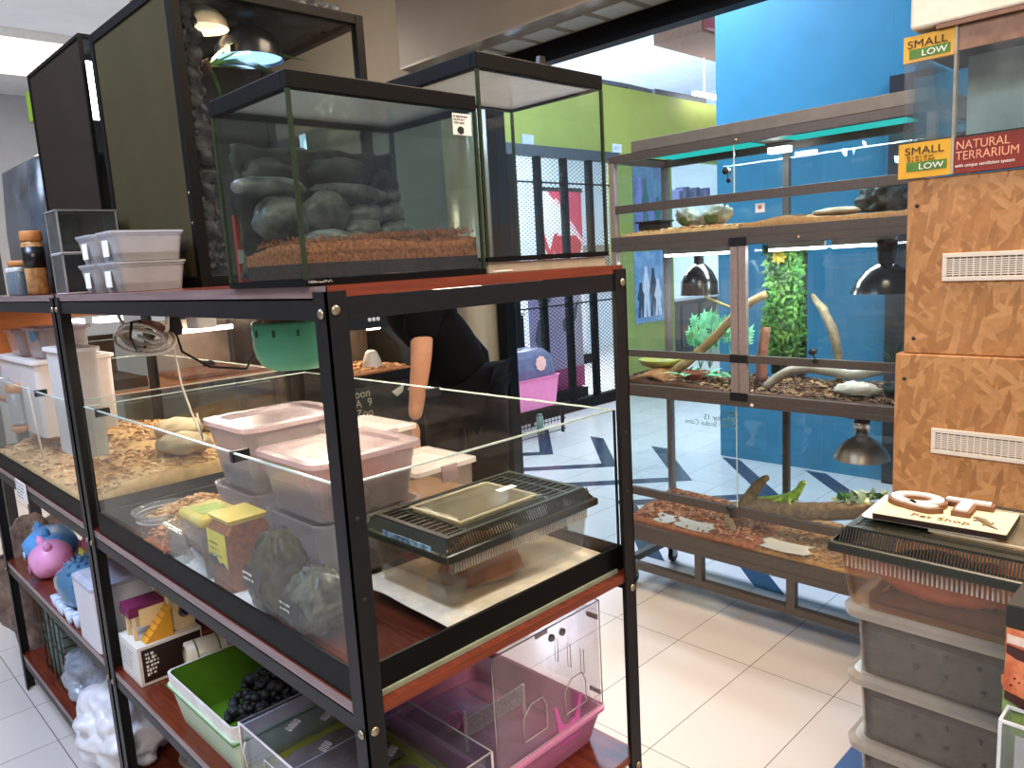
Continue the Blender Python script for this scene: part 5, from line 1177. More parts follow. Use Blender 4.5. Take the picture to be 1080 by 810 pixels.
# ---------------------------------------------------------------- glass fronted cabinet by the shopfront
CX0, CX1, CY0, CY1 = 2.045, 2.44, -.055, 1.158
t = thing('cabinet_stand', 'dark metal stand on wheels under the three terrariums', 'stand', (2.24, .6, 0))
b = B()
for y in (CY0+.012, .388, .775, CY1-.012):
    b.box(CX0, CX0+.03, y-.016, y+.016, .1305, .2345)
    b.box(CX1-.03, CX1, y-.016, y+.016, .1305, .2345)
obj('upright', b, ALU, t)
for z0, z1, n in ((.10, .130, 'lower_rail'), (.235, .262, 'upper_rail')):
    b = B().box(CX0, CX0+.03, CY0, CY1, z0, z1).box(CX1-.03, CX1, CY0, CY1, z0, z1)
    for y in (CY0, CY1-.03): b.box(CX0+.0305, CX1-.0305, y, y+.03, z0, z1)
    obj(n, b, ALU, t)
for x in (CX0+.06, CX1-.025):
    for y in (CY0+.03, CY1-.015):
        c = obj('caster', B().box(x-.02, x+.02, y-.02, y+.02, .088, .0995).box(x-.018, x+.018, y-.014, y-.011, .03, .088).box(x-.018, x+.018, y+.011, y+.014, .03, .088), M('zinc', '#9a9a98', .35, .8, .1), t)
        obj('wheel', B().lathe([(.01, -.0105), (.027, -.0095), (.030, -.006), (.030, .006), (.027, .0095), (.01, .0105)], (x, y, .0302), 24, (0, 1, 0)), M('rubber', '#131314', .6), c)
def terr(label, z0, z1, rb, mid, rt, mull=None, back=True):
    """aluminium framed terrarium: posts, rails, glass; mid = (z, z) of the door sill"""
    t = thing('terrarium', label, 'terrarium', ((CX0+CX1)/2, (CY0+CY1)/2, z0)); w = .026
    b = B()
    for x in (CX0, CX1-w):
        for y in (CY0, CY1-w): b.box(x, x+w, y, y+w, z0+rb, z1-rt)
    obj('corner_post', b, ALUL, t, .001)
    for a0, a1, n in ((z0, z0+rb, 'bottom_rail'), (z1-rt, z1, 'top_rail')):
        b = B().box(CX0, CX0+w, CY0, CY1, a0, a1).box(CX1-w, CX1, CY0, CY1, a0, a1)
        for y in (CY0, CY1-w): b.box(CX0+w+.0005, CX1-w-.0005, y, y+w, a0, a1)
        obj(n, b, ALU, t, .001)
    b = B().box(CX0+.001, CX0+.02, CY0+w, CY1-w, mid[0], mid[1]) if not mull else B().box(CX0+.001, CX0+.02, CY0+w, .555, mid[0], mid[1]).box(CX0+.001, CX0+.02, .619, CY1-w, mid[0], mid[1])
    obj('door_sill', b, ALU, t, .001)
    obj('floor_plate', B().box(CX0+w, CX1-w, CY0+w, CY1-w, z0+.004, z0+.010), STEELB, t)
    if back:
        obj('rear_post', B().box(CX1-.022, CX1, .575, .60, z0+rb, z1-rt), ALU, t)
    if mull:
        for y in (.556, .5885): obj('mullion', B().box(CX0-.001, CX0+.02, y, y+.0295, z0+rb, z1-rt), ALUL, t, .001)
        for z in (z1-rt-.0045, mid[1]-.028, z0+.002): obj('corner_block', B().box(CX0-.0025, CX0+.0, .552, .622, z, z+.03), BLACKP, t)
    e = .0006; yi0, yi1 = CY0+w, CY1-w
    pan = ((yi0, .555), (.619, yi1)) if mull else ((yi0, .605), (.600, yi1))
    for i, (a, c) in enumerate(pan):
        x = CX0+.006+.007*(i if not mull else 0)
        obj('sliding_door', B().box(x, x+.0035, a+e, c-e, mid[1]-.004, z1-rt+.001), GLASSG, t)
    obj('front_pane', B().box(CX0+.0205, CX0+.024, yi0, yi1, z0+rb-.001, mid[0]+.002), GLASSG, t)
    if not mull: obj('door_edge', B().box(CX0+.0055, CX0+.0098, .6005, .6035, mid[1], z1-rt), M('bright_edge', '#b8cccc', .15), t)
    obj('rear_pane', B().box(CX1-.015, CX1-.011, yi0, yi1, z0+rb-.001, z1-rt+.001), GLASSG, t)
    for y in (CY0+.008, CY1-.012): obj('side_pane', B().box(CX0+w, CX1-w, y, y+.004, z0+rb-.001, z1-rt+.001), GLASSG, t)
    return t
tl = terr('lowest terrarium of the glass cabinet with the green lizard', .2625, .885, .042, (.437, .470), .020)
tm = terr('middle terrarium of the glass cabinet with the leafy vine', .8855, 1.4842, .028, (1.030, 1.058), .026, mull=True)
tt = terr('top terrarium of the glass cabinet with orange sand', 1.4847, 1.840, .032, (1.610, 1.642), .030)
b = B()
for y in (.59,): b.lathe([(.0005, 0), (.006, 0), (.005, -.003), (.0005, -.004)], (CX0-.0005, y, 1.822), 14, (1, 0, 0))
obj('screw', b, BRASS, tt)
obj('screw', B().lathe([(.0005, 0), (.006, 0), (.005, -.003), (.0005, -.004)], (CX0-.0005, .36, 1.471), 14, (1, 0, 0)), BRASS, tm)
obj('screw', B().lathe([(.0005, 0), (.007, 0), (.006, -.003), (.0005, -.004)], (CX0-.0005, .535, .875), 14, (1, 0, 0)), CREAM, tl)
tag(obj('metal_cover', B().box(CX0+.002, CX1-.01, -.05, 1.044, 1.8405, 1.883), ALUT, bevel=.002), 'flat grey metal lid lying on the top terrarium', 'lid')
t = thing('light_hood', 'teal lit light panel under the roof of the top terrarium', 'light', (2.2, .55, 1.80))
TEAL = emit('teal_panel', '#2fc4bc', .75)
obj('panel', B().box(2.09, 2.32, .08, .50, 1.8255, 1.829).box(2.09, 2.32, .62, 1.03, 1.8255, 1.829), TEAL, t)
obj('frame', edgebox(B(), 2.08, 2.36, .07, 1.10, 1.8292, 1.834, .01), STEELB, t)
b = B().box(2.3, 2.33, .52, .60, 1.79, 1.81); tag(obj('lamp_strip', b, LED), 'short white lamp at the rear of the top terrarium', 'lamp')
for i, (y0, y1, lab) in enumerate(((.10, .31, 'white light tube over the hanging dome lamp'), (.335, .545, 'white light tube beside the leafy vine'), (.70, 1.0, 'white light tube over the black lantern lamp'))):
    t = thing('light_tube', lab, 'lamp', (2.2, (y0+y1)/2, 1.43))
    obj('tube', B().tube([(2.2, y0, 1.432), (2.2, y1, 1.432)], .005, 10), LED, t)
    obj('batten', B().box(2.19, 2.21, y0, y1, 1.4375, 1.4575), WHITEP, t)
for y, p in ((.3, 5), (.85, 5)):
    light('terrarium_light', (2.22, y, 1.425), .04, p*.8, '#eafaff', (0, 0, 0), .4)
light('terrarium_light_top', (2.25, .55, 1.80), .05, 3, '#dff6ff', (0, 0, 0), .8)
def lock(par, y, z, side=1):
    t = par
    a = obj('lock', B().box(CX0-.006, CX0-.001, min(y, y+side*.11), max(y, y+side*.11), z-.005, z+.005).lathe([(.011, 0), (.011, -.016), (.008, -.02)], (CX0-.006, y, z), 16, (1, 0, 0)), CHROME, t)
    obj('lock_core', B().lathe([(.0115, -.014), (.0115, -.022), (.0005, -.023)], (CX0-.006, y, z), 16, (1, 0, 0)).lathe([(.0005, 0), (.009, 0), (.009, .003), (.0005, .003)], (CX0-.012, y-.004, z-.032), 14, (1, 0, 0)).bar((CX0-.011, y, z-.01), (CX0-.011, y-.004, z-.03), .003), BLACKP, a)
lock(tt, .617, 1.718, .09); lock(tm, .30, 1.085, .05); lock(tl, .62, .470, -.03)
t = thing('door_sticker', 'small white sticker with an orange mark low on the top terrarium', 'sticker', (CX0, .52, 1.58))
obj('sheet', B().box(CX0+.0193, CX0+.0199, .492, .528, 1.566, 1.598), PAPER, t); obj('mark', B().lathe([(.0005, 0), (.008, 0), (.006, -.0004)], (CX0+.0192, .51, 1.584), 6, (1, 0, 0)), M('orange_mark', '#c9825a', .5), t)
# --- top terrarium: shavings one end, sand the other
b = chips(2.0735, 2.4125, .60, 1.130, lambda u, v: 1.528+.012*v*(1-v)+.008*noise.noise(Vector((u*3, v*5, 1))), [CHIP[2], BARKR[1], CHIP[0], BARKR[2]], 700, .009, 21, 1.4955)
tag(obj('wood_shavings', b, CHIP[:3]+[BARKR[2]]), 'pale shavings under the clam shaped hide in the top terrarium', 'shavings', kind='stuff')
b = chips(2.0735, 2.4125, -.026, .599, lambda u, v: 1.532+.016*math.exp(-((v-.72)/.14)**2)+.012*(1-v)*u+.004*noise.noise(Vector((u*9, v*14, 1))), [SAND], 1, .003, 2, 1.4955)
tag(obj('sand_bed', b, SAND), 'orange sand bed with a low mound in the top terrarium', 'sand', kind='stuff')
b = B()
for s, y0, y1 in ((1, .80, .89), (-1, .71, .80)):
    pass
HIDE = M('clam_stone', '#8b8c80', .75, 0, 0, 25, .5, col2='#b9b5a6'); MOSSM = M('moss_green', '#5d6a3e', .9, 0, .2, 60, .6)
t = thing('clam_hide', 'pale clam shaped stone hide with mossy sides in the top terrarium', 'hide', (2.2, .81, 1.52))
for yc, ang in ((.875, .5), (.765, -.35)):
    b = B().blob((2.2, yc, 1.572), (.05, .062, .036), .24, 3.2, yc*10, 3, Matrix.Rotation(ang, 3, 'X'), flat=1.535); obj('shell', b, HIDE, t)
    b = B().blob((2.17, yc, 1.566), (.03, .034, .022), .15, 3, yc*7, 2); obj('moss_patch', b, MOSSM, t)
b = B().box(2.17, 2.25, 1.0, 1.11, 1.540, 1.570).box(2.16, 2.26, .99, 1.12, 1.5705, 1.578)
tag(obj('bark_hide', b, M('dark_hide', '#2b1f1a', .7, 0, .3, 20, .4), bevel=.004), 'dark flat box hide at the far end of the top terrarium', 'hide')
tag(obj('lava_rock', B().blob((2.22, .15, 1.580), (.06, .08, .060), .18, 2.6, 5, 4, flat=1.541), ROCKD), 'big black rough rock on the orange sand', 'rock')
tag(obj('slab_stone', B().blob((2.19, .29, 1.552), (.06, .085, .014), .10, 2, 8, 3), M('pale_slab', '#b9ad98', .8, 0, .1, 20, .3)), 'flat pale stone slab beside the black rough rock', 'stone')
tag(obj('sand_plate', B().blob((2.13, .42, 1.545), (.03, .05, .008), .1, 2, 3, 3), M('dark_plate', '#4a4038', .8)), 'small dark flat stone in front of the pale slab', 'stone')
# --- middle terrarium
b = chips(2.0735, 2.4125, .62, 1.130, lambda u, v: .915+.025*v*(1-u*.3)+.012*noise.noise(Vector((u*3, v*5, 6))), BARK, 900, .010, 22, .8965)
tag(obj('bark_chips', b, BARK), 'brown bark chips around the yellow bowl in the middle terrarium', 'bark chips', kind='stuff')
b = chips(2.0735, 2.4125, -.026, .58, lambda u, v: .915+.012*u+.010*noise.noise(Vector((u*3, v*5, 8))), BARK, 1000, .010, 23, .8965)
tag(obj('bark_chips', b, BARK), 'brown bark chips under the bleached branch in the middle terrarium', 'bark chips', kind='stuff')
b = B().sheet(lambda u, v: (2.073+.20*u, .93+.19*v, .935+.04*math.sin(PI*min(1, v*1.2))*math.sin(PI*(.15+.7*u))), 14, 14, .01)
tag(obj('sand_mound', b, M('clay_sand', '#8d5a30', .95, 0, .2, 80, .5, col2='#b5804c')), 'clay coloured sand mound below the yellow bowl', 'sand', kind='stuff')
t = thing('resin_bowl', 'yellow green resin bowl on the sand mound in the middle terrarium', 'bowl', (2.21, 1.04, .965))
obj('bowl', B().lathe([(.05, -.0), (.085, .012), (.098, .034), (.092, .036), (.07, .016), (.0005, .012)], (2.21, 1.04, .966), 32, cap=False), M('olive_resin', '#8f8a2e', .45, 0, .2, 12, .3), t)
def branch(name, label, pts, rs, m, n=10):
    P_ = [Vector(p) for p in pts]; out = []; ro = []
    for i in range(len(P_)-1):
        for k in range(4):
            q = k/4; a = P_[max(i-1, 0)]; b_ = P_[i]; c_ = P_[i+1]; d_ = P_[min(i+2, len(P_)-1)]
            p = .5*((2*b_)+(c_-a)*q+(2*a-5*b_+4*c_-d_)*q*q+(3*b_-a-3*c_+d_)*q**3)
            out.append(p+Vector((1, 1, 1))*rs[i]*.12*noise.noise(p*30)); ro.append((rs[i]+(rs[i+1]-rs[i])*q)*(1+.12*noise.noise(p*45)))
    out.append(P_[-1]); ro.append(rs[-1])
    return tag(obj(name, B().tube(out, ro, n), m), label, 'branch')
branch('branch', 'thick tan branch leaning up across the middle terrarium door', [(2.17, .985, .93), (2.19, .87, 1.02), (2.20, .78, 1.10), (2.22, .66, 1.22), (2.25, .58, 1.27)], [.022, .020, .018, .017, .014], wood('tan_branch', '#8a6a44', '#b99868', .75, (4, 4, 4), 10, .3))
branch('branch', 'dark bent branch descending behind the leafy vine', [(2.40, .470, 1.25), (2.36, .432, 1.225), (2.335, .405, 1.21), (2.33, .395, 1.20), (2.32, .385, 1.185), (2.31, .35, 1.12), (2.30, .325, 1.02), (2.29, .32, .94)], [.010, .014, .016, .016, .016, .018, .015, .014], DRIFTD)
branch('branch', 'bleached grey branch lying on the bark chips', [(2.15, .54, .925), (2.17, .48, .975), (2.18, .40, 1.003), (2.19, .31, .995), (2.20, .23, .985), (2.22, .14, 1.005), (2.25, .10, 1.0)], [.014, .018, .019, .018, .017, .015, .01], M('bleached_wood', '#a39b8c', .8, 0, .15, 30, .4))
branch('branch', 'reddish upright branch stub beside the middle terrarium door post', [(2.25, .605, .93), (2.25, .60, 1.03), (2.26, .59, 1.14)], [.022, .02, .016], wood('red_branch', '#7a4634', '#a8705a', .7, (4, 4, 4), 10, .3))
tag(obj('quartz_stone', B().blob((2.15, .20, .945), (.04, .075, .025), .2, 3, 3, 3), M('quartz', '#c6bfb2', .6, 0, .1, 20, .4)), 'pale angular stone in front of the bleached branch', 'stone')
tag(obj('water_dish', B().lathe([(.04, 0), (.05, .03), (.046, .032), (.036, .008), (.0005, .006)], (2.2, .085, .93), 24, cap=False), M('dark_dish', '#1d2a2e', .4)), 'dark round water dish at the near end of the middle terrarium', 'dish')
t = thing('climbing_vine', 'dense leafy vine column hanging in the middle terrarium', 'plant', (2.31, .56, .93))
obj('panel', B().box(2.372, 2.392, .487, .625, .94, 1.454), M('cork_panel', '#2a2a1e', .9, 0, .3, 30, .5), t)
obj('stem', B().tube([(2.35+.006*math.sin(z*30), .56+.02*math.sin(z*22), z) for z in [.94+.02*k for k in range(26)]], .006, 6), LEAF[3], t)
rnd = random.Random(31)
for k in range(3):
    b = B().sm_(True)
    for i in range(190):
        y, z = rnd.uniform(.488, .628), rnd.uniform(1.0, 1.452); 
        if z < 1.06 and rnd.random() < .5: z += .1
        p = Vector((rnd.uniform(2.325, 2.37), y, z)); a = rnd.uniform(0, 6.28)
        for j in range(3): leafmesh(b, p, (-.5, math.cos(a+j*2.1), math.sin(a+j*2.1)), rnd.uniform(.022, .036), .013, .3, Vector((-1, .1, .1)))
    o = obj('foliage', b, LEAF[k], t)
b = B().sm_(True)
for i in range(8): leafmesh(b, (2.32, .565+.004*math.sin(i), 1.405), (-.3, math.cos(i*.8), math.sin(i*.8)), .03, .022, .2, Vector((-1, 0, 0)))
obj('yellow_flower', b, M('yellow_leaf', '#b59a2c', .5), t)
t = thing('potted_monstera', 'mint green split leaf plant in the middle terrarium', 'plant', (2.33, .86, .94))
MINT = M('mint_leaf', '#3fa86a', .4, 0, .1, 30, col2='#8fe0b0')
rnd = random.Random(12)
for (y, z, h, n) in ((.885, .95, .20, 5), (.77, .95, .15, 4), (.93, .95, .13, 4)):
    for i in range(n):
        a = -.8+1.6*i/(n-1)+rnd.uniform(-.1, .1); tip = Vector((2.34+rnd.uniform(-.03, .03), y+math.sin(a)*h*.45, z+h*(.75+.25*math.cos(a))))
        b = B().tube([(2.34, y, z), ((2.34+tip.x)/2, (y+tip.y)/2, z+h*.4), tip], .0022, 5)
        d = (tip-Vector((2.34, y, z+h*.3))).normalized(); b.sm_(True)
        for s in (-1, 1):
            for k in range(5):
                q = tip+d*(.014*k-.03); side = d.cross(Vector((-1, 0, 0))).normalized()*s
                leafmesh(b, q, side*.9+d*.5, .046-.005*k, .015, .2, Vector((-1, 0, .2)))
        leafmesh(b, tip, d, .06, .02, .2, Vector((-1, 0, .2)))
        obj('leaf', b, MINT, t)
t = thing('ground_plant', 'low spreading mint green plant around the tan branch', 'plant', (2.18, .80, .95))
for i in range(16):
    b = B().sm_(True); a = i*2.4; p = Vector((2.17+.03*math.cos(a), .80+.10*math.sin(a*.7), .95))
    leafmesh(b, p, (math.cos(a)*.8, math.sin(a), .45), .09, .022, .4); obj('leaf', b, MINT, t)
tag(obj('terracotta_dish', B().lathe([(.035, 0), (.05, .022), (.052, .03), (.046, .03), (.03, .008), (.0005, .006)], (2.16, .835, .935), 28, cap=False), M('terracotta', '#8a4a34', .7, 0, .1)), 'terracotta dish among the mint green leaves', 'dish')
b = B().tube([(2.30, .93, 1.30), (2.31, .86, 1.245), (2.33, .78, 1.21)], .006, 8)
tag(obj('vine_rope', b, M('straw_rope', '#a8965a', .8)), 'straw coloured rope sagging below the black lantern lamp', 'rope')
b = B().sm_(True)
for i in range(6): leafmesh(b, (2.25, .115, 1.02), (-.2, math.cos(1+i*.25), .9+.1*i), .12, .012, .5)
tag(obj('grass_tuft', b, LEAF[1]), 'thin green grass tuft at the near end of the middle terrarium', 'plant')
BLKD = M('black_enamel', '#0d0d0e', .2, .2, .05)
def dome(label, c, r, h, m, inner=None, cordz=None, glow=None, fat=1):
    t = thing('dome_lamp', label, 'lamp', (c[0], c[1], c[2]))
    prof = [(r*1.02, 0), (r*.99, h*.10), (r*min(1, .86*fat), h*.42), (r*.62*fat, h*.75), (r*.34*fat, h*.95), (r*.24, h)]
    obj('dome', B().lathe(prof+[(r*.22, h), (r*.32, h*.93), (r*.60, h*.72), (r*.84, h*.40), (r*.97, h*.1), (r*.99, 0), (r*1.02, 0)], c, 40, cap=False), m, t)
    obj('socket', B().lathe([(r*.26, h), (r*.26, h*1.4), (r*.30, h*1.42), (r*.30, h*1.75), (r*.18, h*1.8)], c, 24), BLACKP if inner is None else inner, t)
    obj('bulb', B().lathe([(.008, h*.9), (r*.3, h*.6), (r*.36, h*.35), (r*.2, h*.12), (.001, h*.08)], c, 20), glow or M('frost_bulb', '#d8dde0', .3), t)
    if cordz: obj('cord', B().tube([(c[0], c[1], c[2]+h*1.8), (c[0]+.005, c[1], (c[2]+h*1.8+cordz)/2), (c[0], c[1], cordz)], .004, 8), BLACKP, t)
    return t
dome('black dome lamp hanging beside the light tubes in the middle terrarium', (2.2, .130, 1.272), .108, .098, BLKD, cordz=1.456)
t = dome('black lantern shaped lamp over the mint green plant', (2.22, .855, 1.27), .074, .125, BLKD, fat=1.14)
obj('finial', B().lathe([(.016, 1.47), (.020, 1.475), (.010, 1.495), (.005, 1.4)], (2.22, .855, 0), 12) if False else B().lathe([(.02, .0), (.012, .012), (.004, .02)], (2.22, .855, 1.4775), 12), M('copper_brown', '#4a1f18', .4, .2), t)
BRZ = M('brushed_pewter', '#b5a08e', .35, .8, .1, 20, stretch=(1, 1, 8))
t = dome('pewter dome lamp hanging in the lowest terrarium', (2.2, .20, .69), .092, .078, BRZ, M('chrome_socket', '#d8d0c8', .15, 1), None, emit('warm_bulb2', '#ffe8c8', 3))
obj('bracket', B().box(2.18, 2.24, .175, .24, .832, .864), BLACKP, t)
point('pewter_lamp_bulb', (2.2, .20, .675), 2.2, '#ffdcb0', .03)
# --- lowest terrarium
b = chips(2.0735, 2.4125, .55, 1.130, lambda u, v: .312+.055*(.25+.75*u)*(.5+.5*v)+.014*noise.noise(Vector((u*4, v*6, 3))), BARKR, 1100, .013, 24, .2735)
tag(obj('bark_chips', b, BARKR), 'reddish bark chips at the far half of the lowest terrarium', 'bark chips', kind='stuff')
b = chips(2.0735, 2.4125, -.026, .545, lambda u, v: .306+.045*u+.012*noise.noise(Vector((u*4, v*6, 5))), [CHIP[1], CHIP[0], BARK[2], CHIP[3]], 900, .012, 25, .2735)
tag(obj('bark_chips', b, [CHIP[1], CHIP[0], BARK[2], CHIP[3]]), 'tan wood chips under the log in the lowest terrarium', 'bark chips', kind='stuff')
for i, (y0, y1, lab) in enumerate(((.74, .90, 'torn white paper behind the front pane nearest the wheel stand post'), (.92, 1.0, 'small torn white paper among the reddish chips'), (.34, .52, 'torn white paper below the log in the lowest terrarium'))):
    b = B().sheet(lambda u, v: (2.076+.05*u, y0+(y1-y0)*v+.012*math.sin(9*u+i), .332+.02*u-.006*math.sin(3*v)), 6, 10, .0015)
    tag(obj('paper_sheet', b, PAPER), lab, 'paper')
branch('log', 'grey brown log lying across the lowest terrarium', [(2.19, .70, .40), (2.2, .60, .43), (2.2, .50, .445), (2.2, .40, .455), (2.2, .30, .475), (2.2, .20, .50), (2.21, .12, .515)], [.03, .036, .036, .033, .034, .03, .022], wood('log_bark', '#5e4c3a', '#9a866c', .85, (4, 4, 4), 14, .6), 14)
branch('branch', 'forked dark branch stub rising from the log', [(2.19, .66, .415), (2.19, .62, .48), (2.2, .585, .535), (2.2, .555, .56)], [.03, .024, .018, .012], DRIFTD)
branch('branch', 'small pale branch leaning on the front pane of the lowest terrarium', [(2.10, .64, .355), (2.12, .68, .40), (2.15, .655, .45)], [.010, .016, .012], DRIFT)
# green lizard on the log: one continuous body
LZ = M('lizard_green', '#6f9a34', .5, 0, 0, 60, .4, col2='#a5c85a')
V = [(2.2, .50, .485), (2.2, .46, .497), (2.2, .435, .52), (2.198, .42, .548), (2.194, .412, .565), (2.188, .395, .570), (2.2, .53, .481), (2.2, .58, .474), (2.21, .66, .452),
     (2.175, .455, .49), (2.165, .445, .479), (2.225, .455, .49), (2.235, .445, .479), (2.175, .50, .485), (2.165, .515, .478), (2.225, .50, .485), (2.235, .515, .478)]
E_ = [(0, 1), (1, 2), (2, 3), (3, 4), (4, 5), (0, 6), (6, 7), (7, 8), (1, 9), (9, 10), (1, 11), (11, 12), (0, 13), (13, 14), (0, 15), (15, 16)]
Rr = [.018, .019, .017, .013, .014, .008, .012, .006, .002, .006, .0045, .006, .0045, .007, .0045, .007, .0045]
t = thing('lizard', 'green lizard perched on the log with its head raised', 'lizard', (2.2, .47, .47))
skin('body', V, E_, Rr, LZ, t)
b = B()
for s in (-1, 1): b.blob((2.191+s*.011, .408, .572), .0028, 0, 1, 1, 2)
obj('eye', b, M('eye_black', '#0a0a08', .15), t)
b = B().sm_(True)
for i in range(9): leafmesh(b, (2.2, .445+.006*i, .512-.002*i), (0, .4, 1), .014, .006, .1, Vector((1, 0, 0)))
obj('crest', b, LZ, t)
t = thing('leafy_twig', 'pale green leafy twig on the end of the log', 'plant', (2.2, .2, .53))
obj('stem', B().tube([(2.2, .27, .515), (2.2, .20, .535), (2.21, .12, .56)], .004, 6), LEAF[1], t)
PALEL = M('pale_leaf', '#9ab88e', .5, 0, .2, 30, col2='#d2ddc8')
rnd = random.Random(6)
for i in range(22):
    b = B().sm_(True); a = i*2.4; leafmesh(b, (2.19, .27-.007*i, .52+.0022*i), (-.5*abs(math.cos(a)), math.sin(a), .5+.5*math.cos(a*1.7)), .04, .022, .3, Vector((-1, 0, .3))); obj('leaf', b, PALEL if i % 3 else LEAF[1], t)
t = thing('chalk_writing', 'pale green mirrored chalk writing on the rear pane of the lowest terrarium', 'writing', (2.43, .9, .70))
text('lettering', 'Hum\nQbby for 15\nClover Snake Corn', .034, M('chalk', '#bfe8d8', .7), (CX1-.0155, .80, .735), '-x', t, mirror=True)

# ---------------------------------------------------------------- OSB boxes, packaged terrarium and tub stack
tag(obj('floor_platform', B().box(1.32, 1.95, -.80, -.05, 0, .05), M('blue_board', '#1f4f8c', .5, 0, .1)), 'low blue board on the floor under the OSB boxes', 'platform')
VW = M('vent_white', '#ddd2c2', .4, 0, .03)
def osbbox(label, x0, y1, z0, z1, vz=None, vy=None):
    t = thing('wooden_box', label, 'box', (x0+.2, y1-.3, z0), group=None)
    obj('front_board', B().box(x0, x0+.015, y1-.60, y1, z0, z1), OSB, t, .003)
    b = B().box(x0+.0155, x0+.40, y1-.012, y1-.0005, z0, z1).box(x0+.0155, x0+.40, y1-.5995, y1-.588, z0, z1).box(x0+.0155, x0+.40, y1-.5875, y1-.0125, z1-.012, z1).box(x0+.0155, x0+.40, y1-.5875, y1-.0125, z0, z0+.012).box(x0+.39, x0+.40, y1-.5875, y1-.0125, z0+.0125, z1-.0125)
    obj('carcass', b, OSB, t)
    b = B()
    for z in (z0+.035, z1-.06): b.lathe([(.0005, 0), (.0045, 0), (.0045, -.0008), (.0005, -.0008)], (x0, y1-.022, z), 12, (1, 0, 0))
    obj('bolt_hole', b, INK, t)
    if vz:
        v0, v1 = vz; a, c = vy-.36, vy
        v = obj('vent_frame', edgebox(B(), 0, .006, a, c, v0, v1, .0058) if False else B().box(x0-.007, x0-.0005, a, c, v0, v0+.010).box(x0-.007, x0-.0005, a, c, v1-.010, v1).box(x0-.007, x0-.0005, a, a+.010, v0+.0105, v1-.0105).box(x0-.007, x0-.0005, c-.010, c, v0+.0105, v1-.0105), VW, t, .001)
        b = B()
        n = int((c-a)/.0135)
        for i in range(1, n): b.box(x0-.006, x0-.002, a+i*.0135-.0012, a+i*.0135+.0012, v0+.0105, v1-.0105)
        for i in range(1, 9): z = v0+.01+i*(v1-v0-.02)/9; b.box(x0-.0055, x0-.0025, a+.0105, c-.0105, z-.0014, z+.0014)
        obj('vent_grille', b, VW, v); obj('vent_back', B().box(x0-.0018, x0-.0004, a+.0105, c-.0105, v0+.0105, v1-.0105), M('vent_dark', '#7a6654', .7), v)
    return t
osbbox('upper OSB board box with a white vent grille', 1.45, -.178, 1.176, 1.579, (1.345, 1.408), -.258)
osbbox('lower OSB board box with a white vent grille, jutting out slightly', 1.437, -.164, .771, 1.175, (.943, 1.003), -.250)
osbbox('plain OSB board box hidden low behind the tub stack', 1.445, -.172, .411, .770)
osbbox('plain OSB board box at the bottom on the blue board', 1.445, -.172, .0505, .410)
YEL = M('carton_yellow', '#dca62c', .45, 0, .06, 8); RED = M('carton_red', '#7d2c1f', .45, 0, .15, 6)
t = thing('packaged_terrarium', 'film wrapped boxed glass terrarium with yellow SMALL LOW labels', 'boxed terrarium', (1.6, -.4, 1.5795))
ya, yb, x0 = -.165, -.62, 1.44
film = B()
prof = [(-.160, 1.582), (-.162, 1.66), (-.176, 1.70), (-.181, 1.75), (-.174, 1.80), (-.166, 1.84), (-.166, 1.892)]
obj('glass_body', B().box(x0+.012, x0+.014, yb, -.185, 1.655, 1.84).box(x0+.3, x0+.304, yb, -.19, 1.59, 1.88).box(x0+.02, x0+.30, -.189, -.186, 1.655, 1.85), GLASSD, t)
obj('black_interior', B().box(x0+.02, x0+.29, yb+.01, -.19, 1.60, 1.664).box(x0+.02, x0+.29, yb+.01, -.19, 1.855, 1.885).box(x0+.26, x0+.28, -.30, -.192, 1.665, 1.70), M('tank_black', '#4a3f3a', .5, 0, .2), t)
obj('rear_rock', B().box(x0+.14, x0+.15, yb, -.26, 1.666, 1.852), M('foam_rock_blue', '#cfe2e6', .7, 0, .15, 12, .3), t)
obj('lower_band', B().box(x0, x0+.015, -.2695, -.160, 1.582, 1.660), YEL, t); obj('upper_band', B().box(x0, x0+.015, -.2695, -.166, 1.836, 1.892), YEL, t)
obj('red_band', B().box(x0, x0+.012, yb, -.276, 1.582, 1.658), RED, t); obj('brown_band', B().box(x0+.002, x0+.012, yb, -.276, 1.842, 1.892), M('carton_brown2', '#8a6a54', .4, 0, .2), t)
obj('corner_strip', B().box(x0-.002, x0+.013, -.2755, -.270, 1.582, 1.893), M('grey_strip', '#a8a294', .3), t)
GRNL = M('label_green', '#4f7a2a', .5)
for z0, z1, zt, zb in ((1.582, 1.66, 1.634, 1.600), (1.836, 1.892, 1.866, 1.846)):
    obj('green_stripe', B().box(x0-.0010, x0-.0002, -.262, -.178, zb-.003, zb+.017), GRNL, t)
    text('lettering', 'SMALL', .0235, M('label_ink', '#3a2410', .5), (x0-.0012, -.1735, zt), '-x', t, xs=1.22)
    text('lettering', 'LOW', .0185, PAPER, (x0-.0018, -.2035, zb), '-x', t, xs=1.2)
text('lettering', '45 x 45 x 30 cm\n18 x 18 x 12 inch', .0085, M('label_ink2', '#6a4a14', .5), (x0-.0012, -.178, 1.6255), '-x', t)
text('lettering', 'NATURAL\nTERRARIUM', .0265, M('print_orange', '#e0a07a', .45), (x0-.0008, -.279, 1.6325), '-x', t, xs=.86)
text('lettering', 'with unique ventilation system', .0100, PAPER, (x0-.0008, -.279, 1.5945), '-x', t, xs=.92)
b = B(); n = len(prof)
vsx = [(x0-.003, y, z) for y, z in prof]+[(x0+.30, y, z) for y, z in prof]
b.sm_(True).add(vsx, [(i, i+1, i+1+n, i+n) for i in range(n-1)])
b.sheet(lambda u, v: (x0-.004-.004*noise.noise(Vector((u*7, v*7, 1))), -.17+(yb+.17)*u, 1.662+.178*v), 24, 12, None)
obj('shrink_film', b, glass('shrink_film', '#f0f2f2', 1.0, .07, '#d8dce0'), t)
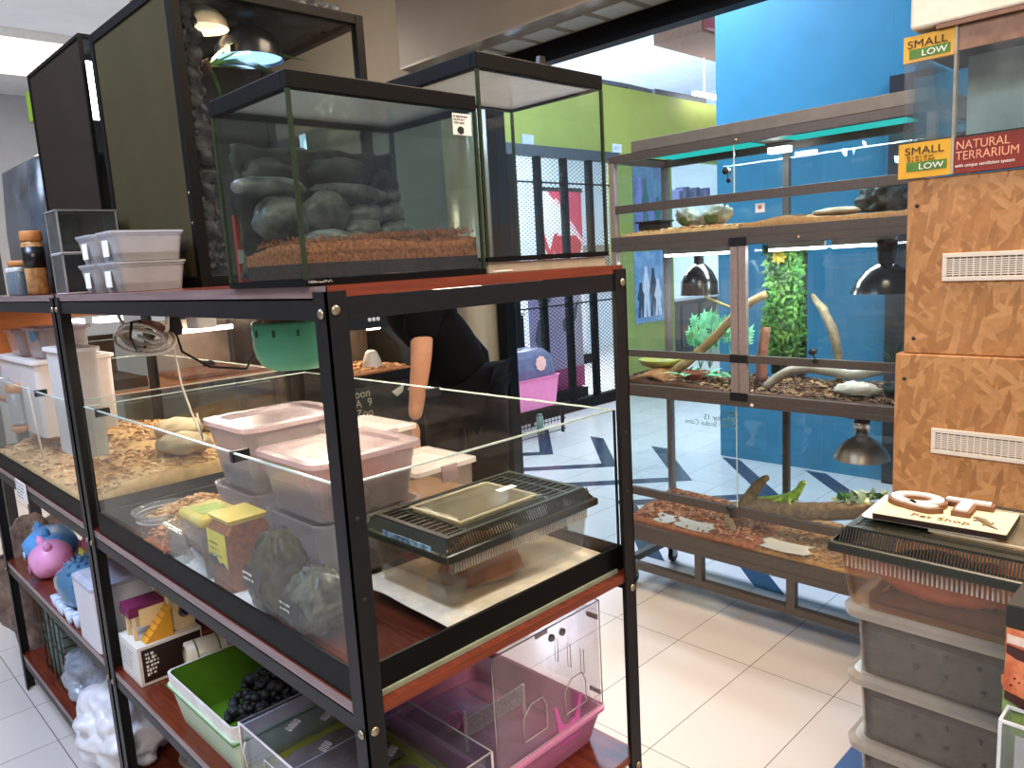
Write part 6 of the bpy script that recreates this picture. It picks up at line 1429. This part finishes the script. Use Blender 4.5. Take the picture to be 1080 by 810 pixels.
t = thing('foam_box', 'cream foam box with lid on top of the packaged terrarium', 'box', (1.6, -.42, 1.894))
obj('body', B().box(1.43, 1.83, -.70, -.181, 1.903, 2.0), CREAM, t, .006); obj('lid', B().box(1.424, 1.836, -.706, -.176, 2.0005, 2.05), CREAM, t, .006)
obj('brown_tape', B().box(1.43, 1.80, -.60, -.235, 1.8935, 1.9025), M('brown_tape', '#7a5a46', .5), t)
# stack of tubs with the plaque
SMK = M('smoke_dark', '#4e4a48', .6)
def stub(label, z0, h, cx=.655, cy=-.575, fill=GRAYB, amt=.65):
    hx, hy = .098, .162
    t = thing('plastic_tub', label, 'tub', (cx, cy, z0)); zt = z0+h
    obj('body', B().loft([(hx*.94, hy*.95, .016, z0), (hx*.985, hy*.985, .02, zt-.020), (hx-.002, hy*.985-.002, .02, zt-.020), (hx*.94-.002, hy*.95-.002, .016, z0+.003)], (cx, cy), 5), frosted('stack_clear', '#dad6d2', .16, .1), t)
    obj('lid', B().loft([(hx*.99, hy*.99, .02, zt-.0195), (hx+.010, hy+.012, .024, zt-.017), (hx+.012, hy+.014, .026, zt-.006), (hx+.004, hy+.005, .022, zt-.001), (hx*.9, hy*.92, .02, zt-.001)], (cx, cy), 5), frosted('stack_lid', '#e6e0d8', .5, .12), t)
    obj('bedding', B().loft([(hx*.92, hy*.93, .014, z0+.0035), (hx*.955, hy*.96, .016, z0+h*amt)], (cx, cy), 5), M('dark_bed', '#4a4542', .9, 0, 0, 60, .5, col2='#7a736e'), t)
    b = B()
    for (dy, dz) in ((-.105, .06), (-.07, .058), (-.04, .056), (.0, .058), (.04, .06), (.08, .062), (-.09, .03), (-.05, .026), (-.005, .024), (.04, .03), (.075, .034)):
        b.lathe([(.0014, 0), (.0026, 0), (.0026, -.0012), (.0014, -.0012)], (cx-hx*.975-.0004, cy+dy, z0+dz), 12, (1, 0, 0))
    obj('air_hole', b, M('hole_rim', '#5d5854', .4), t)
    return t
stub('uppermost clear tub with air holes, right under the plaque box', .834, .104)
stub('second clear tub with air holes below the plaque box', .729, .1045, .66, -.578)
stub('third clear tub below the plaque box', .624, .1045, .662, -.58)
stub('fourth clear tub below the plaque box', .519, .1045, .66, -.578)
tag(obj('stool', B().loft([(.11, .16, .02, .49), (.11, .16, .02, .5185)], (.66, -.578)).box(.57, .60, -.72, -.69, 0, .49).box(.72, .75, -.72, -.69, 0, .49).box(.57, .60, -.465, -.435, 0, .49).box(.72, .75, -.465, -.435, 0, .49), M('stool_blue', '#24508c', .5)), 'blue low stool carrying the stack of tubs', 'stool')
ZQF = 1.0525
fb = faunarium('faunarium with olive lid on the tub stack, the shop plaque on it', (.653, -.578, .9385), PI/2, .185, .113, .114, 30, M('olive_lid', '#23251b', .4, 0, .08), tint='#f2e6da', op=.03, pitch=.0042)
b = chips(.575, .73, -.735, -.43, lambda u, v: .948+.012*noise.noise(Vector((u*3, v*5, 5)))+.004, BARK, 320, .009, 41)
tag(obj('bark_chips', b, BARK), 'brown chips in the plaque faunarium', 'bark chips', kind='stuff')
obj('hatch', B().loft([(.05, .05, .01, ZQF+.0005), (.05, .05, .01, ZQF+.004)], (.653, -.685)), frosted('hatch_olive', '#c9c2a0', .5), fb); obj('yellow_sticker', B().box(.60, .64, -.70, -.655, ZQF+.0045, ZQF+.005), YEL, fb)
RST = M('red_resin', '#b4543a', .6, 0, 0, 30, .5, col2='#d8805e')
b = B(); n = 60; rings = ((.052, 0), (.066, .008), (.074, .022), (.070, .034), (.062, .037), (.052, .030), (.040, .016), (.0005, .012)); vs_ = []
for r, h in rings:
    for k in range(n):
        a = 2*PI*k/n; w_ = r*(1+((.035*math.cos(k*PI/2)+.10*noise.noise(Vector((math.cos(a)*2, math.sin(a)*2, 4)))) if r > .05 else 0)); vs_.append((.628+w_*.85*math.cos(a), -.515+w_*1.30*math.sin(a), .9555+h*(1+.35*noise.noise(Vector((math.cos(a)*2, math.sin(a)*2, 9))))))
b.sm_(True).add(vs_, [(i*n+k, i*n+(k+1) % n, (i+1)*n+(k+1) % n, (i+1)*n+k) for i in range(len(rings)-1) for k in range(n)])
tag(obj('resin_bowl', b, RST), 'red brown resin rock bowl inside the plaque faunarium', 'bowl')
ZQ = 1.0595
tag(obj('paper_sheet', B().loft([(.06, .085, .01, ZQ-.0005), (.06, .085, .01, ZQ+.0005)], (.645, -.495), rot=.05), PAPER), 'white paper sheet under the shop plaque', 'paper')
t = thing('shop_plaque', 'pale wooden shop plaque with raised white QT letters and a gecko', 'plaque', (.63, -.50, ZQ+.001)); rz = .04
b = B().loft([(.047, .080, .002, ZQ+.001), (.047, .080, .002, ZQ+.009)], (.632, -.508), rot=.06); obj('board', b, M('plaque_maple', '#e2cfa8', .5, 0, .05, 14), t)
obj('edge', B().loft([(.0478, .0808, .002, ZQ+.0012), (.0478, .0808, .002, ZQ+.0085)], (.632, -.508), rot=.06, caps=(False, False)), M('burnt_edge', '#2a1810', .6), t)
PLQ = M('letter_brown', '#7a5236', .5); PLW = M('letter_white', '#efeae2', .5)
text('lettering', 'QT', .068, PLQ, (.6285, -.432, ZQ+.0125), '+z', t, ext=.0035, xs=1.25, bold=.006, rotz=.06); text('lettering', 'QT', .068, PLW, (.6285, -.432, ZQ+.0175), '+z', t, ext=.0015, xs=1.25, bold=.0025, rotz=.06)
Q = B(); Q.bar((.636, -.462, ZQ+.0128), (.624, -.476, ZQ+.0128), .012, .007); obj('letter_tail', Q, PLQ, t); Q = B(); Q.bar((.637, -.461, ZQ+.0175), (.6255, -.4745, ZQ+.0175), .007, .003); obj('letter_tail', Q, PLW, t)
text('lettering', 'Pet Shop', .0175, M('letter_burnt', '#6a5238', .6), (.596, -.474, ZQ+.0094), '+z', t, xs=1.15, rotz=.06)
b = B()
P0 = [(.632, -.548), (.625, -.556), (.617, -.563), (.608, -.57), (.603, -.578)]
b.tube([(x, y, ZQ+.0098) for x, y in P0], [.0025, .0045, .0042, .0022, .0006], 8)
b.blob((.636, -.545, ZQ+.0098), (.005, .004, .001), 0, 1, 1, 2)
for x, y, dx, dy in ((.626, -.555, .010, .001), (.626, -.555, -.004, .010), (.615, -.565, .010, -.003), (.615, -.565, -.006, .006)): b.tube([(x, y, ZQ+.0096), (x+dx, y+dy, ZQ+.0096)], .0013, 6)
obj('gecko_mark', b, M('gecko_brown', '#7d6a4c', .6), t)
t = thing('photo_carton', 'tall carton printed with an orange gecko close-up beside the tub stack', 'carton', (.46, -.72, .80))
obj('box', B().box(.432, .53, -.86, -.628, .70, 1.045), M('leaf_print', '#46602a', .45, 0, 0, 7, 0, col2='#9ab86a'), t)
xf = .4315
obj('black_top_band', B().box(xf-.0005, xf, -.86, -.628, 1.02, 1.045).box(.432, .53, -.86, -.628, 1.0452, 1.0458), INK, t)
obj('gecko_photo', B().prism([(-.86, .93), (-.80, .915), (-.72, .93), (-.66, .925), (-.629, .945), (-.629, 1.019), (-.86, 1.019)], 'x', xf-.0012, xf-.0006), M('gecko_orange', '#b4522e', .5, 0, 0, 60, 0, col2='#dd8458'), t)
b = B().prism([(-.64, .985), (-.63, .99), (-.63, 1.0), (-.66, .995), (-.75, .985), (-.75, .97), (-.66, .982)], 'x', xf-.0018, xf-.0013)
b.prism([(-.63, .945), (-.67, .935), (-.72, .945), (-.72, .935), (-.66, .925), (-.63, .935)], 'x', xf-.0018, xf-.0013)
obj('dark_stripe', b, M('gecko_stripe', '#3c1a12', .5), t)
obj('white_stripe', B().prism([(-.63, 1.002), (-.66, 1.0), (-.74, .992), (-.74, 1.0), (-.66, 1.01), (-.63, 1.012)], 'x', xf-.0018, xf-.0013), M('gecko_white', '#d8c4b4', .5), t)
rnd = random.Random(4); b = B()
for i in range(40):
    y, z = rnd.uniform(-.85, -.635), rnd.uniform(.945, .985); q = rnd.uniform(.0012, .0028); b.prism([(y-q, z), (y, z+q), (y+q, z), (y, z-q)], 'x', xf-.0018, xf-.0013)
obj('freckles', b, M('gecko_freckle', '#5a2214', .5), t)
b = B()
b.blob((xf+.0055, -.655, .952), (.008, .03, .022), .05, 2, 1, 3); obj('gecko_snout', b, M('gecko_snout', '#cf6f44', .5, 0, 0, 60, 0, col2='#e08a5c'), t)
tag(obj('carton_crate', B().box(.428, .56, -.90, -.70, .0, .69), M('dark_crate', '#2a2624', .6), bevel=.004), 'dark crate under the gecko photo carton', 'crate')
t = thing('sign_holder', 'clear acrylic sign holder with a white card at the gecko carton foot', 'sign holder', (.40, -.72, .70))
HX = .40
obj('card', B().box(HX, HX+.001, -.82, -.648, .70, .912), PAPER, t)
b = B().box(HX-.004, HX-.001, -.83, -.634, .70, .925).box(HX+.002, HX+.03, -.638, -.634, .70, .925)
obj('shell', b, glass('holder_acrylic', '#e6e8ea', 1, .12, '#c8ccd0'), t)
obj('edge', edgebox(B(), HX-.005, HX+.031, -.8305, -.633, .925, .928, .003).box(HX-.005, HX-.001, -.6365, -.633, .70, .925), M('holder_edge', '#d2d4d6', .2), t)
tag(obj('holder_block', B().box(.37, .427, -.86, -.63, .0, .699), M('grey_block', '#5a5854', .6), bevel=.004), 'grey block under the acrylic sign holder', 'block')

# ---------------------------------------------------------------- inner shop behind the rack
SH = M('shelf_steel', '#3a3633', .5, .1)
t = thing('steel_shelf', 'steel shelf with orange wood shelf boards seen through the rack', 'shelf unit', (1.0, 3.1, 0))
for x in (.22, 1.40):
    for y in (2.87, 3.35): obj('post', B().box(x-.02, x+.02, y-.02, y+.02, 0, 1.62), SH, t)
OW = wood('orange_shelf', '#9c5424', '#c47c42', .45, (1, 10, 10), 5)
for z in (.60, .945, 1.315): obj('shelf_board', B().box(.24, 1.38, 2.86, 3.36, z, z+.018), OW, t)
PG = M('pale_green_panel', '#a9b89a', .7, 0, .06, 4)
def backtank(label, x0, x1, z0, z1, bm, fill):
    t = thing('glass_tank', label, 'glass tank', ((x0+x1)/2, 3.1, z0))
    y0, y1 = 2.89, 3.32
    panes(t, x0, x1, y0, y1, z0+.004, z1, GLASS, .005)
    obj('base_pane', B().box(x0, x1, y0, y1, z0, z0+.003), EDGEG, t)
    obj('rear_panel', B().box(x0+.006, x1-.006, y1-.012, y1-.006, z0+.004, z1), bm, t)
    obj('bedding', B().box(x0+.006, x1-.006, y0+.006, y1-.013, z0+.004, z0+.05), fill, t)
SHV = M('pale_bedding', '#b9925e', .95, 0, 0, 60, .7, col2='#d8b888')
backtank('rear glass tank with pale green panel seen through the near rack', .30, .72, .619, .90, PG, SHV)
backtank('rear glass tank with grey panel beside the pale green one', .76, 1.36, .619, .90, M('grey_green_panel', '#8e9684', .7, 0, .1, 4), SHV)
backtank('rear glass tank with dark driftwood scene above the pale green one', .28, .76, .964, 1.20, M('brown_panel', '#4a3626', .8, 0, .3, 8), M('dark_bedding', '#3a2818', .95, 0, .4, 40, .5))
t = thing('lit_case', 'bright lit clear display case on the orange shelf behind the rack', 'case', (1.1, 3.0, .964))
panes(t, .92, 1.34, 2.89, 3.30, .967, 1.24, GLASS, .005)
obj('back_sheet', B().box(.93, 1.33, 3.28, 3.29, .967, 1.24), M('foil', '#d9c2b0', .25, .4, .2, 6, .4), t)
obj('lamp_tube', B().tube([(.98, 3.1, 1.19), (1.28, 3.1, 1.19)], .012, 10), emit('case_lamp', '#fff0dc', 7), t)
obj('bedding', B().box(.93, 1.33, 2.9, 3.27, .968, .985), M('copper_bed', '#a8704c', .9, 0, .4, 30, .5), t)
branch('branch', 'dark driftwood in the rear tank with pale green panel', [(.38, 3.0, .70), (.45, 3.05, .76), (.54, 3.0, .80), (.60, 3.05, .86)], [.02, .018, .014, .008], DRIFTD)
t = thing('bird_ornament', 'small yellow ornament with a red head on the green panel tank', 'ornament', (.44, 2.95, .905))
obj('body', B().blob((.44, 2.95, 1.05), (.05, .04, .035), .06, 2, 2), M('bird_yellow', '#c9a92c', .6, 0, .2, 30), t); obj('head', B().blob((.39, 2.94, 1.055), .025, .05, 2, 1), M('bird_red', '#a83a2c', .6), t)
for i, (x, w_) in enumerate(((1.0, .05), (1.2, .04))):
    tag(obj('black_clip', B().box(x, x+w_, 2.87, 2.885, .925, .955), BLACKP), ('black clip on the orange shelf edge nearer the pale green tank', 'black clip on the orange shelf edge nearer the lit case')[i], 'clip')
t = thing('light_box', 'row of white lit lamps above the dark driftwood tank', 'lamp', (.6, 3.0, 1.28))
for i in range(2): obj('lamp', B().box(.44+.16*i, .54+.16*i, 2.95, 3.05, 1.275, 1.30), emit('white_lamp%d' % i, '#eaf4ff', 5), t)
# black snake enclosures near the person
PVC = M('black_pvc', '#16130f', .45, 0, .1)
def enclosure(label, z0, z1, lit, x0=1.50, x1=2.02, y0=2.5, y1=2.95):
    t = thing('reptile_enclosure', label, 'enclosure', ((x0+x1)/2, (y0+y1)/2, z0))
    w_ = .02
    obj('shell', B().box(x0, x1, y0, y1, z0, z0+w_).box(x0, x1, y0, y1, z1-w_-.07, z1).box(x0, x0+w_, y0, y1, z0+w_, z1-w_-.07).box(x1-w_, x1, y0, y1, z0+w_, z1-w_-.07), PVC, t)
    obj('rear_wall', B().box(x0+w_, x1-w_, y1-.02, y1, z0+w_, z1-w_-.07), wood('grey_wood%d' % int(z0*100), '#5c4c40', '#8a7866', .7, (14, 1, 1), 4) if lit else PVC, t)
    obj('glass_front', B().box(x0+w_, x1-w_, y0+.004, y0+.008, z0+w_, z1-w_-.07), GLASS, t)
    b = B()
    for k in range(3): b.lathe([(.006, 0), (.011, 0), (.011, -.003), (.006, -.003)], (x0+.24+.026*k, y0, z1-.045), 14, (0, 1, 0))
    obj('round_vent', b, WHITEP, t)
    if lit: obj('lamp', B().tube([(x0+.30, y0+.12, z1-.10), (x0+.38, y0+.12, z1-.10)], .01, 8), emit('enc_lamp', '#fff2e0', 6), t); point('enclosure_glow', ((x0+x1)/2, y0+.2, z1-.13), 1.6, '#ffe6cc', .02)
    return t
enclosure('lit black reptile enclosure with a white hide next to the person', .885, 1.235, True)
enclosure('unlit black reptile enclosure under the lit one', .53, .884, False)
enclosure('unlit black reptile enclosure above the lit one', 1.236, 1.56, False)
tag(obj('enclosure_plinth', B().box(1.5, 2.02, 2.5, 2.95, 0, .529), DARKW), 'dark plinth under the black reptile enclosures', 'plinth')
tag(obj('white_hide', B().lathe([(.055, 0), (.05, .05), (.03, .10), (.016, .11), (.012, .1), (.04, .045), (.045, 0)], (1.80, 2.60, .912), 20, cap=False), M('hide_white', '#d9cdbf', .5)), 'white arched hide in the lit black enclosure', 'hide')
b = chips(1.525, 1.995, 2.512, 2.925, lambda u, v: .915+.012*math.sin(PI*u), [BARKR[1], BARKR[2], CHIP[0]], 300, .014, 51, .9055); tag(obj('aspen_chips', b, [BARKR[1], BARKR[2], CHIP[0]]), 'pinkish chips on the floor of the lit black enclosure', 'chips', kind='stuff')
t = thing('chalk_sign', 'chalk lettering sign on the unlit lower black enclosure', 'sign', (1.6, 2.49, .7)); obj('board', B().box(1.52, 1.95, 2.485, 2.499, .62, .85), M('slate_sign', '#2c2e2c', .5), t)
text('lettering', 'oon\nA  9\nZoo', .06, M('chalk_b', '#b9b49c', .8), (1.60, 2.4845, .80), '-y', t)
t = thing('light_reflections', 'pair of white light reflections drawn low on the dark enclosure', 'sticker', (1.9, 2.49, .75))  # cream shapes stand in for two crescent reflections of lights
for k in range(2): obj('reflection_mark', B().prism([(1.83+.10*k, .80), (1.91+.10*k, .83), (1.90+.10*k, .79), (1.86+.10*k, .77)], 'y', 2.480, 2.4842), M('mark_cream%d' % k, '#efe8d8', .5), t)
b = B().loft([(.18, .12, .05, 0), (.20, .14, .08, .55), (.17, .12, .08, 1.0), (.09, .06, .05, 1.12)], (1.97, 2.12), 6, smooth=True)
for v in b.v: v += Vector((1, 1, .4))*.02*noise.noise(v*7)
tag(obj('garbage_bag', b, M('black_film', '#050505', .85, 0, .2, 12, .4, spec=.1)), 'full black plastic bag standing beside the pearl column', 'bag')

# ---------------------------------------------------------------- the person
t = thing('person', 'person in black T-shirt bending forward with one bare arm hanging down', 'person', (1.50, 1.72, 0))
# joints: pelvis, spine, chest, neck, head base, crown
dx, dy = .075, -.06
hipL, hipR = (1.50+dx, 1.80+dy, .90), (1.60+dx, 1.63+dy, .90)
V = [(1.55+dx, 1.715+dy, .93), (1.50+dx, 1.73+dy, 1.08), (1.42+dx, 1.745+dy, 1.20), (1.34+dx, 1.755+dy, 1.285), (1.29+dx, 1.765+dy, 1.36), (1.255+dx, 1.775+dy, 1.41), (1.21+dx, 1.79+dy, 1.47),
     (1.40+dx, 1.87+dy, 1.25), (1.68, 1.97, 1.06), (1.74, 2.0, .86),
     (1.365, 1.575, 1.275), (1.325, 1.545, 1.10), (1.27, 1.55, .85),
     hipL, (1.49+dx, 1.79+dy, .48), (1.50+dx, 1.80+dy, .08), hipR, (1.59+dx, 1.62+dy, .48), (1.60+dx, 1.63+dy, .08)]
E_ = [(0, 1), (1, 2), (2, 3), (3, 4), (4, 5), (5, 6), (3, 7), (7, 8), (8, 9), (3, 10), (10, 11), (11, 12), (0, 13), (13, 14), (14, 15), (0, 16), (16, 17), (17, 18)]
Rr = [(.12, .10), (.12, .10), (.13, .10), (.12, .085), .05, .056, .05, .050, .040, .025, .052, .046, .028, .085, .058, .042, .085, .058, .042]
skin('body', V, E_, Rr, SKIN, t)
# shirt with sleeves over the body
Vs = V[:4]+[(1.30+dx, 1.762+dy, 1.32)]+[V[7], (1.63, 1.945, 1.11), V[10], (1.331, 1.552, 1.130)]
skin('shirt', Vs, [(0, 1), (1, 2), (2, 3), (3, 4), (3, 5), (5, 6), (3, 7), (7, 8)], [(.17, .14), (.165, .14), (.17, .135), (.165, .125), .10, .092, .075, .088, .072], CLOTHB, t)
Vt = [V[0], hipL, (1.49+dx, 1.79+dy, .48), (1.50+dx, 1.80+dy, .05), hipR, (1.59+dx, 1.62+dy, .48), (1.60+dx, 1.63+dy, .05)]
skin('trousers', Vt, [(0, 1), (1, 2), (2, 3), (0, 4), (4, 5), (5, 6)], [.15, .11, .078, .062, .11, .078, .062], M('black_denim', '#0c0c10', .9, 0, .2, 90, spec=.1), t)
for x, y in ((1.50+dx, 1.80+dy), (1.60+dx, 1.63+dy)):
    b = B().blob((x-.06, y+.02, .036), (.13, .05, .04), .05, 1.5, x, 3, flat=.001); obj('shoe', b, BLACKP, t)
# head with face, looking down to the far side
hc = Vector((1.19+dx, 1.80+dy, 1.505)); fwd = Vector((-.75, .25, -.6)).normalized(); side = fwd.cross(Vector((0, 0, 1))).normalized(); upv = side.cross(fwd)
Rm = Matrix((fwd, -side, upv)).transposed()
def hp(a, b_, c_): return hc+fwd*a+side*b_+upv*c_
obj('head', B().blob(hc, (.095, .076, .115), .02, 1.5, 2, 4, Rm).blob(hp(.094, 0, -.01), (.018, .012, .02), 0, 1, 1, 2, Rm).blob(hp(.035, 0, -.09), (.045, .045, .035), 0, 1, 1, 3, Rm), SKIN, t)
obj('ear', B().blob(hp(0, .078, 0), (.018, .010, .03), 0, 1, 1, 2, Rm).blob(hp(0, -.078, 0), (.018, .010, .03), 0, 1, 1, 2, Rm), SKIN, t)
obj('eye', B().blob(hp(.086, .032, .012), .010, 0, 1, 1, 2).blob(hp(.086, -.032, .012), .010, 0, 1, 1, 2), M('eye_dark', '#1a120e', .2), t)
obj('mouth', B().blob(hp(.083, 0, -.055), (.008, .024, .006), 0, 1, 1, 2, Rm), M('lip', '#8f5546', .5), t)
obj('hair', B().blob(hp(-.022, 0, .028), (.098, .084, .105), .04, 4, 3, 4, Rm), HAIR, t)
# hands: palm, four fingers, thumb as one skinned surface each
def hand(wrist, d, n_, k):
    w_ = Vector(wrist); d = Vector(d).normalized(); n_ = Vector(n_).normalized(); s = d.cross(n_)
    Vv = [w_, w_+d*.045]; Ee = [(0, 1)]; Ra = [(.026, .018), (.032, .016)]
    for i, (o, l) in enumerate(((-.03, .062), (-.01, .074), (.011, .07), (.03, .055))):
        a = w_+d*.085+s*o; b0 = len(Vv)
        Vv += [a, a+d*l*.5-n_*.008, a+d*l*.85-n_*.026]; Ee += [(1, b0), (b0, b0+1), (b0+1, b0+2)]; Ra += [.0105, .009, .0075]
    b0 = len(Vv); a = w_+d*.03-s*.03
    Vv += [a, a+d*.03-s*.022-n_*.008, a+d*.058-s*.026-n_*.018]; Ee += [(1, b0), (b0, b0+1), (b0+1, b0+2)]; Ra += [.013, .0105, .0085]
    skin('hand', Vv, Ee, Ra, SKIN, t, sub=2)
hand((1.74, 2.0, .86), (.1, 0, -1), (1, .2, 0), 0); hand((1.27, 1.55, .85), (-.2, 0, -1), (1, .2, 0), 1)
